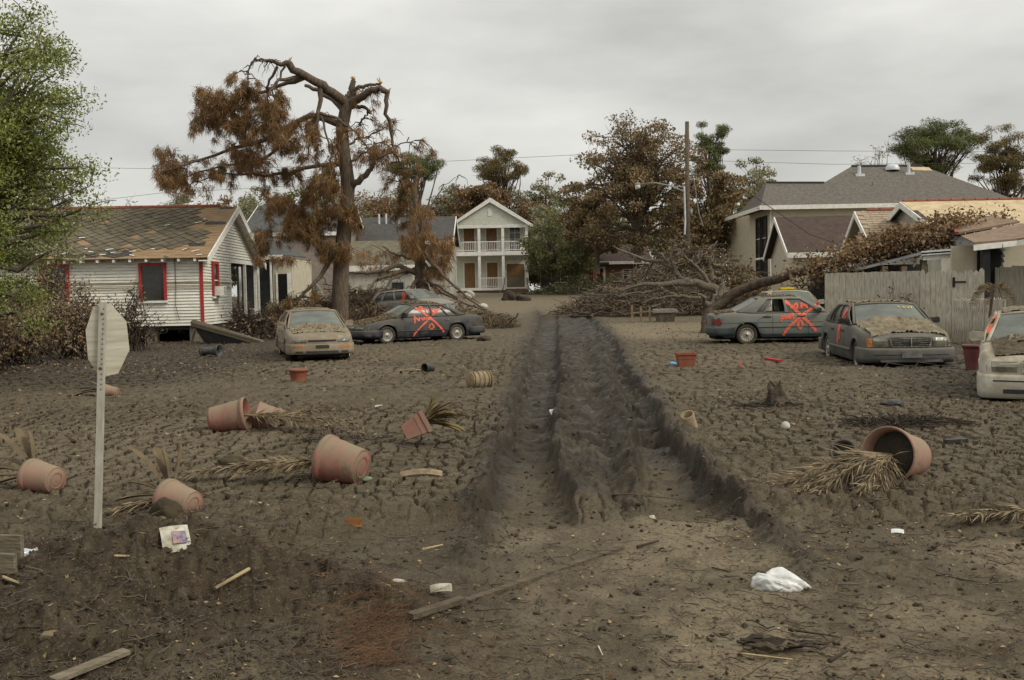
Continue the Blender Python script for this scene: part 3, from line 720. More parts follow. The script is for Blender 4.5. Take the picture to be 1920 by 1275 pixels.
sx = [([(-.02, 1.30), (.34, 1.05), (.78, .72), (1.12, .44), (1.17, .38)], .075), ([(1.34, 1.22), (1.0, 1.04), (.60, .86), (.22, .62), (-.04, .42), (-.14, .26)], .07)]
num = [[(.40, 1.20), (.32, 1.14), (.38, 1.07), (.47, 1.12), (.44, 1.22), (.40, 1.20)], [(.47, 1.12), (.43, 1.0)], [(.58, 1.20), (.66, 1.22), (.62, 1.13), (.56, 1.08), (.68, 1.10)], [(.74, 1.21), (.76, 1.09)], [(.72, 1.12), (.86, 1.11)], [(.84, 1.18), (.85, 1.06)]]
ne = [[(-.24, .68), (-.18, .86), (-.14, .76), (-.06, .88), (-.02, .76)], [(.02, .78), (.08, .88), (.10, .78), (.04, .80)], [(.14, .90), (.15, .76)], [(.14, .84), (.20, .90)], [(.24, .94), (.27, .78), (.31, .79)]]
zero = [[(.52, .70), (.44, .62), (.46, .50), (.56, .47), (.63, .56), (.60, .68), (.50, .70)]]
rx_ = lambda st: [(-.31 + (x + .14) * .73, z) for x, z in st]
sx = [(rx_(q), w_) for q, w_ in sx]; num = [rx_(q) for q in num]; ne = [rx_(q) for q in ne]; zero = [rx_(q) for q in zero]
c.ribbon('spray_paint_mark', sx + [(q, .045) for q in num + ne] + [(zero[0], .05)], .06, 'orange_paint', lambda x, z: c.onside(x, z, -1, .012), .03)

# ---- charcoal saloon, nose towards the road
SCL = dict(L=5.11, W=1.89, r=.34, xw=(1.62, -1.42), sill=.23, paint='paint_charcoal', rim='plain', roof=1.49, bowf=.16, steer=R(-4),
           top=[(2.555, .72), (2.49, .82), (1.30, .985), (1.0, 1.0), (0, .99), (-1.4, 1.0), (-1.75, 1.03), (-2.4, .98), (-2.555, .86)],
           cab=(1.10, .30, -1.05, -1.85), ub=[(.09, .43), (.46, .70), (.72, .80)], tumble=.74)
p = gnd(1615, 682)
h = R(-90 - 6)
c = Car('charcoal_sedan', 'dark charcoal saloon with thick cracked mud on its hood and chrome framed grille', (p.x + .82 + .16, p.y + 1.62, gz(p.x + .8, p.y + 1) - .14), h, SCL)
c.bumper(1, .24, .56, 'paint_charcoal', .09, .6); c.bumper(-1, .27, .58, 'paint_charcoal', .08, .6)
c.panel('lower_grille', -.62, .62, .27, .32, 'black_trim', .012, 1, 8, 1, off=.085); c.panel('upper_bumper_slot', -.75, .75, .405, .425, 'black_trim', .012, 1, 8, 1, off=.086); c.panel('number_plate', -.20, .20, .36, .49, 'plate_grey', .02, 1, 3, 1, off=.095)
gp = c.panel('grille', -.40, .40, .575, .775, 'black_trim', .015, 1, 6, 2)
fr = MB()
for (a, b_) in (((-.38, .585), (.38, .585)), ((.38, .585), (.415, .775)), ((.415, .775), (-.415, .775)), ((-.415, .775), (-.38, .585)), ((0, .585), (0, .775))):
    fr.bar((c.onfront(a[0], a[1], 1, .035), *a), (c.onfront(b_[0], b_[1], 1, .035), *b_), .022)
fr.build('grille_frame', MATS['chrome_dull'], c.root)
for z in (.625, .665, .705, .742): MB().bar((c.onfront(-.38, z, 1, .028), -.39, z), (c.onfront(.38, z, 1, .028), .39, z), .010, .012).build('grille_bar', MATS['chrome_dull'], c.root)
for sg in (-1, 1):
    c.panel('headlight', sg * .45, sg * .74, .575, .765, 'lamp_glass', .025, 1, 5, 3); c.panel('turn_signal', sg * .75, sg * .84, .58, .76, 'amber' if sg < 0 else 'lamp_glass', .022, 1, 3, 2)
    c.panel('tail_light', sg * .5, sg * .84, .66, .86, 'tail_red', .02, -1, 4, 2)
c.seams([[(.62, .27), (.62, .99)], [(-.46, .27), (-.46, .99)], [(1.15, .30), (1.15, .96)]]); c.moulding(.46, -2.2, 2.2, .09, 'paint_charcoal'); c.handle(.42, .85); c.handle(-.66, .85); c.mirror(.86, 1.06, 'black_trim')
c.crust(1.02, 2.42, .80, .76, 'crust', .040, .10, 11, .55); c.crust(-1.0, .25, .58, .58, 'crust', .02, .08, 12, .2, leafn=100)
sp_ = [[(.28, 1.40), (.05, 1.18), (-.05, .98), (-.1, .8)], [(.18, 1.38), (.0, 1.15), (.02, .9)], [(.1, 1.36), (-.1, 1.1), (-.15, .92)], [(.3, 1.2), (.05, 1.02), (-.2, .96)], [(-.05, .95), (.0, .62)], [(.04, .9), (.12, .64)], [(-.12, .9), (-.14, .58)], [(-.04, .8), (-.05, .45)], [(.22, 1.1), (-.22, 1.02)]]
c.ribbon('spray_paint_mark', [(q, .06) for q in sp_], .05, 'orange_paint', lambda x, z: c.onside(x + .1, z, -1, .012), .03)
def onws(car, q, v): return car.ws(q, v, True) + Vector((.012, 0, .012))
yl = [[(.70, .82), (.67, .78), (.70, .74)], [(.74, .82), (.78, .76), (.74, .74)], [(.80, .80), (.84, .78), (.82, .72)], [(.86, .80), (.90, .80)], [(.88, .82), (.88, .74)]]
c.ribbon('yellow_crayon_mark', yl, .014, 'yellow_paint', lambda a, b: onws(c, a, b), .02)
for k in range(5):
    a = c.L / 2 + .1; rg = random.Random(k); MB().tube([(a + .1, -.7 + .3 * k, .02), (a + .05, -.5 + .3 * k, .18 + .1 * rg.random()), (a - .05, -.1 + .3 * k, .14 + .08 * rg.random())], [.012, .010, .004], 5).build('caught_twig', MATS['seat_cloth'], c.root)

# ---- tan saloon on the left
TAN = dict(L=4.77, W=1.77, r=.305, xw=(1.45, -1.17), sill=.22, paint='paint_tan', rim='plain', roof=1.40, bowf=.24, rimmat='rim_metal', steer=R(-14),
           top=[(2.385, .60), (2.30, .69), (1.7, .80), (1.15, .90), (.9, .93), (0, .93), (-1.2, .95), (-1.5, .985), (-2.25, .96), (-2.385, .84)],
           cab=(1.18, .28, -.85, -1.60), ub=[(.10, .44), (.47, .71), (.73, .82)], tumble=.72)
p = gnd(546, 673); h = R(-90 + 17)
c = Car('tan_sedan', 'beige saloon with muddy hood, amber indicators and empty plate bracket beside the pine', (p.x + .27, p.y + 1.60, gz(p.x, p.y) - .06), h, TAN)
c.bumper(1, .24, .52, 'paint_tan', .06, .6); c.bumper(-1, .26, .55, 'paint_tan', .06, .55)
c.panel('lower_grille', -.42, .42, .27, .335, 'black_trim', .012, 1, 8, 1, off=.056)
for sg in (-1, 1):
    c.panel('headlight', sg * .40, sg * .80, .555, .665, 'lamp_glass', .02, 1, 6, 3, shape=lambda t: (.550, .645 + .04 * t)); c.panel('turn_signal', sg * .50, sg * .80, .415, .47, 'amber', .012, 1, 4, 1, off=.056); c.panel('fog_vent', sg * .50, sg * .68, .285, .33, 'black_trim', .012, 1, 3, 1, off=.056)
    c.panel('tail_light', sg * .4, sg * .8, .66, .82, 'tail_red', .02, -1, 4, 2)
c.panel('grille', -.36, .36, .575, .62, 'black_trim', .02, 1, 6, 1); c.panel('plate_bracket', -.17, .17, .40, .485, 'black_trim', .015, 1, 3, 1, off=.06)
c.seams([[(.60, .25), (.60, .93)], [(-.45, .25), (-.45, .93)], [(1.12, .28), (1.12, .88)]]); c.moulding(.52, -2.1, 2.1, .05, 'paint_tan'); c.handle(.4, .80, 'paint_tan'); c.handle(-.62, .80, 'paint_tan'); c.mirror(.92, 1.0)
c.crust(1.12, 1.86, .74, .68, 'crust', .018, .06, 21, .22, leafn=120); c.crust(-.8, .2, .5, .5, 'crust', .012, .07, 22, .05, leafn=60)

# ---- dark blue saloon, seen from its left side (faces left)
BLU = dict(L=4.92, W=1.84, r=.315, xw=(1.46, -1.27), sill=.22, paint='paint_blue', rim='wire', roof=1.39, bowf=.22,
           top=[(2.46, .60), (2.38, .70), (1.25, .88), (.95, .91), (0, .92), (-1.3, .93), (-1.55, .96), (-2.3, .92), (-2.46, .80)],
           cab=(1.15, .30, -.80, -1.62), ub=[(.11, .50), (.53, .75), (.77, .90)], tumble=.68)
a = gnd(730, 641); b_ = gnd(853, 638); d = (a - b_); yaw = math.atan2(d.y, d.x); yaw = PI + R(31)
mid = (a + b_) / 2
off_ = Matrix.Rotation(yaw, 3, 'Z') @ Vector((-.09, -.79, 0))
c = Car('dark_blue_sedan', 'muddy dark blue saloon with orange spray-painted cross and leaf covered hood', (mid.x + off_.x, mid.y + off_.y, gz(mid.x, mid.y) - .07), yaw, BLU)
c.bumper(1, .25, .50, 'paint_blue', .07, .6); c.bumper(-1, .27, .52, 'paint_blue', .07, .6)
for sg in (-1, 1): c.panel('headlight', sg * .34, sg * .84, .52, .62, 'lamp_glass', .02, 1, 5, 2); c.panel('tail_light', sg * .3, sg * .85, .60, .74, 'tail_red', .02, -1, 5, 2)
c.panel('grille', -.28, .28, .52, .64, 'chrome_dull', .03, 1, 5, 2)
c.seams([[(.80, .26), (.80, .90)], [(-.18, .26), (-.18, .91)], [(-.98, .68), (-.82, .92)]]); c.moulding(.44, -2.2, 2.2, .05); c.handle(-.05, .80, 'chrome_dull', .16); c.handle(-.86, .80, 'chrome_dull', .16); c.mirror(.85, 1.0, 'black_trim')
c.crust(1.0, 2.32, .80, .72, 'crust_dark', .022, .09, 31, .6, leafn=700); c.crust(-.75, .25, .50, .5, 'crust_dark', .018, .09, 32, .4, leafn=350); c.crust(-2.25, -1.7, .6, .6, 'crust_dark', .02, .08, 33, .2, leafn=200)
sx = [([(.30, 1.26), (.0, 1.02), (-.36, .74), (-.62, .48), (-.70, .36)], .06), ([(-.72, 1.24), (-.44, 1.06), (-.12, .82), (.22, .55), (.40, .38), (.48, .24)], .055)]
tx = [[(.12, 1.22), (.04, 1.18), (.02, 1.26), (.10, 1.28), (.12, 1.22)], [(-.06, 1.20), (-.08, 1.06)], [(-.18, 1.18), (-.22, 1.06), (-.30, 1.06), (-.34, 1.20), (-.36, 1.05)], [(-.42, 1.20), (-.46, 1.06)],
      [(.42, .70), (.40, .96), (.26, .78), (.20, .94)], [(.14, .92), (.10, .80), (.02, .82), (.06, .92), (.0, .90)], [(-.06, .80), (-.04, .94)], [(-.18, .66), (-.12, .54), (-.22, .46), (-.32, .56), (-.24, .66), (-.18, .66)]]
c.ribbon('spray_paint_mark', sx + [(q, .04) for q in tx], .05, 'orange_paint', lambda x, z: c.onside(x, z, 1, .012), .03)

# ---- white saloon at the right edge
WHT = dict(L=5.2, W=1.90, r=.33, xw=(1.70, -1.25), sill=.24, paint='paint_white', rim='plain', roof=1.42, bowf=.14,
           top=[(2.6, .68), (2.53, .78), (1.35, .93), (1.05, .96), (0, .96), (-1.4, .97), (-1.7, 1.0), (-2.45, .96), (-2.6, .84)],
           cab=(1.22, .40, -1.0, -1.75), ub=[(.09, .43), (.46, .70), (.72, .82)], tumble=.72)
p = gnd(1846, 752); h = R(-90 - 25); fx, fy = math.cos(h), math.sin(h)
c = Car('white_sedan', 'cream white saloon with dark cracked mud on hood and orange mark on its door', (p.x - fx * 2.45 + fy * -.90, p.y - fy * 2.45 + fx * .90 + .1, gz(p.x, p.y) - .17), h, WHT)
c.bumper(1, .20, .56, 'paint_white', .09, .6); c.bumper(-1, .27, .58, 'paint_white', .08, .6)
c.panel('lower_grille', -.62, .62, .29, .35, 'black_trim', .012, 1, 8, 1, off=.086); c.panel('bumper_strip', -.75, .75, .455, .475, 'black_trim', .012, 1, 8, 1, off=.086); c.panel('grille', -.36, .36, .59, .75, 'black_trim', .02, 1, 6, 2)
for z in (.595, .63, .668, .706, .748): MB().bar((c.onfront(-.36, z, 1, .03), -.37, z), (c.onfront(.36, z, 1, .03), .37, z), .014, .016).build('grille_bar', MATS['chrome_dull'], c.root)
for y in (-.365, .365): MB().bar((c.onfront(y, .6, 1, .03), y, .59), (c.onfront(y, .74, 1, .03), y, .75), .022).build('grille_frame', MATS['chrome_dull'], c.root)
for sg in (-1, 1): c.panel('headlight', sg * .44, sg * .84, .585, .735, 'lamp_glass', .02, 1, 5, 2); c.panel('tail_light', sg * .4, sg * .85, .62, .78, 'tail_red', .02, -1, 5, 2)
c.seams([[(.75, .28), (.75, .95)], [(-.4, .28), (-.4, .96)]]); c.moulding(.46, -2.2, 2.2, .06, 'paint_white'); c.handle(.5, .82, 'paint_white'); c.mirror(1.0, 1.02)
c.crust(1.15, 2.42, .78, .72, 'crust_dark', .03, .10, 41, .35); c.crust(-1.0, .38, .62, .62, 'crust', .03, .09, 42, .5); c.crust(1.12, 1.45, .5, .55, 'crust', .03, .07, 43, .3)
c.ribbon('spray_paint_mark', [([(.95, 1.05), (.72, 1.24), (.55, 1.34)], .06), ([(.9, 1.02), (.6, 1.18)], .05)], .05, 'orange_paint', lambda x, z: c.onside(x, z, -1, .014), .04)

# ---- cars half hidden behind
def plain_car(name, label, loc, yaw, paintn, roof=1.42, L=4.6, hatch=False, tilt=(0, 0)):
    zt = roof - .48
    s = dict(L=L, W=1.75, r=.31, xw=(1.4, -1.25), sill=.22, paint=paintn, rim='plain', roof=roof,
             top=[(L / 2, zt - .3), (L / 2 - .1, zt - .2), (1.15, zt - .03), (0, zt), (-1.5, zt + .02), (-L / 2 + .1, zt), (-L / 2, zt - .15)],
             cab=(1.1, .3, -1.5 if hatch else -.9, -2.1 if hatch else -1.6), ub=[(.1, .43), (.46, .70), (.73, .88)], tumble=.74)
    c = Car(name, label, loc, yaw, s, tilt=tilt); c.bumper(1, .28, .52, paintn); c.bumper(-1, .28, .52, paintn)
    for sg in (-1, 1): c.panel('headlight', sg * .4, sg * .75, zt - .36, zt - .25, 'lamp_glass', .02, 1, 4, 2); c.panel('tail_light', sg * .45, sg * .78, zt - .3, zt - .12, 'tail_red', .02, -1, 4, 2)
    c.seams([[(.6, .28), (.6, zt)], [(-.45, .28), (-.45, zt)]]); c.handle(.4, zt - .12); c.mirror(.85, zt + .08)
    return c
p = at(776, 600, 47)
c = plain_car('silver_hatchback', 'silver hatchback with orange scrawl half buried behind dark blue saloon', (p.x, 47, gz(p.x, 47) + .22), R(-38), 'paint_silver', 1.55, 4.0, True, (0, R(-3)))
c.ribbon('spray_paint_mark', [([(.35, 1.42), (.2, 1.2), (.1, 1.0)], .05), ([(.2, 1.46), (.12, 1.2), (-.02, 1.02)], .05), ([(.02, 1.42), (.06, 1.15)], .05), ([(.1, 1.05), (-.05, 1.0)], .05)], .05, 'orange_paint', lambda x, z: c.onside(x + .1, z, -1, .014), .04)
p = at(1476, 600, 34.5)
c = plain_car('white_car', 'white car with yellow roof marker parked behind teal saloon', (p.x, 34.5, gz(p.x, 34.5) + .03), R(-92), 'paint_white', 1.50)
c.crust(-.8, .2, .5, .5, 'crust', .02, .09, 52, .3, leafn=80)
MB().box(-.1, .1, -.22, .22, 1.50, 1.60).build('roof_marker', mat('marker_yellow', (.75, .55, .03)), c.root)
p = at(1925, 600, 21.5)
c = plain_car('white_wagon', 'muddy white wagon parked beyond white saloon near the picket fence', (p.x + 2.3, 21.8, gz(p.x, 21.5) + .05), R(178), 'paint_white', 1.68, 4.7, True)
c.crust(-1.4, .2, .55, .55, 'crust', .03, .09, 53, .4)
p = at(577, 560, 68)
c = plain_car('white_hatchback', 'white hatchback in front of yellow house beyond the brush', (p.x, 68, gz(p.x, 68) + .05), R(-70), 'paint_white', 1.5, 4.2, True)
# ================================================================== TREES AND BRUSH
mat('bark_brown', (.165, .125, .088), (.070, .052, .037), 5, .95, .9, 14, stretch=(3, 3, .7), bdist=.05)
mat('bark_grey', (.185, .155, .115), (.085, .068, .048), 6, .95, .8, 18, stretch=(2, 2, 1), bdist=.04)
mat('bark_dark', (.060, .047, .034), (.030, .023, .017), 6, .95, .6, 18)
mat('bark_fallen', (.115, .088, .060), (.045, .034, .024), 4, .95, 1., 10, stretch=(1, 2, 2), bdist=.06)
mat('raw_wood', (.52, .36, .17), (.36, .23, .10), 7, .8, .3, 30)
mat('leaf_green', (.23, .275, .058), (.12, .155, .03), .9, .55, island=.35, sub=(.30, .31, .09), trans=.22)
mat('leaf_olive', (.21, .21, .085), (.11, .115, .048), .5, .65, island=.35, trans=.2)
mat('leaf_paleolive', (.30, .285, .165), (.19, .18, .105), .5, .7, island=.35, trans=.2)
mat('leaf_magnolia', (.29, .195, .100), (.14, .095, .05), .5, .7, island=.5, sub=(.17, .15, .055), trans=.12)
mat('leaf_brown', (.25, .160, .085), (.12, .078, .043), .8, .8, island=.5, sub=(.26, .17, .08), trans=.1)
mat('leaf_dead', (.20, .14, .08), (.095, .066, .04), 1.5, .85, island=.5, sub=(.24, .18, .10))
mat('needle_rust', (.30, .160, .070), (.165, .092, .043), .7, .8, island=.45, sub=(.17, .115, .04), trans=.15)
mat('needle_green', (.15, .175, .055), (.075, .095, .032), .6, .7, island=.4, sub=(.13, .12, .035), trans=.1)
mat('needle_mixed', (.18, .155, .052), (.09, .085, .032), .4, .7, island=.45, sub=(.19, .105, .035), trans=.1)
mat('twig_mud', (.120, .100, .070), (.060, .047, .033), 4, .95)
def crown_tree(name, label, base, H, cen, rad, ncl, rc, nleaf, ls, asp, leafm, barkm, seed, tr=.2, hang=.1, group=None, lean=(0, 0), fork=.45, shell=.45, twigs=3, cat='tree', clflat=.75):
    rg = np.random.default_rng(seed); root = empty(name, base, 0, label, cat, group); cen = np.array(cen, float); rad = np.array(rad, float)
    C = []
    while len(C) < ncl:
        d = unit(rg, 1)[0] * rg.uniform(shell, 1.0); q = cen + d * rad * (1 + .25 * vn(np.array([d[0] * 2 + seed]), np.array([d[2] * 2.0]), seed)[0])
        if q[2] > .3: C.append(q)
    C = np.array(C); top = np.array([lean[0], lean[1], max(H, cen[2])])
    tp = lambda t: np.array([lean[0] * t ** 1.5 + .10 * math.sin(3 * t + seed), lean[1] * t ** 1.5 + .08 * math.sin(4 * t + seed * 2), top[2] * t])
    P = [np.array([tp(t) for t in np.linspace(-.02, .94, 10)])]; Rd = [tr * np.linspace(1.12, .28, 10)]
    for q in C:
        t = rg.uniform(fork * .7, .9); t = min(t, max(.15, (q[2] - .1 * rad[2]) / top[2])); a = tp(t); m = (a + q) / 2 + np.array([0, 0, .15 * np.linalg.norm(q - a)]) + rg.normal(size=3) * .08 * np.linalg.norm(q - a)
        P.append(wig(bez(a, m, q, 10), .03 * rad.mean(), rg)); r0 = tr * (.5 - .35 * t) + .01; Rd.append(np.linspace(r0, .10 * tr * .5 + .006, 10))
        for _ in range(twigs):
            e = q + rg.normal(size=3) * rc * np.array([.6, .6, .5]); b = P[-1 - _][6] if _ == 0 else q
            P.append(wig(bez(np.array(b), (np.array(b) + e) / 2 + [0, 0, .1 * rc], e, 10), .02 * rc, rg)); Rd.append(np.linspace(.09 * tr * .5 + .006, .006, 10))
    TV, TF = tubes(np.array(P[:1]), np.array(Rd[:1]), 9); mk('trunk', TV, TF.astype(np.int32), MATS[barkm], root, True); TV, TF = (tubes(np.array(P[1:])[:, ::2] if len(P) > 400 else np.array(P[1:])[:, [0, 2, 5, 7, 9]], np.array(Rd[1:])[:, ::2] if len(P) > 400 else np.array(Rd[1:])[:, [0, 2, 5, 7, 9]], 4)); mk('branches', TV, TF.astype(np.int32), MATS[barkm], root, True)['kind'] = 'stuff'
    w = rg.uniform(.4, 1.6, ncl); w /= w.sum(); k = rg.choice(ncl, nleaf, p=w)
    L = C[k] + unit(rg, nleaf) * (rg.uniform(0, 1, (nleaf, 1)) ** .5) * rc * np.array([1.15, 1.15, clflat])
    LV, LF = leaves(L, ls, asp, rg, hang=hang); o = mk('crown', LV, LF.astype(np.int32), MATS[leafm], root); o['kind'] = 'stuff'
    return root
def copy_tree(src, loc, rz, sc, label=None):
    r = src.copy(); col.objects.link(r); r.location = loc; r.rotation_euler = (0, 0, rz); r.scale = (sc, sc, sc * 1.0)
    if label: r['label'] = label
    for ch in src.children: c2 = ch.copy(); col.objects.link(c2); c2.parent = r
    return r
def gbase(px, Y, dz=0): x = (px - 960) / FPX * Y; return (x, Y, gz(x, min(Y, 110)) + dz)
def hgt(px, py, Y): return at(px, py, Y).z - gz(at(px, py, Y).x, min(Y, 110))

# ---- big green tree, left edge
b = gbase(-35, 21); crown_tree('leafy_tree', 'tall bright green leafy tree overhanging white cottage wall', (b[0], 21, b[2]), 8.6, (.1, 0, 4.75), (2.35, 2.2, 3.75), 280, .46, 78000, .080, .42, 'leaf_green', 'bark_grey', 3, .17, .15, shell=.15, twigs=4)
# ---- dry brown shrubs under it
def shrub(name, label, base, rad, h, nst, nleaf, ls, leafm, seed, group=None, bark='bark_dark', asp=.4):
    rg = np.random.default_rng(seed); root = empty(name, base, 0, label, 'shrub', group); P = []; 
    for _ in range(nst):
        a = rg.uniform(0, 2 * PI); d = rg.uniform(.2, 1.15) * rad; s0 = rg.normal(size=3) * [.3 * rad, .3 * rad, 0]; e = np.array([d * math.cos(a), d * math.sin(a), h * rg.uniform(.35, 1.1) * (1 - .35 * (d / rad / 1.15) ** 2)])
        P.append(wig(bez(s0 - [0, 0, .05], np.array([e[0] * .4, e[1] * .4, e[2] * .75]), e, 8), .03 * h, rg))
        for _k in range(2):
            q = P[-1 - _k][rg.integers(3, 7)]; e2 = q + rg.normal(size=3) * [.3, .3, .25] * h * .5; e2[2] = max(e2[2], .05); P.append(wig(bez(q, (q + e2) / 2 + [0, 0, .05], e2, 8), .02 * h, rg))
    P = np.array(P); TV, TF = tubes(P, np.linspace(.016, .004, 8)[None] * np.ones((len(P), 1)) * (h / 1.6) ** .5, 4); mk('stems', TV, TF.astype(np.int32), MATS[bark], root)['kind'] = 'stuff'
    ki = rg.integers(0, len(P), nleaf); kj = rg.integers(3, 8, nleaf); L = P[ki, kj] + rg.normal(size=(nleaf, 3)) * .09 * h ** .5
    L[:, 2] = np.maximum(L[:, 2], .03); LV, LF = leaves(L, ls, asp, rg, hang=.5); mk('foliage', LV, LF.astype(np.int32), MATS[leafm], root)['kind'] = 'stuff'
    return root
for (px, py, rad, h, nl, sd, lab) in ((30, 682, 1.7, 2.3, 11000, 1, 'dense dry brown shrub under the green tree'), (150, 668, 1.3, 2.0, 6500, 2, 'dry brown shrub against the white cottage wall'), (-60, 700, 1.6, 1.7, 5000, 3, 'low dry brown shrub spilling in from the frame edge'), (245, 655, 1.2, 2.2, 500, 4, 'sparse twiggy shrub before the white cottage wall'), (85, 662, 1.3, 3.0, 4500, 8, 'leggy dry shrub touching the green tree crown')):
    g = gnd(px, py); shrub('dry_shrub', lab, (g.x, g.y, gz(g.x, g.y)), rad, h, 60, nl, .105, 'leaf_dead', sd, 'dry shrubs by the cottage')
for (px, py, rad, h, nl, sd, lab, ll) in ((455, 612, .8, 1.7, 900, 5, 'bare dry shrub at the cottage porch opening', 'leaf_dead'), (1745, 640, .45, 1.45, 900, 6, 'dark dead shrub hanging on the gate boards', 'leaf_brown'), (1700, 640, .5, 1.7, 60, 7, 'leafless thin shrub beside fence gate', 'leaf_dead')):
    g = gnd(px, py); shrub('dead_shrub', lab, (g.x, g.y + (1.5 if px > 1600 else 0), gz(g.x, g.y)), rad, h, 26, nl, .09, ll, sd)

# ---- the broken pine
PY = 43.0
def pth(px_pts, dy, k=12): return resample([at(x, y, PY + d) for (x, y), d in zip(px_pts, dy)], k)
rg = np.random.default_rng(77)
pb = gbase(637, PY); proot = empty('broken_pine', pb, 0, 'tall wind-snapped pine hung with rust brown needles between cottage and saloons', 'tree')
PB = np.array(pb)
trunk = resample([at(637, 640, PY), at(637, 586, PY), at(640, 488, PY), at(648, 406, PY), at(653, 345, PY), at(644, 284, PY), at(641, 243, PY), at(648, 206, PY), at(653, 188, PY)], 26)
trr = np.interp(np.linspace(0, 1, 26), [0, .08, .2, .5, .8, 1], [.46, .38, .35, .31, .27, .25])
TV, TF = tubes((trunk - PB)[None], trr[None], 16); mk('trunk', TV, TF.astype(np.int32), MATS['bark_brown'], proot, True)
limbs = [([(650, 200), (658, 175), (664, 150)], [0, 0, 0], .22, .10), ([(655, 190), (672, 163), (690, 160), (714, 157)], [0, -.2, -.3, -.4], .12, .04),
         ([(652, 195), (672, 185), (694, 172), (712, 165), (727, 173)], [0, -.2, -.5, -.6, -.6], .20, .11), ([(727, 170), (723, 190), (724, 215), (735, 240), (742, 290), (760, 330)], [-.6, -.6, -.6, -.4, -.3, 0], .10, .02),
         ([(645, 200), (668, 200), (688, 203), (694, 212)], [0, .3, .4, .4], .11, .06), ([(693, 205), (682, 222), (672, 240)], [.4, .5, .6], .05, .01),
         ([(650, 192), (625, 176), (604, 160), (575, 145), (555, 130), (541, 118)], [0, -.5, -1.0, -1.4, -1.7, -1.9], .22, .15), ([(543, 118), (522, 119), (500, 114), (478, 109)], [-1.9, -2.0, -2.1, -2.2], .11, .04), ([(479, 109), (467, 128), (463, 165)], [-2.2, -2.2, -2.2], .045, .02),
         ([(646, 205), (622, 185), (598, 170), (572, 160)], [0, .5, .9, 1.1], .16, .07), ([(572, 145), (545, 155), (508, 166), (470, 178), (430, 188), (395, 205), (368, 225)], [-1.4, -1.2, -1., -1., -1.2, -1.5, -1.8], .10, .02),
         ([(562, 143), (525, 150), (500, 180), (490, 215), (470, 240)], [-1.5, -2.0, -2.4, -2.7, -2.8], .08, .02), ([(520, 125), (502, 160), (500, 200), (505, 220)], [-1.9, -1.6, -1.3, -1.1], .06, .02), ([(535, 124), (512, 165), (525, 215), (500, 245)], [-1.9, -2.2, -2.6, -2.8], .05, .015),
         ([(601, 160), (600, 190), (598, 215), (590, 232), (582, 270), (575, 300)], [-1, -1.1, -1.2, -1.3, -1.4, -1.5], .11, .03), ([(601, 212), (630, 222), (660, 240), (680, 265), (691, 281)], [-1.2, -1.3, -1.4, -1.5, -1.5], .07, .02), ([(603, 220), (612, 255), (622, 300), (620, 340)], [-1.2, -1.5, -1.7, -1.8], .05, .015),
         ([(640, 235), (612, 222), (582, 215), (560, 225), (535, 240), (505, 255), (470, 270), (430, 281), (385, 295), (345, 310), (300, 323)], [0, .2, .4, .3, 0, -.4, -.8, -1.2, -1.6, -1.9, -2.2], .15, .02),
         ([(560, 228), (535, 262), (510, 290), (470, 305), (420, 310), (370, 322), (325, 345)], [.3, .8, 1.2, 1.5, 1.7, 1.9, 2.0], .09, .02),
         ([(640, 308), (605, 308), (576, 312), (535, 325), (495, 333), (450, 326), (413, 327), (372, 341)], [0, .2, .2, 0, -.2, -.5, -.8, -1.0], .10, .02), ([(630, 310), (600, 330), (580, 352), (560, 400), (540, 440)], [0, -.5, -.9, -1.2, -1.3], .07, .02),
         ([(656, 355), (675, 338), (694, 320), (701, 300), (703, 282)], [0, -.2, -.4, -.4, -.4], .17, .06), ([(652, 310), (680, 290), (705, 270), (730, 262)], [0, .3, .5, .6], .05, .02), ([(700, 300), (725, 290), (755, 268), (790, 262)], [-.4, -.4, -.3, -.2], .05, .012),
         ([(630, 475), (608, 452), (593, 438), (575, 420), (556, 405)], [0, -.3, -.5, -.7, -.8], .16, .03), ([(622, 470), (612, 505), (590, 530), (560, 560), (535, 590)], [-.3, -.5, -.7, -.9, -1.0], .12, .04), ([(644, 280), (668, 262), (690, 258), (718, 240)], [0, .5, .8, 1.1], .06, .02), ([(730, 240), (748, 330), (765, 380), (782, 450)], [-.2, .2, .6, 1], .03, .01)]
tips = []
for pts, dy, r0, r1 in limbs:
    Q = wig(pth(pts, dy), .035, rg) - PB; TV, TF = tubes(Q[None], np.linspace(r0, r1, 12)[None], 8)
    mk('limb', TV, TF.astype(np.int32), MATS['bark_brown'], proot, True)
    if r1 < .05: tips.append(Q)
for (x, y, dy) in ((664, 148, 0), (541, 117, -1.9), (727, 172, -.6), (714, 157, -.4), (694, 212, .4)):      # splintered pale ends
    c0 = np.array(at(x, y, PY + dy)) - PB; bm_ = MB()
    for k in range(4): e = c0 + rg.normal(size=3) * [.14, .06, .10] + [.05, 0, .10]; bm_.tube([c0 + rg.normal(size=3) * .03, (c0 + e) / 2, e], [.045, .035, .004], 4)
    bm_.build('splintered_end', MATS['raw_wood'], proot)['kind'] = 'stuff'
def sub_branches(tips, rg, n, ln, k=7, droop=.6):
    out = []
    for Q in tips:
        for _ in range(n):
            i = rg.integers(4, 12); a = Q[i]; L = ln * rg.uniform(.5, 1.3); d = unit(rg, 1)[0] * [1, 1, .4]; e = a + d * L * .7 + [0, 0, -L * droop * rg.uniform(.3, 1.2)]
            out.append(wig(bez(a, a + d * L * .45 + [0, 0, .08 * L], e, k), .03, rg))
    return np.array(out)
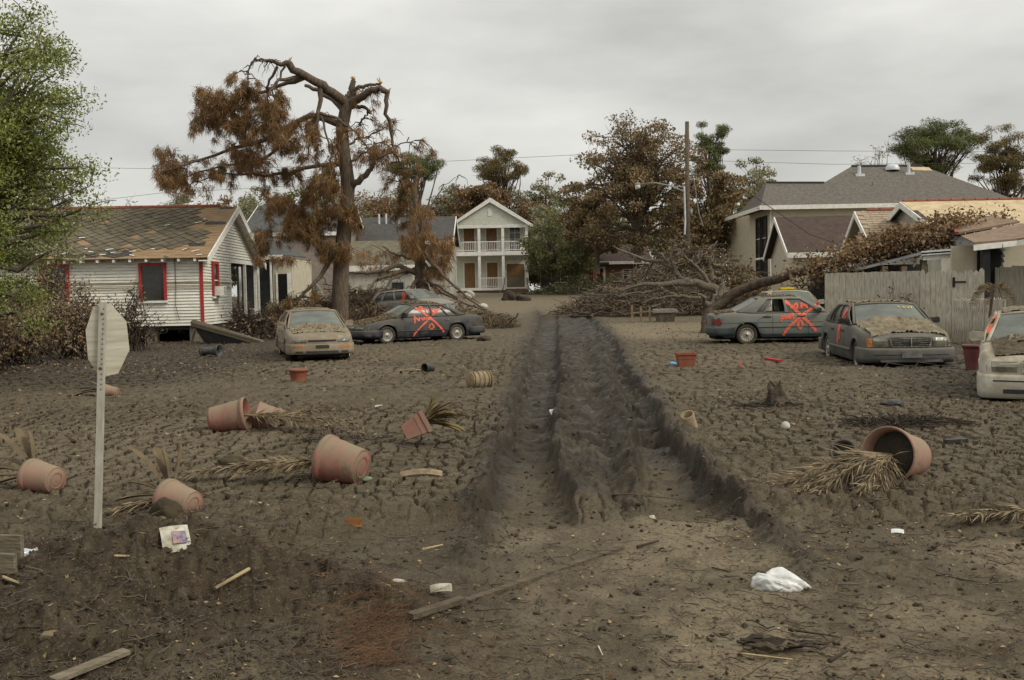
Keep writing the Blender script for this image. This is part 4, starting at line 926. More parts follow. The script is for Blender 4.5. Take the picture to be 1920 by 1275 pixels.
def tufts(C, D, rg, n, ln, wd, spread=.9, droop=.35):
    """needle tufts: n slim triangles each, round direction D"""
    N = len(C); d = D[:, None, :] + rg.normal(size=(N, n, 3)) * spread; d[..., 2] -= droop; d /= np.linalg.norm(d, axis=2, keepdims=True)
    L = ln * rg.uniform(.6, 1.25, (N, n, 1)); s = np.cross(d, rg.normal(size=(N, n, 3))); s /= np.linalg.norm(s, axis=2, keepdims=True) + 1e-9
    o = C[:, None, :] + rg.normal(size=(N, n, 3)) * ln * .18
    V = np.stack([o + s * wd / 2, o - s * wd / 2, o + d * L], axis=2).reshape(-1, 3); return V, np.arange(len(V)).reshape(-1, 3)
SB = sub_branches(tips, rg, 13, 1.0); TV, TF = tubes(SB, np.linspace(.026, .007, 7)[None] * np.ones((len(SB), 1)), 4); mk('twigs', TV, TF.astype(np.int32), MATS['bark_brown'], proot)['kind'] = 'stuff'
# needle clumps: dense in the mass left of the trunk, thin elsewhere
C = []; D = []
for Q in list(SB) + [q[4:] for q in tips]:
    zpix = Q[-1]
    for _ in range(9):
        i = rg.integers(len(Q) // 3, len(Q)); C.append(Q[i] + rg.normal(size=3) * .09); t = Q[min(i + 1, len(Q) - 1)] - Q[max(i - 1, 0)]; D.append(t / (np.linalg.norm(t) + 1e-6))
def pixbox(x0, x1, y0, y1, n, dys):
    o = []
    for _ in range(n): o.append(np.array(at(rg.uniform(x0, x1), rg.uniform(y0, y1), PY + rg.uniform(*dys))) - PB)
    return o
ex = pixbox(395, 590, 225, 330, 560, (-2.3, 1.5)) + pixbox(365, 480, 165, 250, 330, (-2.2, -.3)) + pixbox(500, 640, 325, 455, 620, (-1.6, .8)) + pixbox(480, 625, 430, 492, 480, (-1.6, .6)) + pixbox(290, 420, 275, 335, 220, (-2.4, .5)) + pixbox(690, 745, 225, 310, 130, (-.8, .5)) + pixbox(600, 665, 225, 290, 60, (-.8, .8)) + pixbox(650, 672, 380, 440, 50, (-.4, .2)) + pixbox(585, 660, 390, 500, 260, (-.9, -.3)) + pixbox(480, 600, 260, 345, 200, (-1., .6))
for c0 in ex:
    nz_ = vn(np.array([c0[0] * .9]), np.array([c0[2] * 1.1]), 5)[0]
    if nz_ > -.17: C.append(c0); D.append(np.array([rg.normal() * .3, rg.normal() * .3, -.5]))
C = np.array(C); D = np.array(D); WX = C[:, 0] + PB[0]; WZ = C[:, 2] + PB[2]; tx = float(at(648, 300, PY).x)
keep = (fbm(C[:, 0] * .75 + 3, C[:, 2] * .95 + C[:, 1] * .3, 3, 8) > -.27) & ~((WZ > at(500, 175, PY).z) & (WX > at(470, 150, PY).x)) & ~((WX > tx - 1.0) & (rg.random(len(C)) < .6) & (WZ > at(640, 340, PY).z)) & ~((WX > tx + .4) & (rg.random(len(C)) < .25))
C, D = C[keep], D[keep]
NV, NF = tufts(C, D, rg, 26, .33, .023, .6, .5); mk('brown_needles', NV, NF.astype(np.int32), MATS['needle_rust'], proot)['kind'] = 'stuff'
k = rg.choice(len(C), 420); NV, NF = tufts(C[k] + rg.normal(size=(420, 3)) * .2, D[k], rg, 20, .30, .022, .7, .2); mk('green_needles', NV, NF.astype(np.int32), MATS['needle_mixed'], proot)['kind'] = 'stuff'

# ---- second broken tree behind the blue car, splayed at the foot
b2 = gbase(792, 52); r2 = empty('snapped_tree', b2, 0, 'snapped tree with hanging rust needles and splayed grey limbs behind silver hatchback', 'tree'); B2 = np.array(b2)
S2 = [([(790, 575), (786, 540), (783, 500), (793, 460), (790, 420), (775, 370), (782, 330)], [0] * 7, .24, .07), ([(780, 512), (750, 498), (715, 507), (665, 512)], [0, -.5, -1, -1.5], .15, .07), ([(778, 505), (735, 515), (705, 525), (690, 545)], [0, -.8, -1.5, -2.], .14, .05), ([(785, 490), (755, 480), (735, 474), (718, 462)], [0, .3, .5, .7], .10, .03), ([(782, 520), (772, 545), (778, 570)], [0, -.6, -1], .13, .06), ([(788, 515), (800, 540), (812, 560)], [0, -.4, -.8], .10, .05), ([(795, 480), (802, 505), (800, 525), (815, 545)], [0, -.3, -.5, -.8], .09, .04), ([(795, 475), (815, 500), (845, 530), (880, 560), (920, 590)], [0, -1, -2, -3, -4], .10, .03), ([(800, 525), (840, 545), (870, 575), (900, 612)], [-.5, -2, -4, -6], .08, .02), ([(806, 530), (850, 560), (890, 575), (950, 600)], [-.5, -1, -2, -3], .07, .02), ([(790, 420), (812, 380), (835, 345), (858, 330)], [0, .2, .4, .5], .05, .01), ([(790, 430), (770, 400), (740, 385), (715, 380)], [0, .2, .4, .5], .05, .01), ([(795, 440), (815, 460), (838, 475)], [0, 0, 0], .05, .02), ([(700, 560), (740, 520), (768, 510)], [-2, -1, 0], .06, .05)]
t2 = []
for pts, dy, r0, r1 in S2:
    Q = wig(resample([at(x, y, 52 + d) for (x, y), d in zip(pts, dy)], 12), .04, rg) - B2; TV, TF = tubes(Q[None], np.linspace(r0, r1, 12)[None], 7); mk('limb' if r0 < .2 else 'trunk', TV, TF.astype(np.int32), MATS['bark_brown' if r0 < .2 else 'bark_brown'], r2, True); t2.append(Q)
C = []
for (x0, x1, y0, y1, n) in ((772, 810, 390, 480, 90), (808, 848, 440, 510, 110), (752, 790, 435, 480, 60), (670, 745, 470, 515, 40), (790, 835, 500, 560, 40)):
    for _ in range(n): C.append(np.array(at(rg.uniform(x0, x1), rg.uniform(y0, y1), 52 + rg.uniform(-1.0, 1.0))) - B2)
C = np.array(C); NV, NF = tufts(C, np.tile([0., 0, -.8], (len(C), 1)), rg, 20, .40, .026, .55, .4); mk('brown_needles', NV, NF.astype(np.int32), MATS['needle_rust'], r2)['kind'] = 'stuff'
SB = sub_branches(t2, rg, 5, 1.2); TV, TF = tubes(SB, np.linspace(.03, .008, 7)[None] * np.ones((len(SB), 1)), 4); mk('twigs', TV, TF.astype(np.int32), MATS['bark_brown'], r2)['kind'] = 'stuff'

# ---- background trees
def bg(name, label, px, ytop, ybot, wpx, Y, leafm, seed, ncl=60, rcf=.22, nleaf=9000, ls=.30, asp=.35, bark='bark_brown', tr=.22, hang=.1, shell=.4, group=None, cat='tree', clflat=.75, twigs=2, fork=.45):
    zt = hgt(px, ytop, Y); zb_ = hgt(px, ybot, Y); rx = wpx / 2 / FPX * Y; rz_ = (zt - zb_) / 2
    return crown_tree(name, label, gbase(px, Y, -.1), zt * .92, (0, 0, (zt + zb_) / 2), (rx, rx, rz_), ncl, max(rx, .5) * rcf, nleaf, ls, asp, leafm, bark, seed, tr, hang, group, fork=fork, shell=shell, clflat=clflat, twigs=twigs)
bg('magnolia_tree', 'large brown leaved magnolia behind the utility pole', 1200, 195, 480, 235, 78, 'leaf_magnolia', 11, 260, .15, 22000, .24, .45, tr=.30, hang=.35, shell=.2, twigs=5)
bg('magnolia_tree', 'lower brown magnolia to the right of utility pole', 1345, 300, 500, 150, 76, 'leaf_magnolia', 12, 100, .19, 9000, .28, .5, tr=.25, hang=.3, shell=.25)
bg('magnolia_tree', 'brown magnolia spreading over low brick house', 1120, 330, 490, 130, 84, 'leaf_magnolia', 13, 90, .20, 9000, .28, .5, tr=.25, hang=.3, shell=.2)
bg('pine_tree', 'green topped pine rising beside the utility pole', 1335, 222, 330, 85, 88, 'needle_green', 14, 40, .26, 9000, .34, .12, tr=.22, clflat=.6)
bg('pine_tree', 'round green pine behind the right grey roof', 1758, 228, 325, 150, 88, 'needle_green', 15, 70, .24, 22000, .36, .12, tr=.28, clflat=.6, shell=.5)
bg('pine_tree', 'brownish pine at right edge above roofs', 1890, 232, 375, 130, 84, 'needle_mixed', 16, 70, .22, 18000, .34, .12, tr=.24, clflat=.6, shell=.35)
bg('pine_tree', 'umbrella shaped green pine behind snapped tree', 782, 278, 335, 105, 90, 'needle_green', 17, 36, .28, 9000, .34, .12, tr=.26, clflat=.5, shell=.5)
bg('pine_tree', 'round olive pine rising behind white porch house', 946, 276, 355, 100, 112, 'needle_mixed', 18, 50, .26, 11000, .42, .12, tr=.30, clflat=.6, shell=.5)
bg('brown_tree', 'rust brown tree behind porch house roof', 915, 335, 420, 110, 108, 'leaf_brown', 19, 50, .26, 8000, .38, .4, tr=.25)
bg('brown_tree', 'dead brown tree right of porch house roof', 1000, 355, 500, 120, 112, 'leaf_brown', 20, 60, .26, 5000, .36, .4, tr=.25)
gt = bg('green_tree', 'slim grey green tree above the wooded background', 1030, 308, 480, 75, 118, 'leaf_paleolive', 21, 50, .30, 5000, .36, .4, tr=.2, group='trees of the wooded background')
gt2 = bg('green_tree', 'olive green tree in the wooded background', 1045, 380, 540, 110, 108, 'leaf_olive', 22, 70, .28, 9000, .34, .4, tr=.2, group='trees of the wooded background')
gt3 = bg('green_tree', 'olive green tree in the wooded background', 1395, 400, 520, 110, 92, 'leaf_olive', 23, 70, .28, 9000, .34, .4, tr=.2, group='trees of the wooded background')
wide = [(gt2, 700, 104, .95), (gt, 840, 112, .88), (gt2, 560, 100, .95), (gt3, 860, 106, 1.15), (gt, 480, 104, .82), (gt2, 410, 98, .8), (gt, 345, 100, .82), (gt3, 1000, 116, 1.15), (gt3, 1090, 112, 1.2), (gt, 1420, 104, .98), (gt2, 1470, 108, .8), (gt3, 620, 110, 1.25), (gt, 740, 116, .9), (gt2, 780, 112, 1.0), (gt3, 930, 122, 1.4), (gt2, 1170, 104, .9), (gt2, 1250, 110, 1.0), (gt3, 1310, 108, 1.2), (gt, 100, 90, .9), (gt3, 200, 95, .9)]
for k, (src, px, Y, sc) in enumerate(wide): copy_tree(src, gbase(px, Y, -.1), k * 1.7, sc, 'olive green tree in the wooded background')
gt['label'] = 'olive green tree in the wooded background'
band = [('brown_tree', 'pale brown half-bare tree behind the snapped tree', 720, 345, 480, 150, 108, 'leaf_brown', 81), ('green_tree', 'pale green tree behind the dark roofed house', 640, 365, 480, 130, 104, 'leaf_paleolive', 82), ('green_tree', 'olive tree between pines and porch house', 860, 340, 500, 110, 114, 'leaf_olive', 83), ('brown_tree', 'brown leaved tree just left of porch house', 830, 375, 500, 90, 106, 'leaf_brown', 84), ('green_tree', 'pale green tree just right of porch house', 1020, 375, 530, 120, 106, 'leaf_paleolive', 85), ('brown_tree', 'sparse brown tree before the big magnolia', 1090, 330, 520, 110, 92, 'leaf_magnolia', 86), ('green_tree', 'pale olive tree behind the slate roofed house', 500, 360, 470, 150, 96, 'leaf_paleolive', 87), ('green_tree', 'light green tree behind the pine trunk', 590, 350, 480, 110, 98, 'leaf_olive', 88), ('green_tree', 'light green tree beside the beige house', 1410, 350, 520, 90, 84, 'leaf_paleolive', 89), ('brown_tree', 'brown tree filling the gap by the utility pole', 1290, 330, 500, 120, 86, 'leaf_brown', 90)]
for (nm, lab, px, yt, yb, w_, Y, lm, sd) in band: bg(nm, lab, px, yt, yb, w_, Y, lm, sd, 70, .24, 6500, .34, .42, bark='bark_grey', tr=.18, shell=.2)
for k, (px, yt, yb, w_, Y, lm, lab) in enumerate(((980, 330, 500, 90, 118, 'leaf_paleolive', 'tall pale tree filling the gap behind porch house'), (1060, 345, 520, 100, 112, 'leaf_olive', 'broad olive tree between porch house and magnolia'), (760, 370, 500, 120, 110, 'leaf_olive', 'broad olive tree behind the hanging rust needles'), (430, 372, 470, 130, 100, 'leaf_brown', 'brown tree showing over the cottage ridge end'), (1150, 380, 520, 120, 100, 'leaf_olive', 'olive tree under the big magnolia'), (900, 350, 480, 100, 120, 'leaf_paleolive', 'pale tree under the round olive pine'))): bg('green_tree', lab, px, yt, yb, w_, Y, lm, 130 + k, 80, .22, 6500, .32, .42, bark='bark_grey', tr=.16, shell=.15, twigs=3)
bare = []
bg('green_tree', 'olive tree shading the low brick house', 1035, 400, 530, 110, 88, 'leaf_olive', 51, 60, .28, 8000, .26, .4, tr=.15); bg('green_tree', 'small olive tree left of the brick house door', 1078, 440, 535, 80, 86, 'leaf_olive', 52, 40, .3, 4500, .24, .4, tr=.12)
for k, (px, yt, Y, lab) in enumerate(((270, 360, 85, 'bare twiggy treetop above cottage ridge'), (1650, 245, 86, 'bare leafless treetop beside round green pine'), (1425, 325, 90, 'thin sparse treetop left of grey roofed house'), (350, 335, 75, 'sparse dead treetop behind cottage ridge'))):
    bg('sparse_tree', lab, px, yt, yt + 150, 90, Y, 'leaf_paleolive', 40 + k, 40, .3, 500 if k != 2 else 2200, .25, .3, bark='bark_grey', tr=.10, twigs=5, shell=.5)

# ---- tangled brush heaps
def brush(name, label, base, rx, ry, h, n, seed, leafm=None, nleaf=0, ls=.12, bark='twig_mud', rmax=.03, ln=1.6, group='tangled brush heaps', needles=0, big=5, rot=0, cat='brush heap'):
    rg = np.random.default_rng(seed); root = empty(name, base, rot, label, cat, group); K = 8
    a = rg.uniform(0, 2 * PI, n); q = rg.uniform(0, 1, n) ** .6; cx, cy = rx * q * np.cos(a), ry * q * np.sin(a); top = h * np.clip(1 - q ** 2, .05, 1) * (.75 + .6 * fbm(cx * .9 + seed, cy * .9, 2, seed)); cz = top * rg.uniform(.0, 1.05, n) ** .7
    d = unit(rg, n) * [1, 1, .38]; L = ln * rg.uniform(.3, 1.1, n); s = np.stack([cx, cy, cz], 1); bendv = rg.normal(size=(n, 3)) * .28 * L[:, None]
    t = np.linspace(-.5, .5, K)[None, :, None]; P = s[:, None, :] + d[:, None, :] * L[:, None, None] * t + bendv[:, None, :] * (t * t - .1) + rg.normal(size=(n, K, 3)) * .02
    P[..., 2] = np.maximum(P[..., 2], .01 + .02 * rg.random((n, K)))
    rr = rmax * rg.uniform(.15, 1, n) ** 2.2 + .004; TV, TF = tubes(P[:, [0, 2, 4, 5, 7]], rr[:, None] * np.linspace(1, .35, 5)[None], 3); mk('tangled_twigs', TV, TF.astype(np.int32), MATS[bark], root)['kind'] = 'stuff'
    for k in range(big):
        i = rg.integers(0, n); Q = P[i] + (P[i] - P[i].mean(0)) * 1.0; Q[:, 2] = np.clip(Q[:, 2], .05, h * 1.15); TV, TF = tubes(wig(resample(Q, 12), .04, rg)[None], np.linspace(.075, .025, 12)[None] * rg.uniform(.6, 1.2), 7); mk('branch', TV, TF.astype(np.int32), MATS['bark_grey' if k % 2 else 'bark_brown'], root, True)
    if nleaf:
        i = rg.integers(0, n, nleaf); j = rg.integers(0, K, nleaf); C = P[i, j] + rg.normal(size=(nleaf, 3)) * .10; C[:, 2] = np.abs(C[:, 2]) + .02; LV, LF = leaves(C, ls, .42, rg, hang=.2); mk('dead_leaves', LV, LF.astype(np.int32), MATS[leafm], root)['kind'] = 'stuff'
    if needles:
        i = rg.integers(0, n, needles); C = P[i, rg.integers(0, K, needles)] + rg.normal(size=(needles, 3)) * .08; C[:, 2] = np.abs(C[:, 2]) + .05; NV, NF = tufts(C, np.tile([0., 0, -.5], (needles, 1)), rg, 20, .40, .022, .5, .4); mk('dead_needles', NV, NF.astype(np.int32), MATS['leaf_dead' if seed % 2 else 'bark_dark'], root)['kind'] = 'stuff'
    return root
def bp(px, Y): x = (px - 960) / FPX * Y; return (x, Y, gz(x, Y) - .02)
brush('brush_heap', 'brown brush heap beside the cottage porch and pine trunk', bp(560, 42.5), 2.1, 1.5, 2.3, 620, 61, 'leaf_dead', 2200, .14, needles=420, rmax=.035, bark='bark_dark')
brush('brush_heap', 'low dark brush heap left of the pine foot', bp(470, 41), 1.7, 1.2, 1.3, 420, 62, 'leaf_dead', 1500, .13, needles=120, bark='bark_dark')
brush('brush_heap', 'dark brush heap between pine trunk and silver hatchback', bp(695, 44.5), 1.7, 1.3, 1.75, 600, 63, 'leaf_dead', 900, .12, needles=420, rmax=.035, bark='bark_dark')
brush('brush_heap', 'brush heap of bare sticks right of silver hatchback', bp(880, 46), 2.2, 1.6, 1.15, 700, 65, 'leaf_dead', 700, .11, needles=200, rmax=.035)
brush('brush_heap', 'dense brush heap in front of olive roofed house', bp(680, 56), 3.2, 1.2, 2.3, 900, 73, 'leaf_dead', 3500, .15, needles=300, rmax=.04, ln=2.2, bark='bark_dark')
brush('brush_heap', 'brush heap hiding the yellow house wall', bp(560, 56), 2.6, 1.2, 2.2, 700, 75, 'leaf_brown', 3000, .15, needles=200, rmax=.04, ln=2.0, bark='bark_dark')
brush('brush_heap', 'tall tangled brush under the snapped tree', bp(760, 54), 4.0, 1.8, 1.9, 900, 67, 'leaf_dead', 1500, .14, needles=260, rmax=.04, ln=2.2)
brush('brush_heap', 'wide heap of dead branches and leaves under brown magnolia', bp(1235, 56), 5.6, 3.0, 3.0, 2000, 68, 'leaf_brown', 6000, .15, bark='bark_grey', rmax=.05, ln=2.6, big=14)
brush('brush_heap', 'tall brown leafy brush behind the grey fallen limbs', bp(1310, 62), 5.0, 2.5, 4.6, 1300, 69, 'leaf_magnolia', 11000, .22, rmax=.05, ln=2.8, big=8)
brush('brush_heap', 'dark brush heap between fallen trunk and board fence', bp(1500, 39.5), 1.8, 1.2, 1.8, 620, 70, 'leaf_brown', 1800, .13, rmax=.04, bark='bark_dark')
brush('brush_heap', 'thin brush in front of low brick house', bp(1130, 84), 7, 2, 1.6, 600, 71, 'leaf_olive', 2500, .25, rmax=.05, ln=2.5, big=2)

# ---- fallen tree on the right: root plate, trunk propped up, brown crown lying on the carport roof
fb = gbase(1335, 38.5); fr_ = empty('fallen_tree', fb, 0, 'uprooted tree with thick trunk leaning over fence and brown crown on carport roof', 'tree'); FB = np.array(fb)
Q = wig(resample([at(1318, 632, 37.5), at(1330, 585, 38), at(1375, 548, 38), at(1430, 528, 37.5), at(1500, 512, 36.5), at(1560, 497, 35.5), at(1620, 482, 35), at(1700, 462, 34.5)], 22), .03, rg) - FB
TV, TF = tubes(Q[None], np.interp(np.linspace(0, 1, 22), [0, .1, .5, .75, 1], [.12, .19, .165, .11, .05])[None], 12); mk('trunk', TV, TF.astype(np.int32), MATS['bark_fallen'], fr_, True)
for k in range(9):
    a = np.array(at(1335 + rg.uniform(-8, 25), 565 + rg.uniform(-25, 20), 38.2)) - FB; e = a + np.array([rg.uniform(-.9, .7), rg.uniform(-.6, .8), rg.uniform(-.5, .9)]); e[2] = max(e[2], .02); TV, TF = tubes(wig(bez(a, (a + e) / 2 + [0, 0, .2], e, 8), .04, rg)[None], np.linspace(.13, .02, 8)[None], 6); mk('root', TV, TF.astype(np.int32), MATS['bark_grey'], fr_, True)
P = []
for k in range(46):
    a = Q[rg.integers(15, 22)]; fx_ = rg.uniform(1630, 1885); e = np.array(at(fx_, rg.uniform(395 if fx_ > 1740 else 438, 452 if fx_ > 1715 else 480), rg.uniform(34.5, 38))) - FB; P.append(wig(bez(a, (a + e) / 2 + [0, 0, .3], e, 9), .05, rg))
P = np.array(P); TV, TF = tubes(P, np.linspace(.05, .012, 9)[None] * np.ones((len(P), 1)), 5); mk('crown_branches', TV, TF.astype(np.int32), MATS['bark_dark'], fr_, True)['kind'] = 'stuff'
n = 11000; i = rg.integers(0, len(P), n); C = P[i, rg.integers(3, 9, n)] + rg.normal(size=(n, 3)) * [.26, .30, .15]; LV, LF = leaves(C, .15, .5, rg, hang=.2); mk('crown', LV, LF.astype(np.int32), MATS['leaf_brown'], fr_)['kind'] = 'stuff'
n = 1500; i = rg.integers(0, 12, n); C = Q[rg.integers(13, 19, n)] + rg.normal(size=(n, 3)) * [.5, .5, .28]; LV, LF = leaves(C, .15, .5, rg, hang=.2); mk('leaf_clump', LV, LF.astype(np.int32), MATS['leaf_brown'], fr_)['kind'] = 'stuff'

# ---- grey bare limbs lying left of it
gb = gbase(1310, 46); g_ = empty('bare_fallen_tree', gb, 0, 'fallen grey tree with bare bleached limbs reaching across the brush', 'tree'); GB = np.array(gb)
G = [([(1365, 555), (1340, 541), (1300, 533), (1270, 530), (1235, 532), (1200, 533), (1165, 546)], .24, .04), ([(1300, 532), (1272, 520), (1262, 500), (1240, 492), (1215, 488), (1185, 478), (1150, 462)], .15, .03), ([(1268, 515), (1258, 480), (1262, 462), (1266, 440)], .10, .02), ([(1258, 490), (1285, 465), (1300, 445)], .08, .02), ([(1252, 490), (1235, 475), (1225, 462)], .07, .02), ([(1330, 535), (1320, 515), (1305, 498), (1285, 482), (1278, 465)], .11, .03), ([(1335, 525), (1333, 495), (1336, 480), (1330, 465), (1345, 452)], .12, .03), ([(1335, 492), (1352, 500), (1368, 485), (1376, 470)], .09, .03), ([(1330, 560), (1290, 556), (1250, 555), (1230, 560), (1205, 568)], .10, .03), ([(1270, 555), (1250, 545), (1225, 535)], .07, .03), ([(1280, 558), (1262, 566), (1240, 568)], .06, .02), ([(1260, 540), (1215, 548), (1180, 548), (1160, 556)], .06, .02), ([(1345, 560), (1355, 545), (1350, 525), (1335, 520)], .22, .12), ([(1200, 533), (1185, 522), (1170, 516)], .05, .015), ([(1305, 497), (1310, 480), (1320, 470)], .05, .02)]
for pts, r0, r1 in G:
    dy = rg.uniform(-.6, .6); Q = wig(resample([at(x, y, 46 + dy * k / len(pts)) for k, (x, y) in enumerate(pts)], 14), .035, rg) - GB; TV, TF = tubes(Q[None], np.linspace(r0, r1, 14)[None], 8); mk('limb', TV, TF.astype(np.int32), MATS['bark_grey'], g_, True)
    S = sub_branches([Q], rg, 8, 1.3, droop=.0); TV, TF = tubes(S, np.linspace(.022, .006, 7)[None] * np.ones((len(S), 1)), 4); mk('twigs', TV, TF.astype(np.int32), MATS['bark_grey'], g_)['kind'] = 'stuff'
# ================================================================== BUILDINGS
FL = (.135, .108, .066)
mat('clap_white', (.76, .745, .66), (.60, .575, .49), 3, .75, .15, 20, stain=[(.4, 1.3, (.36, .32, .235), .35)], wear=(4, .70, (.36, .33, .26)), stretch=(.6, .6, 3))
mat('flood_line', (.20, .155, .085), (.33, .28, .19), 5, .9, stretch=(.5, .5, 6))
mat('trim_white', (.78, .77, .71), (.60, .58, .52), 5, .7, .1, wear=(6, .64, (.40, .36, .28)))
mat('trim_red', (.42, .035, .035), (.28, .030, .028), 6, .65, .1, wear=(8, .68, (.50, .45, .38)))
mat('shingle_moss', (.150, .125, .082), (.070, .060, .040), 2.2, .95, .5, 30, island=.25, sub=(.115, .108, .062))
mat('deck_wood', (.30, .20, .105), (.155, .103, .056), 4, .85, .3, 20, island=.25, stretch=(.5, 4, 4))
mat('felt_black', (.030, .029, .028), (.055, .050, .045), 5, .9, .3)
mat('ridge_terracotta', (.27, .085, .05), (.16, .065, .042), 5, .8, .2, island=.2)
mat('pier_concrete', (.20, .175, .13), (.10, .083, .058), 6, .95, .4)
mat('siding_bluegrey', (.120, .135, .140), (.075, .082, .082), 4, .8, .4, 20, wave=('Z', 3.5))
mat('siding_sage', (.58, .59, .49), (.50, .51, .42), 3, .75, .2, 15, wave=('Z', 2.2))
mat('siding_beige', (.56, .51, .385), (.48, .43, .32), 2, .75, .25, 15, wave=('Z', 2.5))
mat('wall_pink', (.28, .23, .20), (.2, .165, .14), 3, .85); mat('wall_yellow', (.50, .40, .20), (.36, .28, .15), 2, .85, wear=(2, .58, (.55, .52, .44)))
mat('wall_white', (.46, .44, .37), (.33, .31, .26), 2, .85, stain=[(0, 2.0, (.28, .24, .17), .7)])
mat('roof_grey', (.145, .128, .108), (.085, .075, .064), 5, .95, .6, 40, detail=10); mat('roof_dark', (.075, .071, .066), (.05, .047, .044), 3, .95, .5, 30)
mat('roof_slate', (.085, .086, .082), (.055, .056, .054), 3, .95, .4, 30); mat('roof_umber', (.078, .050, .038), (.045, .032, .026), 3, .9, .4, 30, wear=(9, .70, (.4, .37, .32)))
mat('roof_tan', (.36, .29, .21), (.25, .19, .13), 4, .95, .4, island=.22, bscale=30); mat('roof_olive', (.15, .135, .09), (.09, .08, .055), 3, .95, .4)
mat('roof_brown', (.25, .175, .12), (.16, .11, .075), 4, .9, .4, 30); mat('plywood', (.52, .41, .25), (.36, .28, .165), 2.5, .8, .15, island=.2)
mat('plywood_door', (.23, .125, .055), (.15, .082, .038), 2.5, .8, .1, stretch=(3, 3, .6))
mat('metal_white', (.62, .64, .66), (.45, .46, .46), 3, .45, metal=.1); mat('metal_grey', (.26, .28, .29), (.17, .17, .16), 3, .6)
mat('brick', (.20, .115, .075), (.12, .075, .05), 14, .9, .3); mat('fence_wood', (.50, .47, .39), (.30, .27, .21), 4, .9, .4, 30, island=.2, wear=(3, .60, (.20, .17, .12)), stretch=(6, 6, .8), stain=[(.1, .7, (.16, .13, .09), .7)])
mat('soft_white', (.75, .74, .70)); mat('shutter_black', (.02, .02, .022), rough=.7); mat('orange_sign', (.80, .13, .03), rough=.7)
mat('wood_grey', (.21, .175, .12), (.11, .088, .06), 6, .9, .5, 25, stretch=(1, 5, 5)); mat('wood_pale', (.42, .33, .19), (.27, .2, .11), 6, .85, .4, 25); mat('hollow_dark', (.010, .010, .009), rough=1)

def window(parent, x0, x1, z0, z1, y, framem='trim_white', nx=1, nz=2, t=.08, d=.06, dirn='-y', glass='house_glass', M=None):
    """window lying in the local plane y (facing -y) or x (facing +x with dirn '+x')"""
    def bx(b, a0, a1, c0, c1, e0, e1):
        if dirn == '-y': b.box(a0, a1, y - e1, y - e0, c0, c1)
        elif dirn == '+x': b.box(y + e0, y + e1, a0, a1, c0, c1)
        else: b.box(y - e1, y - e0, a0, a1, c0, c1)
        return b
    f = MB(); bx(f, x0 - t, x1 + t, z1, z1 + t, 0, d); bx(f, x0 - t, x0, z0, z1, 0, d); bx(f, x1, x1 + t, z0, z1, 0, d); fo = f.build('window_frame', MATS[framem], parent)
    bx(MB(), x0 - t * 1.3, x1 + t * 1.3, z0 - t * .8, z0, 0, d * 1.4).build('window_sill', MATS['trim_white'], fo)
    bx(MB(), x0, x1, z0, z1, .001, .014).build('window_pane', MATS[glass], fo)
    for i in range(1, nx): xx = lerp(x0, x1, i / nx); bx(MB(), xx - .018, xx + .018, z0, z1, .015, .032).build('muntin', MATS['trim_white'], fo)
    for j in range(1, nz): zz = lerp(z0, z1, j / nz); bx(MB(), x0, x1, zz - .02, zz + .02, .033, .045).build('muntin', MATS['trim_white'], fo)
    return fo

# ---------------------------------------------------------------- white cottage (local: x to the right, y back; corner at origin)
cx0, cy0 = at(381, 600, 40).x, 40.0
cot = empty('white_cottage', (cx0, cy0, gz(cx0, cy0)), R(1.7), 'white clapboard cottage with red trim and storm-torn mossy roof', 'house')
WL, WD, ZF, ZE, ZR = 10.0, 9.8, .63, 3.42, 5.62
MB().box(-WL, -.03, .03, 4.6, ZF, ZE).build('wall', MATS['clap_white'], cot); MB().box(-WL, -1.9, 4.6, WD, ZF, ZE).build('wall', MATS['clap_white'], cot)
MB().prism([(-.03, .03, ZE), (-.03, WD, ZE), (-.03, WD / 2, ZR - .12)], (-.25, 0, 0)).build('gable_wall', MATS['clap_white'], cot)
nb = 23; eh = (ZE - ZF) / nb
def clap(parent, a, b, z, h, mode, off):          # one lapped board, thick at its foot
    if mode == 'y': V = [(a, off, z), (a, off - .048, z), (a, off - .006, z + h), (a, off, z + h), (b, off, z), (b, off - .048, z), (b, off - .006, z + h), (b, off, z + h)]
    else: V = [(off, a, z), (off + .048, a, z), (off + .006, a, z + h), (off, a, z + h), (off, b, z), (off + .048, b, z), (off + .006, b, z + h), (off, b, z + h)]
    mk('clapboard', V, [(0, 1, 2, 3), (7, 6, 5, 4), (0, 4, 5, 1), (1, 5, 6, 2), (2, 6, 7, 3), (3, 7, 4, 0)], MATS['clap_white'], parent)
for k in range(nb):
    z = ZF + k * eh; clap(cot, -WL, -.09, z, eh - .002, 'y', .028); clap(cot, .09, 4.6, z, eh - .002, 'x', -.032)
k = 0; z = ZE
while z < ZR - .35:
    hw_ = (ZR - .12 - z - eh * .5) / (ZR - .12 - ZE) * WD / 2; clap(cot, WD / 2 - hw_, WD / 2 + hw_, z, eh - .002, 'x', -.032); z += eh
MB().box(-.085, .03, -.03, .085, ZF - .03, ZE).build('corner_board', MATS['trim_red'], cot)
MB().box(-.02, .01, 4.55, 4.68, ZF, ZE).build('corner_board', MATS['trim_white'], cot)
for zz, hh in ((2.26, .09), (2.12, .035), (2.02, .02)):
    MB().box(-WL, -.1, -.0235, -.0215, zz, zz + hh).build('flood_line', MATS['flood_line'], cot); MB().box(.018, .0195, .1, 4.5, zz, zz + hh).build('flood_line', MATS['flood_line'], cot)
window(cot, -2.30, -1.46, 1.62, 2.98, -.022, 'trim_red', 1, 1, .11, .07); window(cot, -6.1, -5.2, 1.62, 2.98, -.022, 'trim_red', 1, 1, .11, .07)
w = window(cot, 1.55, 2.25, 1.75, 3.05, .018, 'trim_red', 1, 2, .11, .07, '+x')
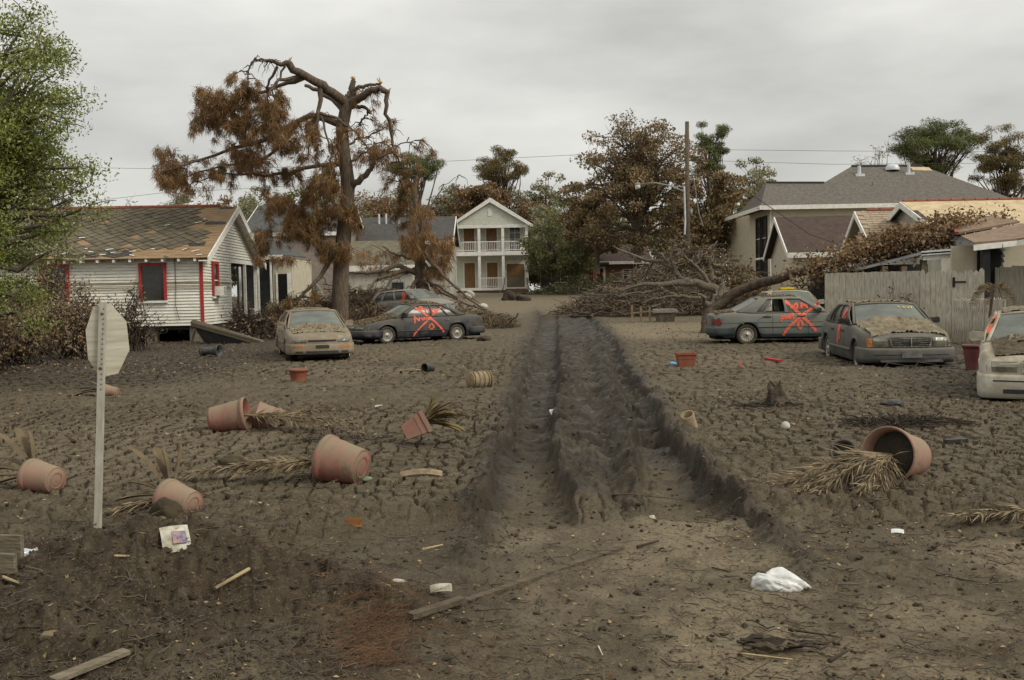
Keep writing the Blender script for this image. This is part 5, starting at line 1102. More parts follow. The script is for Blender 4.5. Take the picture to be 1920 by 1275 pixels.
b = MB(); b.box(.02, .42, 1.62, 2.18, 1.78, 2.16); ac = b.build('air_conditioner', MATS['trim_white'], cot)
for k in range(6): MB().box(.42, .428, 1.66, 2.14, 1.82 + k * .055, 1.85 + k * .055).build('louvre', MATS['metal_grey'], ac)
for x in (-.35, -2.1, -4.0, -6, -8): MB().box(x - .22, x + .22, .12, .55, -.25, ZF).build('pier', MATS['pier_concrete'], cot)
for x in (-.35, -4, -8): MB().box(x - .2, x + .2, 8.8, 9.3, -.25, ZF).build('pier', MATS['pier_concrete'], cot)
MB().box(-WL, -.04, .2, WD, ZF - .16, ZF - .01).build('floor_beam', MATS['felt_black'], cot)
MB().box(-1.9, -.05, 4.6, WD, ZF - .06, ZF).build('porch_floor', MATS['wood_grey'], cot)
MB().box(-.12, .0, 7.5, 7.6, ZF, ZE).build('porch_post', MATS['trim_white'], cot); MB().box(-.12, .0, WD - .12, WD, ZF, ZE).build('porch_post', MATS['trim_white'], cot)
MB().box(-1.88, -1.84, 6.6, 7.5, ZF, 2.75).build('front_door', MATS['felt_black'], cot); MB().box(-.10, -.02, 4.6, WD, ZE - .22, ZE).build('porch_beam', MATS['trim_white'], cot)
for k in range(12): clap(cot, -1.85, -.1, ZF + k * .24, .235, 'y', 4.628)
# roof: plank deck, torn felt and loose diamond shingles
SL = (ZR - ZE) / (WD / 2); ca = math.sqrt(1 + SL * SL); OV = .42
def rp(x, s, off=0): y = -OV + s / ca; z = ZE - OV * SL + s / ca * SL; return Vector((x, y - off * SL / ca, z + off / ca))
SLEN = (WD / 2 + OV) * ca; npl = 20; XR = .38
rgc = np.random.default_rng(5)
for k in range(npl):
    s0, s1 = SLEN * k / npl, SLEN * (k + 1) / npl - .012; b = MB(); o1 = .0; V = [rp(-WL - .3, s0), rp(XR - .02, s0), rp(XR - .02, s1), rp(-WL - .3, s1)]; b.prism([v + Vector((0, -SL / ca, 1 / ca)) * .03 for v in V], Vector((0, SL / ca, -1 / ca)) * .03); b.build('roof_plank', MATS['deck_wood'], cot)
V = [Vector((-WL - .3, WD / 2, ZR)), Vector((XR, WD / 2, ZR)), Vector((XR, WD + OV, ZE - OV * SL)), Vector((-WL - .3, WD + OV, ZE - OV * SL))]; MB().prism(V, (0, 0, -.06)).build('roof_back_slope', MATS['roof_dark'], cot)
for (u0, u1, s0, s1) in ((-.65, .30, 3.55, 4.0), (-1.75, -.95, 1.05, 1.45), (-.75, .05, 1.15, 1.6), (-3.9, -2.6, .12, .9), (-5.5, -3.8, .1, .55), (-.5, .25, 5.5, 5.8), (-1.2, -.4, 2.5, 2.9)):
    n = 12; b = MB(); P = []
    for q in range(n): a = 2 * PI * q / n; P.append(rp((u0 + u1) / 2 + (u1 - u0) / 2 * math.copysign(abs(math.cos(a)) ** .6, math.cos(a)) * rgc.uniform(.75, 1.05), (s0 + s1) / 2 + (s1 - s0) / 2 * math.copysign(abs(math.sin(a)) ** .6, math.sin(a)) * rgc.uniform(.7, 1.1), .038))
    b.prism(P, Vector((0, SL / ca, -1 / ca)) * .006); b.build('torn_felt', MATS['felt_black'], cot)
dg = .50; cnt = 0; dm = None
extra = MB()
for j in range(int(SLEN / (dg / 2)) + 1):
    for i in range(-1, int((WL + .6) / dg) + 1):
        x = XR - .2 - i * dg - (j % 2) * dg / 2; s = .12 + j * dg / 2
        if s > SLEN - .12: continue
        e = rgc.normal() * .18
        torn = (x > -1.05 + e and s > 4.35) or (x > -1.6 + e * 2 and 2.9 < s < 4.4 and x > -2.6 + .7 * s / 1.6 + e) or (s < .95 + .15 * e and x > -3.1 + e) or (s < .55 and x > -6) or (x > -.9 + e and s < 2.2 and s < 1.4) or x > -.15 or rgc.random() < .02
        if torn: continue
        lift = .045 + .012 * rgc.random(); h2 = dg * .54; jt = rgc.normal(size=2) * .008
        P = [rp(x + jt[0], s - h2, lift + .02), rp(x + h2 + jt[0], s, lift), rp(x + jt[0], s + h2 * .8, lift - .014), rp(x - h2 + jt[0], s, lift)]
        if cnt < 298 and x > -8: MB().prism(P, Vector((0, SL / ca, -1 / ca)) * .014).build('shingle', MATS['shingle_moss'], cot); cnt += 1
        else: extra.prism(P, Vector((0, SL / ca, -1 / ca)) * .014)
if extra.V: extra.build('shingles_far', MATS['shingle_moss'], cot)['kind'] = 'stuff'
for k in range(34):
    x = rgc.uniform(-6.5, .2); s = rgc.choice([rgc.uniform(.05, 1.0), rgc.uniform(.05, 5.5)]); a = rgc.uniform(-.6, .6); l = rgc.uniform(.1, .3); P = [rp(x, s, .075), rp(x + l * math.cos(a), s + l * math.sin(a), .09), rp(x + l * math.cos(a), s + l * math.sin(a) + .06, .085), rp(x, s + .05, .08)]; MB().prism(P, (0, 0, -.006)).build('shingle_scrap', MATS['trim_white' if k % 3 else 'shingle_moss'], cot)
for k in range(22):
    x0 = -WL + k * .48; 
    if x0 > -.7: continue
    MB().tube([(x0, WD / 2, ZR + .03), (x0 + .46, WD / 2, ZR + .035)], .10, 8).build('ridge_tile', MATS['ridge_terracotta'], cot)
k = 0
x = -.15
while x > -WL: MB().box(x - .045, x + .045, -.40, 0, ZE - .30, ZE - .14).build('rafter_tail', MATS['trim_white'], cot); x -= .62
for sgn in (0, 1):                                   # bargeboards and soffit of the gable
    y0, y1 = (-OV, WD / 2) if sgn == 0 else (WD + OV, WD / 2); a = Vector((0, y0, ZE - OV * SL)); b_ = Vector((0, y1, ZR))
    MB().prism([Vector((XR - .03, a.y, a.z - .24)), Vector((XR - .03, b_.y, b_.z - .26)), Vector((XR - .03, b_.y, b_.z + .05)), Vector((XR - .03, a.y, a.z + .05))], (.05, 0, 0)).build('bargeboard', MATS['trim_white'], cot)
    MB().prism([Vector((0, a.y, a.z - .10)), Vector((XR - .03, a.y, a.z - .10)), Vector((XR - .03, b_.y, b_.z - .12)), Vector((0, b_.y, b_.z - .12))], (0, 0, -.02)).build('soffit', MATS['trim_white'], cot)
MB().tube([(-1.02, -.03, ZE - .1), (-1.0, -.04, 2.2), (-1.03, -.05, 1.4), (-.9, -.06, .85)], .012, 5).build('hanging_cable', MATS['black_trim'], cot)

# ---------------------------------------------------------------- helper for simple gabled houses
def house(name, label, corner, yaw, L, D, ze, zr, wallm, roofm, over=.35, trim='trim_white', z0=0., ridge='x', fascia=.16, gable=True, cat='house'):
    """front wall on local y=0 from x=0..L, depth D"""
    o = empty(name, corner, yaw, label, cat)
    MB().box(0, L, 0, D, z0 - .6, ze).build('wall', MATS[wallm], o)
    if ridge == 'x':
        s = (zr - ze) / (D / 2); a = [(-over, -over, ze - over * s), (L + over, -over, ze - over * s), (L + over, D / 2, zr), (-over, D / 2, zr)]; b_ = [(-over, D / 2, zr), (L + over, D / 2, zr), (L + over, D + over, ze - over * s), (-over, D + over, ze - over * s)]
        for q in (a, b_): MB().prism([Vector(v) + Vector((0, 0, .12)) for v in q], (0, 0, -.10)).build('roof_slope', MATS[roofm], o)
        for x in (0.02, L - .02): MB().prism([(x, 0, ze), (x, D, ze), (x, D / 2, zr)], (.0 + (.2 if x < 1 else -.2), 0, 0)).build('gable_wall', MATS[wallm], o)
        for x in (-over - .05, L + over):
            for (ya, yb) in ((-over, D / 2), (D + over, D / 2)): MB().prism([Vector((x, ya, ze - over * s - .12)), Vector((x, yb, zr - .14)), Vector((x, yb, zr + .13)), Vector((x, ya, ze - over * s + .14))], (.05, 0, 0)).build('bargeboard', MATS[trim], o)
        MB().box(-over, L + over, -over - .05, -over - .002, ze - over * s - fascia, ze - over * s + .10).build('fascia', MATS[trim], o)
    else:
        s = (zr - ze) / (L / 2); a = [(-over, -over, ze - over * s), (L / 2, -over, zr), (L / 2, D + over, zr), (-over, D + over, ze - over * s)]; b_ = [(L / 2, -over, zr), (L + over, -over, ze - over * s), (L + over, D + over, ze - over * s), (L / 2, D + over, zr)]
        for q in (a, b_): MB().prism([Vector(v) + Vector((0, 0, .12)) for v in q], (0, 0, -.10)).build('roof_slope', MATS[roofm], o)
        MB().prism([(0, .02, ze), (L, .02, ze), (L / 2, .02, zr)], (0, .2, 0)).build('gable_wall', MATS[wallm], o)
        for (xa, xb) in ((-over, L / 2), (L + over, L / 2)): MB().prism([Vector((xa, -over - .05, ze - over * s - .14)), Vector((xb, -over - .05, zr - .14)), Vector((xb, -over - .05, zr + .13)), Vector((xa, -over - .05, ze - over * s + .14))], (0, .05, 0)).build('bargeboard', MATS[trim], o)
    return o
def pos(px, Y): x = (px - 960) / FPX * Y; return (x, Y, gz(x, Y))
# ---- two-storey porch house in the distance
Y = 97; p0 = at(852, 540, Y); p1 = at(991, 540, Y); g0 = gz(p0.x, Y); hz = lambda px, py: at(px, py, Y).z - g0
Wp = p1.x - p0.x; f1, f2, ev, tp_ = .45, hz(920, 473), hz(920, 421), hz(914, 376)
ph = house('porch_house', 'two-storey sage house with white columns, balconies and boarded doors', (p0.x, Y + 2.0, g0), 0, Wp, 9, ev, tp_, 'siding_sage', 'roof_grey', .0, ridge='y')
MB().prism([(-.55, -2.3, ev - .22), (Wp / 2, -2.3, tp_ + .15), (Wp / 2, .3, tp_ + .15), (-.55, .3, ev - .22)], (0, 0, .12)).build('roof_slope', MATS['roof_brown'], ph); MB().prism([(Wp + .55, -2.3, ev - .22), (Wp / 2, -2.3, tp_ + .15), (Wp / 2, .3, tp_ + .15), (Wp + .55, .3, ev - .22)], (0, 0, .12)).build('roof_slope', MATS['trim_white'], ph)
MB().prism([(0, -2.05, ev + .02), (Wp, -2.05, ev + .02), (Wp / 2, -2.05, tp_ - .12)], (0, .3, 0)).build('pediment', MATS['siding_sage'], ph)
for xa in (-.55, Wp + .55): MB().prism([Vector((xa, -2.34, ev - .40)), Vector((Wp / 2, -2.34, tp_ - .18)), Vector((Wp / 2, -2.34, tp_ + .22)), Vector((xa, -2.34, ev - .12))], (0, .06, 0)).build('bargeboard', MATS['trim_white'], ph)
b = MB(); b.box(Wp / 2 - .2, Wp / 2 + .2, -2.09, -2.03, ev + .8, ev + 1.35); b.prism([(Wp / 2 + .2 * math.cos(a), -2.09, ev + 1.35 + .2 * math.sin(a)) for a in np.linspace(0, PI, 9)], (0, .06, 0)); b.build('attic_vent', MATS['soft_white'], ph)
MB().box(-.1, Wp + .1, -2.1, -1.7, ev - .32, ev + .0).build('porch_beam', MATS['trim_white'], ph); MB().box(-.1, Wp + .1, -2.1, 0, f2 - .30, f2 + .08).build('balcony_floor', MATS['trim_white'], ph); MB().box(-.1, Wp + .1, -2.1, 0, f1 - .25, f1).build('porch_floor', MATS['trim_white'], ph); MB().box(-.05, Wp + .05, -2.0, 0, -.6, f1 - .25).build('foundation', MATS['brick'], ph)
cxs = [.1, Wp * .345, Wp * .665, Wp - .1]
for x in cxs:
    for (a, b_) in ((f1, f2 - .30), (f2 + .08, ev - .32)): MB().box(x - .13, x + .13, -2.06, -1.80, a, b_).build('column', MATS['trim_white'], ph)
def rail(x0, x1, z):
    b = MB(); r_ = MB().box(x0, x1, -2.0, -1.94, z + .88, z + .96).build('railing', MATS['trim_white'], ph); MB().box(x0, x1, -2.0, -1.94, z + .10, z + .16).build('bottom_rail', MATS['trim_white'], r_)
    n = int((x1 - x0) / .16)
    for k in range(1, n): MB().box(x0 + (x1 - x0) * k / n - .02, x0 + (x1 - x0) * k / n + .02, -1.99, -1.95, z + .161, z + .879).build('baluster', MATS['trim_white'], r_)
for k in range(3): rail(cxs[k] + .14, cxs[k + 1] - .14, f2 + .08)
rail(cxs[1] + .14, cxs[2] - .14, f1)
for k, (xc, wv) in enumerate(((Wp * .20, .5), (Wp * .51, .5), (Wp * .83, .5))):
    for lvl, z in ((0, f1), (1, f2 + .08)):
        if lvl == 0 and k == 2: continue
        MB().box(xc - wv - .12, xc + wv + .12, -.05, -.003, z, z + 2.55).build('door_frame', MATS['trim_white'], ph)
        if lvl == 1 and k == 2: window(ph, xc - wv, xc + wv, z + .05, z + 2.4, -.05, 'trim_white', 2, 4, .06, .04)
        else: MB().box(xc - wv, xc + wv, -.09, -.051, z + .03, z + 2.42).build('plywood_board', MATS['plywood_door'], ph)
xc = Wp * .83; MB().box(xc - 1.0, xc + 1.0, -.05, -.003, f1, f1 + 2.6).build('door_frame', MATS['trim_white'], ph); MB().box(xc - .85, xc + .85, -.09, -.051, f1, f1 + 1.05).build('garage_door', MATS['wood_grey'], ph); MB().box(xc - .85, xc + .85, -.11, -.051, f1 + 1.06, f1 + 2.25).build('plywood_board', MATS['plywood_door'], ph)
for k in range(3): MB().box(xc - .95, xc + .95, -2.1 - .3 * (k + 1), -2.1 - .3 * k, -.4, f1 - .12 * (k + 1)).build('step', MATS['brick'], ph)
for sx_ in (-1.05, 1.05): MB().tube([(xc + sx_, -2.1, f1 + .9), (xc + sx_ * 1.0, -2.4, f1 + .5), (xc + sx_ * 1.15, -2.9, f1 - .1), (xc + sx_ * 1.5, -3.1, -.1)], .06, 6).build('stair_rail', MATS['wood_grey'], ph)

# ---- dark roofed white house behind the snapped tree
Y = 76; p = at(648, 500, Y); g0 = gz(p.x, Y); e_ = at(700, 453, Y).z - g0; r_ = at(700, 411, Y + 4.5).z - g0; Lh = at(842, 450, Y).x - p.x
o = house('dark_roofed_house', 'white two-storey house with dark shingle roof behind the snapped tree', (p.x, Y, g0), 0, Lh, 9, e_, r_, 'wall_white', 'roof_dark', .3, z0=0)
for (a, b_) in ((.30, .42), (.08, .18)): window(o, Lh * a + .7, Lh * b_ + 1.2, e_ - 1.1, e_ - .1, 0, 'trim_white', 2, 1, .06, .05)
for q in (.35, .42, .47, .28): MB().tube([(Lh * q, 3.2, r_ - .9), (Lh * q, 3.2, r_ + .3)], .16 if q in (.42, .47) else .08, 8).build('roof_vent', MATS['metal_grey' if q in (.42, .47) else 'metal_white'], o)
MB().box(.3, Lh - .3, -1.4, -.01, e_ - 2.1, e_ - 1.95).build('awning', MATS['felt_black'], o)
# ---- slate roofed house behind the cottage
Y = 70; p = at(462, 470, Y); g0 = gz(p.x, Y); e_ = at(500, 436, Y).z - g0; r_ = at(500, 388, Y + 5).z - g0
o = house('slate_roofed_house', 'pink walled house with blue-grey roof behind white cottage', (p.x, Y, g0), 0, at(640, 450, Y).x - p.x, 10, e_, r_, 'wall_pink', 'roof_slate', .3)
window(o, .9, 1.6, e_ - 1.5, e_ - .4, 0, 'trim_white', 1, 2, .06, .05)
# ---- small blue-grey annex next to the cottage
Y = 51; p = at(481, 560, Y); g0 = gz(p.x, Y)
an = empty('bluegrey_annex', (p.x - 1.2, Y, g0), 0, 'small blue-grey sided annex with white posts beside cottage gable', 'house'); e_ = at(500, 484, Y).z - g0
MB().box(0, 2.05, .9, 5, 0, e_).build('wall', MATS['siding_bluegrey'], an); MB().box(2.05, 3.0, .0, 5, 0, e_ - .05).build('wall', MATS['siding_beige'], an)
MB().prism([(-.4, -.4, e_ + .15), (2.6, -.4, e_ + .15), (1.7, 2.5, e_ + 1.15), (-.4, 2.5, e_ + 1.15)], (0, 0, -.08)).build('roof_slope', MATS['roof_slate'], an); MB().box(-.4, 2.65, -.46, -.38, e_ - .08, e_ + .14).build('fascia', MATS['trim_white'], an)
MB().prism([(2.6, -.4, e_ + .15), (3.2, 2.5, e_ + .12), (1.7, 2.5, e_ + 1.15)], (0, 0, -.06)).build('roof_slope', MATS['roof_slate'], an)
for x in (.45, 1.35, 1.98): MB().box(x, x + .09, -.35, -.26, 0, e_ - .1).build('porch_post', MATS['trim_white'], an)
MB().box(0, 1.3, -.33, -.28, .8, .86).build('railing', MATS['trim_white'], an); MB().box(0, 1.3, -.32, -.29, .1, .79).build('panel', MATS['metal_grey'], an); MB().box(2.3, 2.75, -.03, -.003, .3, 2.55).build('doorway', MATS['hollow_dark'], an); MB().box(2.2, 2.29, -.05, -.003, .3, 2.6).build('door_frame', MATS['trim_white'], an); MB().box(2.76, 2.95, -.05, -.003, .3, 2.6).build('door_frame', MATS['trim_white'], an)
# ---- yellow and pink house bits beyond the pine
Y = 74; p = at(548, 540, Y); o = house('yellow_house', 'weathered white and yellow house beyond the brush', (p.x, Y, gz(p.x, Y)), 0, at(640, 540, Y).x - p.x, 6, at(560, 487, Y).z - gz(p.x, Y), at(560, 470, Y).z - gz(p.x, Y), 'wall_yellow', 'roof_olive', .3); window(o, 1.3, 2.1, .6, 1.9, 0, 'trim_white', 2, 3, .05, .04)
# ---- carport with orange edged roof behind the snapped tree
Y = 62; p = at(652, 530, Y); g0 = gz(p.x, Y); o = house('olive_roofed_house', 'low house with olive roof and orange torn edge behind snapped tree', (p.x, Y, g0), 0, at(775, 530, Y).x - p.x, 6, at(700, 497, Y).z - g0, at(700, 455, Y + 3).z - g0, 'wall_white', 'roof_olive', .25, fascia=.25)
w_ = at(775, 530, Y).x - p.x
for q in (0, 1): e0 = at(700, 497, Y).z - g0; MB().bar((.1 + q * 1.5, -.3, e0 + 1.2), (2.0 + q * 1.4, -.35, e0 + .15), .06, .05).build('torn_ridge_strip', MATS['ridge_terracotta'], o)
window(o, .6, 1.6, .5, 1.3, 0, 'trim_white', 1, 1); window(o, w_ - 1.3, w_ - .6, .3, 1.8, 0, 'metal_grey', 1, 2)
# ---- low brick house under the magnolias
Y = 92; p = at(1018, 540, Y); g0 = gz(p.x, Y); Lb = at(1215, 540, Y).x - p.x
o = house('brick_house', 'low dark brick house with orange notice on white framed door', (p.x, Y, g0), 0, Lb, 8, at(1100, 490, Y).z - g0, at(1100, 462, Y + 4).z - g0, 'brick', 'roof_umber', .4)
xd = at(1124, 540, Y).x - p.x; MB().box(xd - .55, xd + .55, -.06, -.003, .1, 2.2).build('door_frame', MATS['trim_white'], o); MB().box(xd - .36, xd + .36, -.09, -.061, .1, 2.05).build('front_door', MATS['felt_black'], o); MB().box(xd - .5, xd - .2, -.12, -.095, 1.2, 1.75).build('orange_notice', MATS['orange_sign'], o); MB().box(xd + .2, xd + .36, -.12, -.095, 1.4, 1.7).build('orange_notice', MATS['orange_sign'], o); MB().box(xd - .9, xd + .8, -1.0, -.003, 2.4, 2.6).build('door_canopy', MATS['felt_black'], o)
window(o, 1.0, 2.2, .9, 1.9, 0, 'trim_white', 2, 2, .06, .05); window(o, Lb - 2.2, Lb - 1.0, .9, 1.9, 0, 'trim_white', 2, 2, .06, .05); MB().box(-.2, 1.2, -1.6, -1.5, -.3, 1.6).build('dark_fence_panel', MATS['felt_black'], o)

# ---- large two-storey beige house
Y = 64; p = at(1446, 500, Y); g0 = gz(p.x, Y); ze = at(1446, 390, Y).z - g0; Lb = at(1884, 500, Y).x - p.x
o = empty('beige_house', (p.x, Y, g0), 0, 'large two-storey beige house with grey hip roof and black shuttered windows', 'house')
MB().box(0, Lb, 0, 13, -.4, ze).build('wall', MATS['siding_beige'], o); MB().box(-.06, .0, -.06, .06, -.4, ze).build('corner_board', MATS['trim_white'], o)
def onpl(px, py, ze_, sl=.52, ye=-.5):
    yy = Y
    for _ in range(30):
        q = at(px, py, yy); z = q.z - g0; yy = .5 * yy + .5 * (Y + ye + (z - ze_) / sl)
    return Vector((q.x - p.x, yy - Y, z))
eL, eR = Vector((-.75, -.5, ze)), Vector((Lb + .6, -.5, ze)); A1, A2, A3, A4 = onpl(1437, 346, ze), onpl(1545, 346, ze), onpl(1597, 315, ze), onpl(1728, 314, ze)
MB().prism([eL, eR, A4, A3, A2, A1], (0, 0, .12)).build('roof_slope', MATS['roof_grey'], o)
MB().prism([eR, Vector((Lb + .6, 14, ze)), Vector((A4.x, A4.y + .4, A4.z)), A4], (0, 0, .12)).build('roof_slope', MATS['roof_grey'], o); MB().prism([eL, A1, Vector((-.75, A1.y * 2, ze))], (0, 0, .12)).build('roof_slope', MATS['roof_grey'], o)
MB().prism([A3, A4, Vector((Lb + .6, 14, ze)), Vector((A3.x - 4, 14, ze))], (0, 0, .11)).build('roof_slope', MATS['roof_grey'], o); MB().prism([A1, A2, Vector((A2.x, A1.y * 2, ze)), Vector((-.75, A1.y * 2, ze))], (0, 0, .11)).build('roof_slope', MATS['roof_grey'], o)
MB().box(-.85, Lb + .65, -.62, -.48, ze - .14, ze + .12).build('gutter', MATS['trim_white'], o); MB().box(-.85, Lb + .6, -.5, 0, ze - .06, ze - .02).build('soffit', MATS['trim_white'], o); MB().box(-.85, -.74, -.5, 10, ze - .14, ze + .1).build('fascia', MATS['trim_white'], o)
MB().bar(A1 + Vector((0, 0, .14)), A2 + Vector((0, 0, .14)), .3, .08).build('ridge_cap', MATS['roof_dark'], o); MB().bar(A3 + Vector((0, 0, .14)), A4 + Vector((0, 0, .14)), .3, .1).build('ridge_cap', MATS['roof_dark'], o)
for (z0_, z1_) in ((ze - 3.0, ze - .55), (.5, 2.6)):
    for y0 in (1.0, 2.6): fo = window(o, y0, y0 + 1.0, z0_, z1_, 0, 'shutter_black', 1, 2, .16, .07, '-x')
for (px, py, r) in ((1611, 331, .12), (1704, 328, .10)):
    q = onpl(px, py, ze); MB().tube([q, q + Vector((0, 0, .7))], r, 8).build('vent_pipe', MATS['metal_white'], o); MB().box(q.x - .3, q.x + .3, q.y - .25, q.y + .2, q.z - .05, q.z + .16).build('vent_flashing', MATS['metal_white'], o)
q = onpl(1673, 322, ze); MB().lathe([(.46, 0), (.46, .18), (.34, .34), (.001, .42)], 14, Matrix.Translation(q + Vector((0, 0, .1)))).build('roof_turbine_vent', MATS['metal_white'], o, True); q = onpl(1637, 352, ze); MB().tube([q, q + Vector((0, 0, .35))], .07, 6).build('vent_pipe', MATS['metal_grey'], o)
a, b_ = onpl(1706, 317, ze), onpl(1742, 318, ze); MB().prism([a, b_, b_ + Vector((0, -.5, -.26)), a + Vector((0, -.5, -.26))], (0, 0, .15)).build('bare_decking', MATS['plywood'], o)
# ---- beige garage with umber roof
def gabled(name, label, px_near, px_far, Yn, Yf, py_e, py_r, L, wallm, roofm, over=.35, courses=None):
    a = at(px_near, 500, Yn); f = at(px_far, 500, Yf); D = math.hypot(f.x - a.x, f.y - a.y); yaw = math.atan2(f.y - a.y, f.x - a.x) - PI / 2; g0 = gz(a.x, a.y)
    o = house(name, label, (a.x, a.y, g0), yaw, L, D, at(px_near, py_e, Yn).z - g0, at((px_near + px_far) / 2, py_r, (Yn + Yf) / 2).z - g0, wallm, roofm, over); o['D'] = D; return o, D, at(px_near, py_e, Yn).z - g0, at((px_near + px_far) / 2, py_r, (Yn + Yf) / 2).z - g0
o, D, e_, r_ = gabled('beige_garage', 'beige gabled garage with mottled dark umber roof', 1488, 1446, 51, 58, 471, 411, 6.5, 'siding_beige', 'roof_umber')
window(o, 1.0, 1.7, .8, 2.4, 0, 'trim_white', 1, 2, .06, .05)
for q in (.25, .5): MB().box(-.03, -.003, D * q, D * q + .35, 1.0, 2.3).build('plywood_board', MATS['plywood'], o)
# ---- white gabled house with courses of tan shingles
o, D, e_, r_ = gabled('tan_roofed_house', 'small white gabled house with pale tan shingle roof and red ridge', 1650, 1594, 44, 50, 462, 401, 8, 'trim_white', 'roof_tan', .4)
s_ = (r_ - e_) / (D / 2); nr = 16; shm = []
for j in range(nr):
    for i in range(18):
        t0, t1 = j / nr, (j + 1.25) / nr; x0 = -.38 + i * .5 + (j % 2) * .25; x1 = x0 + .485
        if x1 > 8.3: continue
        yA, yB = -.38 + (D / 2 + .38) * t0, min(-.38 + (D / 2 + .38) * t1, D / 2); zA, zB = e_ + yA * s_ + .165, e_ + yB * s_ + .135
        MB().prism([(x0, yA, zA), (x1, yA, zA), (x1, yB, zB), (x0, yB, zB)], (0, 0, -.02)).build('shingle', MATS['roof_tan'], o)
for k in range(13): MB().tube([(.1 + k * .6, D / 2, r_ + .16), (.66 + k * .6, D / 2, r_ + .16)], .085, 7).build('ridge_tile', MATS['ridge_terracotta'], o)
# ---- house with bare plywood roof, right edge
Y = 41; p = at(1765, 500, Y); g0 = gz(p.x, Y); e_ = at(1800, 432, Y).z - g0; r_ = at(1800, 382, Y + 3.5).z - g0
o = house('plywood_roofed_house', 'house with bare plywood roof deck and red ridge tiles behind carport', (p.x, Y, g0), 0, 7.5, 7, e_, r_, 'wall_white', 'roof_dark', .3); s_ = (r_ - e_) / 3.5
for j in range(3):
    for i in range(3): y0, y1 = -.28 + j * 1.26, -.28 + (j + 1) * 1.26 - .015; x0, x1 = -.28 + i * 2.7 + (j % 2) * .2, -.28 + (i + 1) * 2.7 - .02 + (j % 2) * .2; MB().prism([(x0, y0, e_ + y0 * s_ + .15), (x1, y0, e_ + y0 * s_ + .15), (x1, y1, e_ + y1 * s_ + .15), (x0, y1, e_ + y1 * s_ + .15)], (0, 0, -.02)).build('plywood_sheet', MATS['plywood'], o)
for k in range(15): MB().tube([(-.2 + k * .52, 3.5, r_ + .15), (.28 + k * .52, 3.5, r_ + .15)], .09, 7).build('ridge_tile', MATS['ridge_terracotta'], o)
# ---- carport and porch roof at the right
Y = 34; a = at(1728, 500, Y); g0 = gz(a.x, Y); o = empty('carport', (a.x, Y, g0), 0, 'sagging carport with white metal fascia and dark interior behind gate', 'carport'); zz = lambda px, py, d=0: at(px, py, Y + d).z - g0; xx = lambda px, d=0: at(px, 500, Y + d).x - a.x
MB().prism([(xx(1728), 0, zz(1728, 471)), (xx(1826), 0, zz(1826, 463)), (xx(1826), 0, zz(1826, 472)), (xx(1728), 0, zz(1728, 479))], (0, .08, 0)).build('metal_fascia', MATS['metal_white'], o); MB().prism([(xx(1733), .1, zz(1733, 479)), (xx(1826), .1, zz(1826, 472)), (xx(1826), .1, zz(1826, 481)), (xx(1733), .1, zz(1733, 488))], (0, .08, 0)).build('beam', MATS['trim_white'], o)
MB().prism([(xx(1728), 0, zz(1728, 474)), (xx(1826), 0, zz(1826, 467)), (xx(1826), 5, zz(1826, 467)), (xx(1728), 5, zz(1728, 474))], (0, 0, -.05)).build('roof_sheet', MATS['metal_grey'], o)
MB().prism([(xx(1618), .3, zz(1618, 503)), (xx(1728), .0, zz(1728, 474)), (xx(1728), 5, zz(1728, 474)), (xx(1618), 5, zz(1618, 503))], (0, 0, -.06)).build('sagging_roof_sheet', MATS['metal_grey'], o)
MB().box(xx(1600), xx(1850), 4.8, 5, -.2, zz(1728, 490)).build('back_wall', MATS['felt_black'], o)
for px in (1738, 1664, 1700): MB().box(xx(px) - .09, xx(px) + .09, .2, .38, -.3, zz(px, 486 if px > 1720 else 499)).build('post', MATS['wood_grey'], o)
Y = 31; a = at(1826, 500, Y); g0 = gz(a.x, Y); o = empty('covered_porch', (a.x, Y, g0), 0, 'porch with brown sloping roof, white fascia, black post and wind chime', 'porch')
MB().prism([(0, 0, zz(1826, 458)), (xx(1906), 0, zz(1906, 451)), (xx(1990), -.8, zz(1990, 436)), (xx(1990), 2.5, zz(1990, 412)), (xx(1870), 2.5, zz(1870, 437))], (0, 0, .06)).build('roof_slope', MATS['roof_brown'], o)
MB().prism([(0, -.02, zz(1826, 470)), (xx(1906), -.02, zz(1906, 461)), (xx(1906), -.02, zz(1906, 451)), (0, -.02, zz(1826, 459))], (0, .06, 0)).build('fascia', MATS['trim_white'], o); MB().prism([(xx(1906), -.02, zz(1906, 461)), (xx(1990), -.82, zz(1990, 446)), (xx(1990), -.82, zz(1990, 437)), (xx(1906), -.02, zz(1906, 451))], (0, .06, 0)).build('fascia', MATS['trim_white'], o)
MB().prism([(xx(1880), 3.2, zz(1880, 429)), (xx(2010), 3.2, zz(2010, 405)), (xx(2010), 5, zz(2010, 385)), (xx(1925), 5, zz(1925, 405))], (0, 0, .07)).build('upper_roof', MATS['roof_brown'], o); MB().bar((xx(1880), 3.2, zz(1880, 426)), (xx(1925), 5, zz(1925, 402)), .12, .1).build('ridge_tile', MATS['ridge_terracotta'], o); MB().box(xx(1885), xx(2000), 3.4, 3.6, 1.5, zz(1885, 432)).build('upper_wall', MATS['metal_grey'], o)
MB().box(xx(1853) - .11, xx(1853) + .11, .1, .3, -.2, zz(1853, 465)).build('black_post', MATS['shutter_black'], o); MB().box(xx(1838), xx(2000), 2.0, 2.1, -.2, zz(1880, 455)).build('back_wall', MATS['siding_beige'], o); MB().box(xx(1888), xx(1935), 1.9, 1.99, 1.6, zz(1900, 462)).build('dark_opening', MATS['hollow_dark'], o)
for k, (py, r) in enumerate(((467, .10), (479, .075), (489, .06))): MB().lathe([(r, 0), (r * .3, .12 if k else .06), (.001, .13 if k else .07)], 10, Matrix.Translation((xx(1877), -.1, zz(1877, py) - .05))).build('wind_chime_bell', MATS['shutter_black'], o)
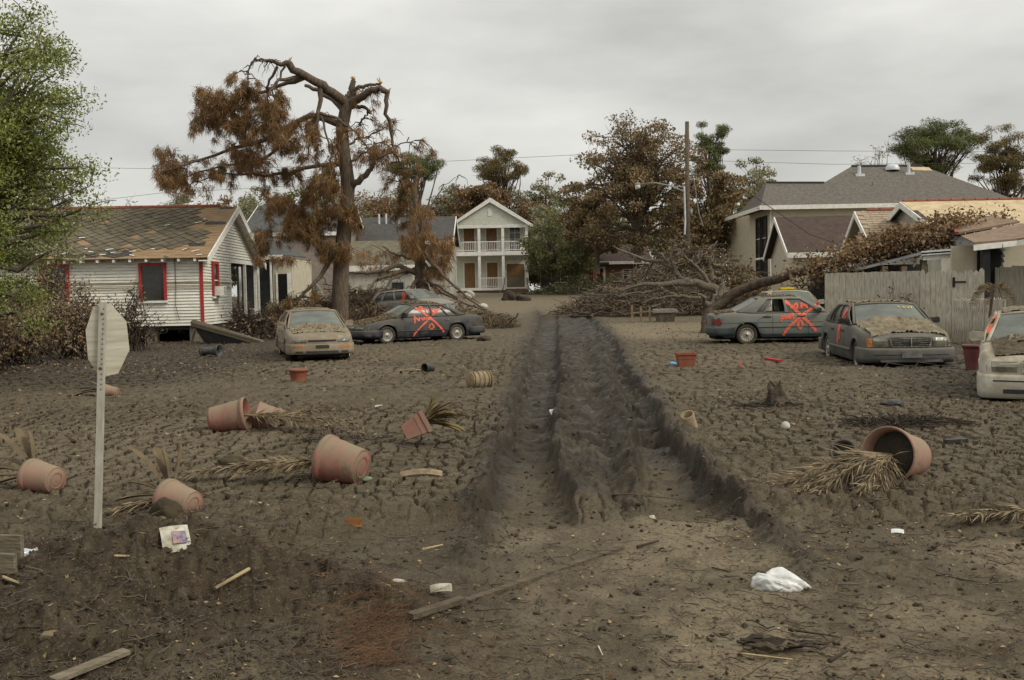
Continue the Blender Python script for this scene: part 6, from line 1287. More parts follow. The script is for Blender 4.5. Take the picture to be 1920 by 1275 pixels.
MB().tube([(xx(1877), -.1, zz(1877, 458)), (xx(1877), -.1, zz(1877, 500))], .012, 5).build('wind_chime_cord', MATS['shutter_black'], o)

# ---------------------------------------------------------------- fences
def fence(name, label, A, B, h, n, top='flat', th=.022, rails=(.4, 1.5), cat='fence', gapf=.04, hv=.03, seed=0):
    A = Vector(A); B = Vector(B); d = (B - A); L = d.length; yaw = math.atan2(d.y, d.x); o = empty(name, (A.x, A.y, gz(A.x, A.y)), yaw, label, cat); rg_ = random.Random(seed); w = L / n
    for k in range(n):
        x0, x1 = k * w + w * gapf / 2, (k + 1) * w - w * gapf / 2; hh = h + rg_.uniform(-hv, hv); m = (x0 + x1) / 2; ww = x1 - x0; y = rg_.uniform(-.008, .008)
        prof = [(x0, y, -.15), (x1, y, -.15), (x1, y, hh), (x0, y, hh)] if top == 'flat' else [(x0, y, -.15), (x1, y, -.15), (x1, y, hh - ww * .45), (x1 - ww * .18, y, hh - .04), (m + ww * .12, y, hh), (m - ww * .12, y, hh), (x0 + ww * .18, y, hh - .04), (x0, y, hh - ww * .45)] if top == 'dog' else [(x0, y, -.15), (x1, y, -.15), (x1, y, hh - ww), (m, y, hh), (x0, y, hh - ww)]
        MB().prism(prof, (rg_.uniform(-.006, .006), th, 0)).build('board', MATS['fence_wood'], o)
    for z in rails: MB().box(0, L, th + .012, th + .07, z - .045, z + .045).build('rail', MATS['fence_wood'], o)
    return o
def fz(px, py, Y): q = at(px, py, Y); return q.z - gz(q.x, Y)
A = at(1546, 500, 33.5); B = at(1724, 500, 31.5); fence('board_fence', 'tall weathered board fence with flat top between fallen trunk and gate', A, B, fz(1640, 511, 32.5), 30, 'flat', seed=1, gapf=.05, hv=.012)
A = at(1725, 500, 31.45); B = at(1846, 500, 30.6); g_ = fence('fence_gate', 'weathered gate of round topped boards with black strap hinge', A, B, fz(1790, 507, 31), 12, 'dog', seed=2, cat='gate', hv=.05)
MB().box(.92, .99, -.03, -.006, 1.55, 1.85).build('strap_hinge', MATS['shutter_black'], g_); MB().box(.99, 1.3, -.03, -.006, 1.68, 1.73).build('strap_hinge', MATS['shutter_black'], g_)
A = at(1786, 600, 29); B = at(1885, 600, 27.5); fence('picket_fence', 'low weathered picket fence with pointed tops before the gate', A, B, fz(1830, 560, 28.3), 26, 'point', seed=3, rails=(.35, .95), gapf=.25)
A = at(1860, 500, 33); B = at(1990, 500, 31); fence('board_fence', 'board fence continuing right of black porch post', A, B, fz(1900, 500, 32), 17, 'flat', seed=4)

# ---------------------------------------------------------------- utility pole, lamp and wires
Y = 72; a = at(1289, 470, Y); g0 = gz(a.x, Y); o = empty('utility_pole', (a.x, Y, g0), 0, 'tall brown wooden utility pole before the brown magnolia', 'pole'); zz = lambda py: at(1290, py, Y).z - g0
MB().tube([(0, 0, -.3), (.03, 0, zz(400)), (.06, 0, zz(228))], [.19, .17, .14], 12).build('shaft', MATS['bark_brown'], o, True); MB().lathe([(.001, 0), (.10, 0), (.10, .5), (.001, .5)], 10, Matrix.Translation((.28, 0, zz(405)))).build('transformer', MATS['metal_grey'], o, True)
MB().tube([(.25, -.1, zz(310)), (.5, -.1, zz(340)), (.8, -.1, zz(400)), (1.1, -.1, zz(425))], .03, 5).build('hanging_cable', MATS['metal_grey'], o); MB().tube([(-.2, -.1, zz(350)), (-.15, -.1, zz(415)), (-.2, -.1, zz(440))], .07, 6).build('conduit', MATS['metal_white'], o)
o = empty('street_lamp', (a.x - .2, Y, g0 + zz(360)), 0, 'street lamp on curved arm fixed to the utility pole', 'street lamp'); MB().tube([(0, -.1, 0), (-.9, -.1, .42), (-2.0, -.1, .66), (-3.1, -.1, .62)], [.06, .055, .05, .045], 7).build('arm', MATS['metal_grey'], o, True)
MB().lathe([(.001, .12), (.14, .10), (.2, 0), (.17, -.06)], 12, Matrix.Translation((-3.25, -.1, .6))).build('lamp_head', MATS['metal_grey'], o, True); MB().lathe([(.17, -.06), (.19, -.2), (.12, -.32), (.001, -.36)], 12, Matrix.Translation((-3.25, -.1, .6))).build('lamp_lens', MATS['soft_white'], o, True)
for k, (pts) in enumerate(([(-100, 310), (270, 316), (640, 312), (1290, 280)], [(1290, 280), (1560, 283), (2000, 285)], [(1290, 300), (1560, 308), (2000, 305)], [(150, 380), (300, 362), (620, 345)], [(1380, 345), (1520, 440), (1700, 500)], [(700, 470), (1000, 440), (1290, 400)])):
    Q = [at(x, y, 72 if k != 4 else 50) for x, y in pts]; MB().tube([v - Q[0] for v in Q], .012 if k != 4 else .02, 4).build('power_line', MATS['black_trim'], None, loc=Q[0])
    w_ = bpy.context.scene.collection.objects[-1]; tag(w_, ['thin power line crossing the sky left of utility pole', 'upper power line crossing sky right of utility pole', 'lower power line crossing sky right of utility pole', 'thin power line above the cottage ridge', 'slack cable falling from the trees across beige garage', 'slack power line in front of porch house'][k], 'power line', 'power lines')
# ================================================================== POTS, PALMS, LITTER
mat('wood_dark', (.125, .098, .064), (.060, .046, .030), 6, .9, .5, 25, stretch=(1, 5, 5))
def gzf(x, y): return gz(x, y) + .006
mat('plastic_pink', (.33, .125, .10), (.22, .09, .07), 5, .6, .15, spec=.35, wear=(6, .55, (.13, .10, .062)), mud=(.50, (.20, .165, .105)), stretch=(1.6, 1, 1))
mat('plastic_rose', (.36, .19, .145), (.27, .14, .105), 5, .6, .1, wear=(6, .57, (.15, .115, .07)), mud=(.52, (.22, .175, .115)))
mat('terracotta', (.29, .085, .045), (.19, .065, .040), 4, .75, .15, mud=(.30, (.17, .14, .095)))
mat('plastic_purple', (.17, .050, .050), (.12, .04, .04), 4, .5, spec=.4, mud=(.25, (.14, .115, .08)))
mat('plastic_black', (.016, .016, .016), (.05, .043, .034), 6, .5, spec=.4); mat('urn_grey', (.085, .085, .08), (.05, .047, .04), 6, .6)
mat('wicker', (.30, .235, .14), (.17, .125, .075), 9, .9, .5, 40, island=.2); mat('soil', (.030, .024, .017), (.05, .04, .028), 12, 1, .8)
mat('palm_straw', (.28, .22, .135), (.135, .103, .06), 5, .9, island=.35); mat('palm_brown', (.175, .130, .072), (.09, .067, .04), 4, .9, island=.35, sub=(.26, .20, .11))
mat('palm_olive', (.20, .150, .05), (.11, .08, .032), 4, .85, island=.35); mat('bag_white', (.64, .64, .62), (.48, .48, .45), 9, .35, .2, spec=.5); mat('paper_white', (.50, .48, .40), (.24, .21, .15), 14, .7); mat('foam_white', (.52, .50, .44), (.32, .30, .25), 8, .8)
mat('alu_sign', (.52, .49, .40), (.36, .33, .25), 3, .5, .1, metal=.15, stretch=(.6, .6, 9), wear=(3, .62, (.30, .25, .15)), stain=[(1.05, 1.22, (.36, .27, .13), .55)]); mat('galv', (.46, .44, .38), (.33, .30, .235), 8, .6, metal=.1, stretch=(3, 3, .6))
mat('rust_orange', (.27, .10, .025), (.16, .065, .02), 5, .8); mat('blue_cloth', (.20, .42, .60), rough=.8); mat('red_plastic', (.36, .025, .03), rough=.6); mat('print_blue', (.10, .13, .25), (.35, .20, .13), 22, .6, detail=2); mat('straw_rust', (.150, .078, .036), (.075, .042, .022), 4, .9, island=.4); mat('green_glass', (.20, .26, .18), rough=.3); mat('clod', (.062, .047, .027), (.030, .023, .013), 6, .95, .6, 40, island=.25)
def pot(name, label, px, py, rim, H, base, m, yaw=None, sink=.03, cat='plant pot', square=False, rimh=.05, soil=True, tilt=None, group=None, feet=False):
    g = gpt(px, py); Rr, Rb = rim / 2, base / 2; n = 4 if square else 30; k = math.sqrt(2) if square else 1
    z = gzf(g.x, g.y); root = empty(name, (g.x, g.y, z), 0, label, cat, group)
    if yaw is None: M = Matrix.Translation((0, 0, -sink)) @ Matrix.Rotation(tilt or 0, 4, 'X')
    else:
        al = math.atan2(Rr - Rb, H) if tilt is None else tilt
        ax = Vector((math.cos(yaw) * math.cos(al), math.sin(yaw) * math.cos(al), math.sin(al))); q = Vector((0, 0, 1)).rotation_difference(ax).to_matrix().to_4x4()
        M = Matrix.Translation(Vector((-ax.x * H / 2, -ax.y * H / 2, Rb * math.cos(al) * (1 / 1 if not square else 1.0) - sink))) @ q
    if square: M = M @ Matrix.Rotation(PI / 4, 4, 'Z')
    t = .012
    prof = [(.001, 0), (Rb * k * .86, 0), (Rb * k * .9, .012), (Rb * k, .0)] + [(k * lerp(Rb, Rr * .95, q), H * q) for q in (.08, .3, .55, .60, .80)] + [(Rr * .965 * k, H - rimh), (Rr * k, H - rimh), (Rr * 1.01 * k, H), (Rr * k - t, H)] + [(k * (lerp(Rb, Rr * .95, q)) - t, H * q) for q in (.8, .4, .1)] + [(.001, .02)]
    prof[7] = (prof[7][0] + .006, prof[7][1])
    MB().lathe(prof, n, M).build('pot_body', MATS[m], root, not square)
    if soil: MB().lathe([(k * lerp(Rb, Rr * .95, .72) - t * 1.2, H * .72), (k * Rr * .5, H * .76), (.001, H * .74)], n, M).build('soil', MATS['soil'], root)
    if not square: MB().lathe([(Rb * .52, -.004), (Rb * .62, -.004), (Rb * .62, .004), (Rb * .52, .004)], 20, M, True).build('base_ring', MATS[m], root)
    return root, M, H
GP = 'toppled plant pots in the mud'
P = {}
P[1] = pot('plant_pot', 'large pink round pot lying beside a square pot with long dry frond', 430, 806, .44, .47, .31, 'plastic_pink', R(2), group=GP)
P[2] = pot('plant_pot', 'largest pink round pot on its side, peeling and caked with silt', 645, 902, .46, .40, .33, 'plastic_pink', R(158), group=GP)
P[3] = pot('plant_pot', 'salmon round pot with dry fan leaves, base ring showing', 82, 919, .31, .30, .24, 'plastic_rose', R(160), group=GP)
P[4] = pot('plant_pot', 'salmon round pot with dark fan leaves beside a mud lump', 338, 962, .30, .29, .21, 'plastic_rose', R(155), group=GP)
P[5] = pot('plant_pot', 'small salmon pot with withered leaves behind stop sign', 207, 742, .23, .26, .17, 'plastic_rose', R(170), group=GP)
P[6] = pot('plant_pot', 'upright terracotta pot near the tan saloon', 560, 717, .37, .29, .26, 'terracotta', None, group=GP)
P[8] = pot('square_pot', 'small square pink pot on its side with bushy dry leaves', 780, 833, .27, .30, .17, 'plastic_pink', R(12), square=True, group=GP, tilt=R(26), sink=-.05)
P[7] = pot('square_pot', 'overturned square salmon pot behind the large pink pot', 492, 800, .34, .32, .22, 'plastic_rose', R(35), square=True, group=GP, tilt=R(-38), sink=-.12)
P[10] = pot('square_pot', 'upright square terracotta planter near blue cloth scrap', 1286, 686, .44, .32, .32, 'terracotta', None, square=True, group=GP, rimh=.04)
P[11] = pot('plant_pot', 'large faded red pot on its side with mouth open and straw fronds', 1688, 893, .50, .46, .36, 'plastic_rose', R(222), group=GP, soil=True)
P[12] = pot('plant_pot', 'small black pot tipped beside the large faded red pot', 1585, 874, .24, .20, .17, 'plastic_black', R(235), group=GP, tilt=R(35))
P[13] = pot('plant_pot', 'tall dark red tapered pot standing between charcoal and white saloons', 1826, 693, .44, .52, .28, 'plastic_purple', None, group=GP)
P[15] = pot('nursery_can', 'small black can lying in the mud behind the barrel', 803, 697, .22, .24, .18, 'plastic_black', R(230), group=GP, soil=False)
# flared grey urn lying by the cottage
g = gpt(398, 667); o = empty('grey_urn', (g.x, g.y, gzf(g.x, g.y)), 0, 'grey flared urn lying on its side before the cottage', 'urn'); M = Matrix.Translation((-.3, 0, .14)) @ Matrix.Rotation(PI / 2, 4, 'Y') @ Matrix.Rotation(.3, 4, 'X')
MB().lathe([(.001, .02), (.15, 0), (.16, .03), (.11, .12), (.105, .3), (.13, .48), (.19, .58), (.20, .60), (.17, .60), (.09, .3), (.001, .28)], 22, M).build('urn_body', MATS['urn_grey'], o, True); MB().lathe([(.16, .05), (.172, .055), (.172, .07), (.155, .075)], 22, M, True).build('foot_ring', MATS['urn_grey'], o, True)
# ribbed barrel
g = gpt(896, 727); o = empty('small_barrel', (g.x, g.y, gzf(g.x, g.y)), 0, 'small ribbed wicker barrel on its side at the rut edge', 'barrel'); M = Matrix.Translation((0, 0, .13)) @ Matrix.Rotation(R(32), 4, 'Z') @ Matrix.Rotation(PI / 2, 4, 'Y')
MB().lathe([(.001, -.15), (.145, -.16), (.15, -.15), (.158, 0), (.15, .22), (.001, .22)], 22, M).build('barrel_body', MATS['wicker'], o, True)
for z in (-.13, -.04, .06, .15, .20): MB().lathe([(.150, z), (.170, z), (.170, z + .02), (.150, z + .02)], 22, M, True).build('hoop', MATS['palm_straw'], o, True)
# ---- palms
def frond(base, dirv, L, droop, n, ll, m, name, parent, wd=.013, rg=None, side=1., stem=.012, wide=.5):
    n = int(n * 1.6); rg = rg or np.random.default_rng(1); d = np.array(dirv, float); d /= np.linalg.norm(d); b = np.array(base, float); t = np.linspace(0, 1, 12)[:, None]
    P_ = b + d * L * t + np.array([0, 0, -droop]) * t ** 2 * L; P_[:, 2] = np.maximum(P_[:, 2], .015); TV, TF = tubes(P_[None], np.linspace(stem, .003, 12)[None], 5); parts = [(TV, TF)]
    i = rg.uniform(.12, 1, n); Q = np.stack([np.interp(i, t[:, 0], P_[:, k]) for k in range(3)], 1); s = np.where(rg.random(n) < .5, -1, 1)[:, None]; sd = np.cross(d, [0, 0, 1.]); sd /= np.linalg.norm(sd) + 1e-9
    ld = d * .75 + sd * s * wide + rg.normal(size=(n, 3)) * .18; ld[:, 2] -= rg.uniform(.0, .5, n) * side; ld /= np.linalg.norm(ld, axis=1, keepdims=True); l = ll * rg.uniform(.5, 1.15, (n, 1)) * (1.15 - .7 * i[:, None]); w = np.cross(ld, rg.normal(size=(n, 3))); w /= np.linalg.norm(w, axis=1, keepdims=True)
    e = Q + ld * l; e[:, 2] = np.maximum(e[:, 2], .008); mm = Q + ld * l * .45; mm[:, 2] += .015
    V = np.stack([Q, mm + w * wd / 2, e, mm - w * wd / 2], 1).reshape(-1, 3); parts.append((V, np.arange(len(V)).reshape(-1, 4))); V, F_ = joinVF(parts); o = mk(name, V, F_.astype(np.int32), MATS[m], parent); return o
def blades(parent, base, dirs, L, W, m, rg, droop=.25):
    for k, d in enumerate(dirs):
        d = np.array(d, float); d /= np.linalg.norm(d); l = L * rg.uniform(.7, 1.15); t = np.linspace(0, 1, 9); P_ = np.array(base) + d * l * t[:, None] + np.array([0, 0, -droop * l]) * (t ** 2)[:, None]; P_[:, 2] = np.maximum(P_[:, 2], .01)
        s = np.cross(d, [0, 0, 1.] if abs(d[2]) < .9 else [1., 0, 0]); s /= np.linalg.norm(s); w = W * np.interp(t, [0, .25, .55, .9, 1], [.15, .35, 1, .8, .1]); u_ = np.cross(s, d)
        V = np.concatenate([P_ - s * w[:, None] / 2 + u_ * w[:, None] * .25, P_, P_ + s * w[:, None] / 2 + u_ * w[:, None] * .25]); F_ = [(i, i + 1, i + 10, i + 9) for i in range(8)] + [(i + 9, i + 10, i + 19, i + 18) for i in range(8)]; mk('leaf', V, F_, MATS[m], parent)
rg = np.random.default_rng(9)
def palm(name, label, key, cat='palm'): r, M, H = P[key]; g = r.location; o = empty(name, g, 0, label, cat, 'withered potted palms'); q = M @ Vector((0, 0, H * .8)); ax = (M.to_3x3() @ Vector((0, 0, 1))).normalized(); return o, np.array(q), np.array(ax)
o, q, ax = palm('dry_palm', 'long dry palm frond spilling right from the pink pot', 1); frond(q, (1, -.10, .02), 1.45, .10, 170, .30, 'palm_straw', 'frond', o, rg=rg); frond(q, (1, .32, .03), 1.3, .02, 120, .26, 'palm_brown', 'frond', o, rg=rg); frond(q, (.9, -.3, 0), 1.25, .1, 120, .25, 'palm_brown', 'frond', o, rg=rg)
o, q, ax = palm('dry_palm', 'straw palm frond stretching left from the largest pink pot', 2); frond(q, (-1, .03, .03), 1.35, .12, 230, .30, 'palm_straw', 'frond', o, rg=rg); frond(q, (-1, -.25, 0), .9, .1, 90, .22, 'palm_brown', 'frond', o, rg=rg)
o, q, ax = palm('fan_palm', 'dry fan palm sprawling from the salmon pot with base ring', 3); blades(o, q, [(-.6, .1, .9), (-.2, .2, 1), (-1, 0, .4), (-1, -.2, .0), (-.9, -.4, .2), (-.4, .3, .9), (-1, .3, .7)], .62, .09, 'palm_brown', rg)
o, q, ax = palm('fan_palm', 'dark fan palm sprawling from the salmon pot by mud lump', 4); blades(o, q, [(-.2, .2, 1), (-.5, .1, .8), (-.8, .1, .5), (-1, 0, .2), (-1, -.2, 0), (-.9, -.4, -.05), (.05, .3, 1), (-.35, .4, .9)], .60, .09, 'palm_brown', rg); frond(q, (-1, -.35, -.05), .55, .1, 40, .25, 'palm_straw', 'frond', o, rg=rg)
o, q, ax = palm('fan_palm', 'withered fan palm lying behind the stop sign post', 5); blades(o, q, [(-1, .1, .2), (-1, -.2, .1), (-.8, .1, .6), (-1, .3, .3), (-.9, -.1, .05)], .62, .09, 'palm_brown', rg)
o, q, ax = palm('bushy_palm', 'bushy olive dry leaves fanning from the small square pot', 8); blades(o, q, [(.3, .1, 1), (.6, 0, .8), (.9, .1, .5), (1, 0, .2), (1, -.1, .0), (.7, -.2, .6), (.45, .2, .9), (.95, .2, .35), (.5, -.2, .3), (.8, -.3, .1), (.2, 0, .8), (.75, .1, .75)], .48, .10, 'palm_olive', rg); frond(q, (1, 0, .5), .5, .3, 120, .2, 'palm_brown', 'frond', o, rg=rg)
o, q, ax = palm('straw_palm', 'bleached straw palm fronds spilling from the open red pot', 11)
for (d, L) in (((-.85, -.25, .12), .85), ((-.9, -.45, .08), 1.0), ((-.75, -.55, .10), .9), ((-.55, -.75, .06), .75), ((-.95, -.15, .06), 1.05), ((-.45, -.85, .06), .6)): frond(q, d, L * 1.15, .30, 120, .36, 'palm_straw', 'frond', o, rg=rg, wd=.011, wide=.30, side=2.2)
for d in ((-.9, -.2, .12), (-.8, -.35, .05), (-.6, -.5, .03)): MB().tube([q, q + np.array(d) * .25, q + np.array(d) * .5], [.016, .013, .009], 6).build('stalk', MATS['palm_straw'], o, True)
g = gpt(1905, 975); o = empty('straw_frond', g, 0, 'straw palm frond lying at the right edge', 'palm'); frond((.3, .1, .05), (-1, -.15, .02), .75, .05, 130, .28, 'palm_straw', 'frond', o, rg=rg); frond((.35, 0, .05), (-.6, -.5, .02), .6, .05, 90, .22, 'palm_brown', 'frond', o, rg=rg)
g = gpt(1853, 655); o = empty('dead_palm', g, 0, 'dead palm sapling with drooping straw head before picket fence', 'palm'); hh = at(1858, 537, g.y).z - g.z; MB().tube([(0, 0, -.1), (.02, 0, hh * .4), (.08, 0, hh * .75), (.12, 0, hh)], [.045, .04, .035, .05], 7).build('stem', MATS['bark_brown'], o, True)
for k in range(9): a = k * .7; frond((.12, 0, hh), (math.cos(a), math.sin(a) * .8, .35), .55, 1.25, 70, .26, 'palm_straw' if k % 2 else 'palm_brown', 'frond', o, rg=rg)
# ---- stop sign seen from behind
g = gpt(178, 997); o = empty('stop_sign', (g.x, g.y, gzf(g.x, g.y)), 0, 'bent blank back of octagonal road sign on punched steel post', 'sign'); tpz = at(192, 566, g.y + .05); T = Vector((tpz.x - g.x, .05, tpz.z - o.location.z)); up = T.normalized()
b = MB(); b.bar((0, 0, -.25), T, .046, .012, (0, 1, 0)); b.bar((-.021, .014, -.25), T + Vector((-.021, .014, 0)), .005, .032, (0, 1, 0)); b.bar((.021, .014, -.25), T + Vector((.021, .014, 0)), .005, .032, (0, 1, 0)); b.build('post', MATS['galv'], o)
for k in range(0, 34, 2): c0 = T * (.62 + .36 * k / 33); MB().lathe([(.0055, 0), (.001, .0005)], 6, Matrix.Translation(c0 + Vector((.012, -.0068, 0))) @ Matrix.Rotation(PI / 2, 4, 'X')).build('punched_hole', MATS['hollow_dark'], o)
cz_ = at(192, 639, g.y + .06); Cn = Vector((cz_.x - g.x, .055, cz_.z - o.location.z)); V = []; F_ = []; nr_, na = 8, 32; yw = R(40)
for i in range(nr_ + 1):
    for k in range(na):
        a = 2 * PI * k / na + R(22.5); oc = math.cos(PI / 8) / math.cos(((a - R(22.5) + PI / 8) % (PI / 4)) - PI / 8) if False else 1 / math.cos(((a + PI / 8 - R(22.5) + R(22.5)) % (PI / 4)) - PI / 8)
        r = .265 * i / nr_ * oc; u_, v_ = r * math.cos(a + R(6)), r * math.sin(a + R(6)); bend = .35 * abs(u_) + .5 * max(0, v_ - .2) * (1 if u_ > 0 else .2) + .25 * max(0, -v_ - .12) * abs(u_) / .2
        V.append(Cn + Vector((u_ * .43, .022 + u_ * .5 * (1 if u_ > 0 else .6) + bend * .6, v_)))
for i in range(nr_):
    for k in range(na): F_.append((i * na + k, (i + 1) * na + k, (i + 1) * na + (k + 1) % na, i * na + (k + 1) % na))
pl = mk('sign_plate', V, F_, MATS['alu_sign'], o, False); md = pl.modifiers.new('t', 'SOLIDIFY'); md.thickness = .003
for z in (.2, -.2): c0 = Cn + up * z; MB().lathe([(.001, .012), (.011, .010), (.012, 0)], 8, Matrix.Translation(c0 + Vector((0, -.012, 0))) @ Matrix.Rotation(PI / 2, 4, 'X')).build('bolt', MATS['rust_orange'], o, True)
# ---- lumps
def lump(name, label, px, py, sx, sy, sz, m, seed, cat, amp=.3, sub=3, rot=0, sink=.25, ridge=0, parent=None, group=None):
    bm_ = bmesh.new(); bmesh.ops.create_icosphere(bm_, subdivisions=sub, radius=1); V = np.array([v.co[:] for v in bm_.verts]); F_ = [tuple(v.index for v in f.verts) for f in bm_.faces]; bm_.free()
    n_ = fbm(V[:, 0] * 1.6 + seed * 3.1 + V[:, 2], V[:, 1] * 1.6 + V[:, 2] * .8, 4, seed); rr = 1 + amp * n_ * 2
    if ridge: rr += ridge * np.abs(vn(V[:, 0] * 3 + seed, V[:, 1] * 3 + V[:, 2] * 2, seed)) * 2
    V = V * rr[:, None] * [sx, sy, sz]; V[:, 2] = np.where(V[:, 2] < -sz * .5, -sz * .5, V[:, 2]) + sz * (.5 - sink); c_, s_ = math.cos(rot), math.sin(rot); V = np.stack([V[:, 0] * c_ - V[:, 1] * s_, V[:, 0] * s_ + V[:, 1] * c_, V[:, 2]], 1)
    g = gpt(px, py); o = mk(name, V, F_, MATS[m], None, True, loc=(g.x, g.y, gzf(g.x, g.y))); return tag(o, label, cat, group)
lump('plastic_bag', 'crumpled white plastic bag lying on the bare dirt', 1460, 1106, .15, .085, .085, 'bag_white', 3, 'bag', .10, 5, -.25, .1, .10)
bg_ = bpy.data.objects['plastic_bag'].data
for v in bg_.vertices:
    t_ = (v.co.x + .16) / .34; k_ = 1.0 - .62 * max(0, t_ - .35) ** 1.0 * 1.2 - .35 * max(0, .15 - t_) * 3; v.co.z *= max(.22, k_) * (1 + .18 * math.sin(34 * v.co.x + 20 * v.co.y)); v.co.y *= 1 - .35 * max(0, t_ - .6); v.co.x *= 1.12
    c_ = np.array([v.co.x * 16 + 3]), np.array([v.co.y * 16 + v.co.z * 22]); v.co += v.normal * float(.018 * (.22 - abs(vn(*c_, 5)[0])) + .010 * (.2 - abs(vn(c_[0] * 2.3, c_[1] * 2.1, 6)[0])))
g = gpt(1458, 760); rs_ = random.Random(3); V = []; F_ = []
for j, (r, z) in enumerate(((.24, -.05), (.17, .04), (.125, .14), (.10, .24), (.085, .30), (.03, .26))):
    for k in range(14): a = 2 * PI * k / 14; q = r * (1 + .22 * math.sin(3 * a + j) + rs_.uniform(-.1, .1)); V.append((q * math.cos(a) - .05 * z / .3, q * math.sin(a), z + (rs_.uniform(-.05, .06) if j > 3 else 0)))
for j in range(5):
    for k in range(14): F_.append((j * 14 + k, j * 14 + (k + 1) % 14, (j + 1) * 14 + (k + 1) % 14, (j + 1) * 14 + k))
F_.append(tuple(range(70, 84))); tag(mk('tree_stump', V, F_, MATS['bark_fallen'], None, False, loc=g), 'small jagged tree stump standing in cracked mud', 'stump')
lump('white_ball', 'dirty white ball half sunk in the mud', 1473, 803, .055, .055, .06, 'foam_white', 6, 'ball', .05, 3, 0, .2)
lump('mud_lump', 'rounded mud lump before the dark fan palm pot', 318, 968, .14, .10, .11, 'clod', 7, 'lump', .2, 3)
lump('dark_hump', 'dark rounded plastic hump in wet mud', 1673, 759, .17, .12, .06, 'plastic_black', 8, 'debris', .2, 3)
lump('dark_hump', 'dark rounded clump behind the dark blue saloon', 908, 640, .25, .2, .16, 'clod', 9, 'debris', .25, 3)
lump('dark_hump', 'grey mud hump behind the straw frond', 432, 872, .13, .10, .07, 'clod', 10, 'debris', .2, 3)
lump('dark_bundle', 'dark bundle lying on the far road', 955, 563, .55, .45, .5, 'bark_dark', 11, 'debris', .35, 3); lump('dark_bundle', 'second dark bundle lying along the far road', 983, 564, .6, .3, .3, 'bark_dark', 12, 'debris', .35, 3)
lump('white_bundle', 'white foam bundle caught in the stick heap', 878, 560, .42, .3, .38, 'foam_white', 13, 'debris', .35, 3, 0, .0); lump('white_bundle', 'small white foam piece among the sticks', 905, 578, .32, .2, .2, 'foam_white', 14, 'debris', .3, 3, 0, 0)
lump('cloth_scrap', 'light blue cloth scrap beside the square terracotta planter', 1263, 684, .10, .08, .04, 'blue_cloth', 15, 'scrap', .5, 3); lump('green_bottle_scrap', 'pale green plastic scrap under the largest pink pot', 686, 902, .05, .03, .03, 'green_glass', 16, 'scrap', .3, 2)
lump('mud_chunk', 'dark torn mud chunk in the wheel rut', 985, 803, .16, .06, .05, 'bark_dark', 17, 'lump', .4, 3); g = gpt(1460, 1214); o = empty('driftwood', g, R(-8), 'dark split driftwood strips tangled on the dirt', 'wood'); rs_ = np.random.default_rng(18)
for k in range(9): x0 = rs_.uniform(-.26, -.08); l_ = rs_.uniform(.18, .42); y0 = rs_.normal() * .035; MB().tube(wig(np.array([(x0 + l_ * t_, y0 + .03 * math.sin(5 * t_ + k), .015 + .02 * rs_.random()) for t_ in np.linspace(0, 1, 8)]), .006, rs_).tolist(), np.interp(np.linspace(0, 1, 8), [0, .3, 1], [.008, .018, .004]) * rs_.uniform(.6, 1.3), 5).build('wood_strip', MATS['bark_dark' if k % 3 else 'wood_dark'], o)
pass; lump('brown_husk', 'brown curled husk on the dirt mound', 95, 1195, .05, .022, .02, 'palm_brown', 19, 'scrap', .3, 3, .6); lump('brown_husk', 'brown curled leaf husk beside the plastic bottle', 62, 1082, .035, .02, .015, 'palm_brown', 20, 'scrap', .3, 3, .4)
# ---- boards and sticks lying on the ground
def onground(pts, lift=.0): 
    out = []
    for (px, py) in pts: g = gpt(px, py); out.append(Vector((g.x, g.y, gzf(g.x, g.y) + lift)))
    return out
def stick(name, label, pts, r, m, cat='stick', board=None, lift=.012, group=None):
    Q = onground(pts, lift); o0 = Q[0].copy(); zs = max(q.z for q in Q) if board else None
    if board:
        b = MB(); a, c_ = Q[0] - o0, Q[-1] - o0; b.bar(a + Vector((0, 0, board[1] / 2)), c_ + Vector((0, 0, board[1] / 2)), board[0], board[1]); o = b.build(name, MATS[m], None, loc=o0)
    else: o = MB().tube([q - o0 for q in resample(Q, 9).tolist() and [Vector(v) for v in resample(Q, 9)]], np.linspace(r, r * .5, 9), 6).build(name, MATS[m], None, True, loc=o0)
    return tag(o, label, cat, group)
stick('long_plank', 'long half-buried grey plank slanting across the dirt road', [(775, 1166), (1165, 1030)], 0, 'wood_dark', 'plank', (.055, .03), -.012)
stick('splintered_plank', 'splintered plank end beside the pine straw', [(770, 1172), (868, 1140)], 0, 'wood_dark', 'plank', (.06, .03), .03)
stick('grey_board', 'grey board at the lower left of the dirt mound', [(100, 1290), (238, 1234)], 0, 'wood_grey', 'plank', (.07, .02), .02)
stick('pale_stick', 'pale peeled stick leaning on the dirt mound', [(405, 1118), (470, 1080), (533, 1042)], .012, 'wood_pale', lift=.04); stick('pale_stick', 'short pale peeled stick at the dirt mound top', [(215, 1054), (262, 1055)], .009, 'wood_pale', lift=.03)
stick('dark_twig', 'dark twig pointing at the white bag', [(1335, 1069), (1375, 1079), (1418, 1080)], .006, 'bark_dark'); stick('dark_twig', 'dark curved twig near the driftwood', [(1478, 1186), (1530, 1194), (1572, 1200)], .008, 'bark_dark'); stick('dark_twig', 'thin dark twig on the right of the dirt road', [(1755, 1083), (1840, 1098)], .007, 'bark_dark'); stick('dark_twig', 'dark branch end beyond the long plank', [(1195, 1030), (1235, 1018)], .012, 'bark_dark')
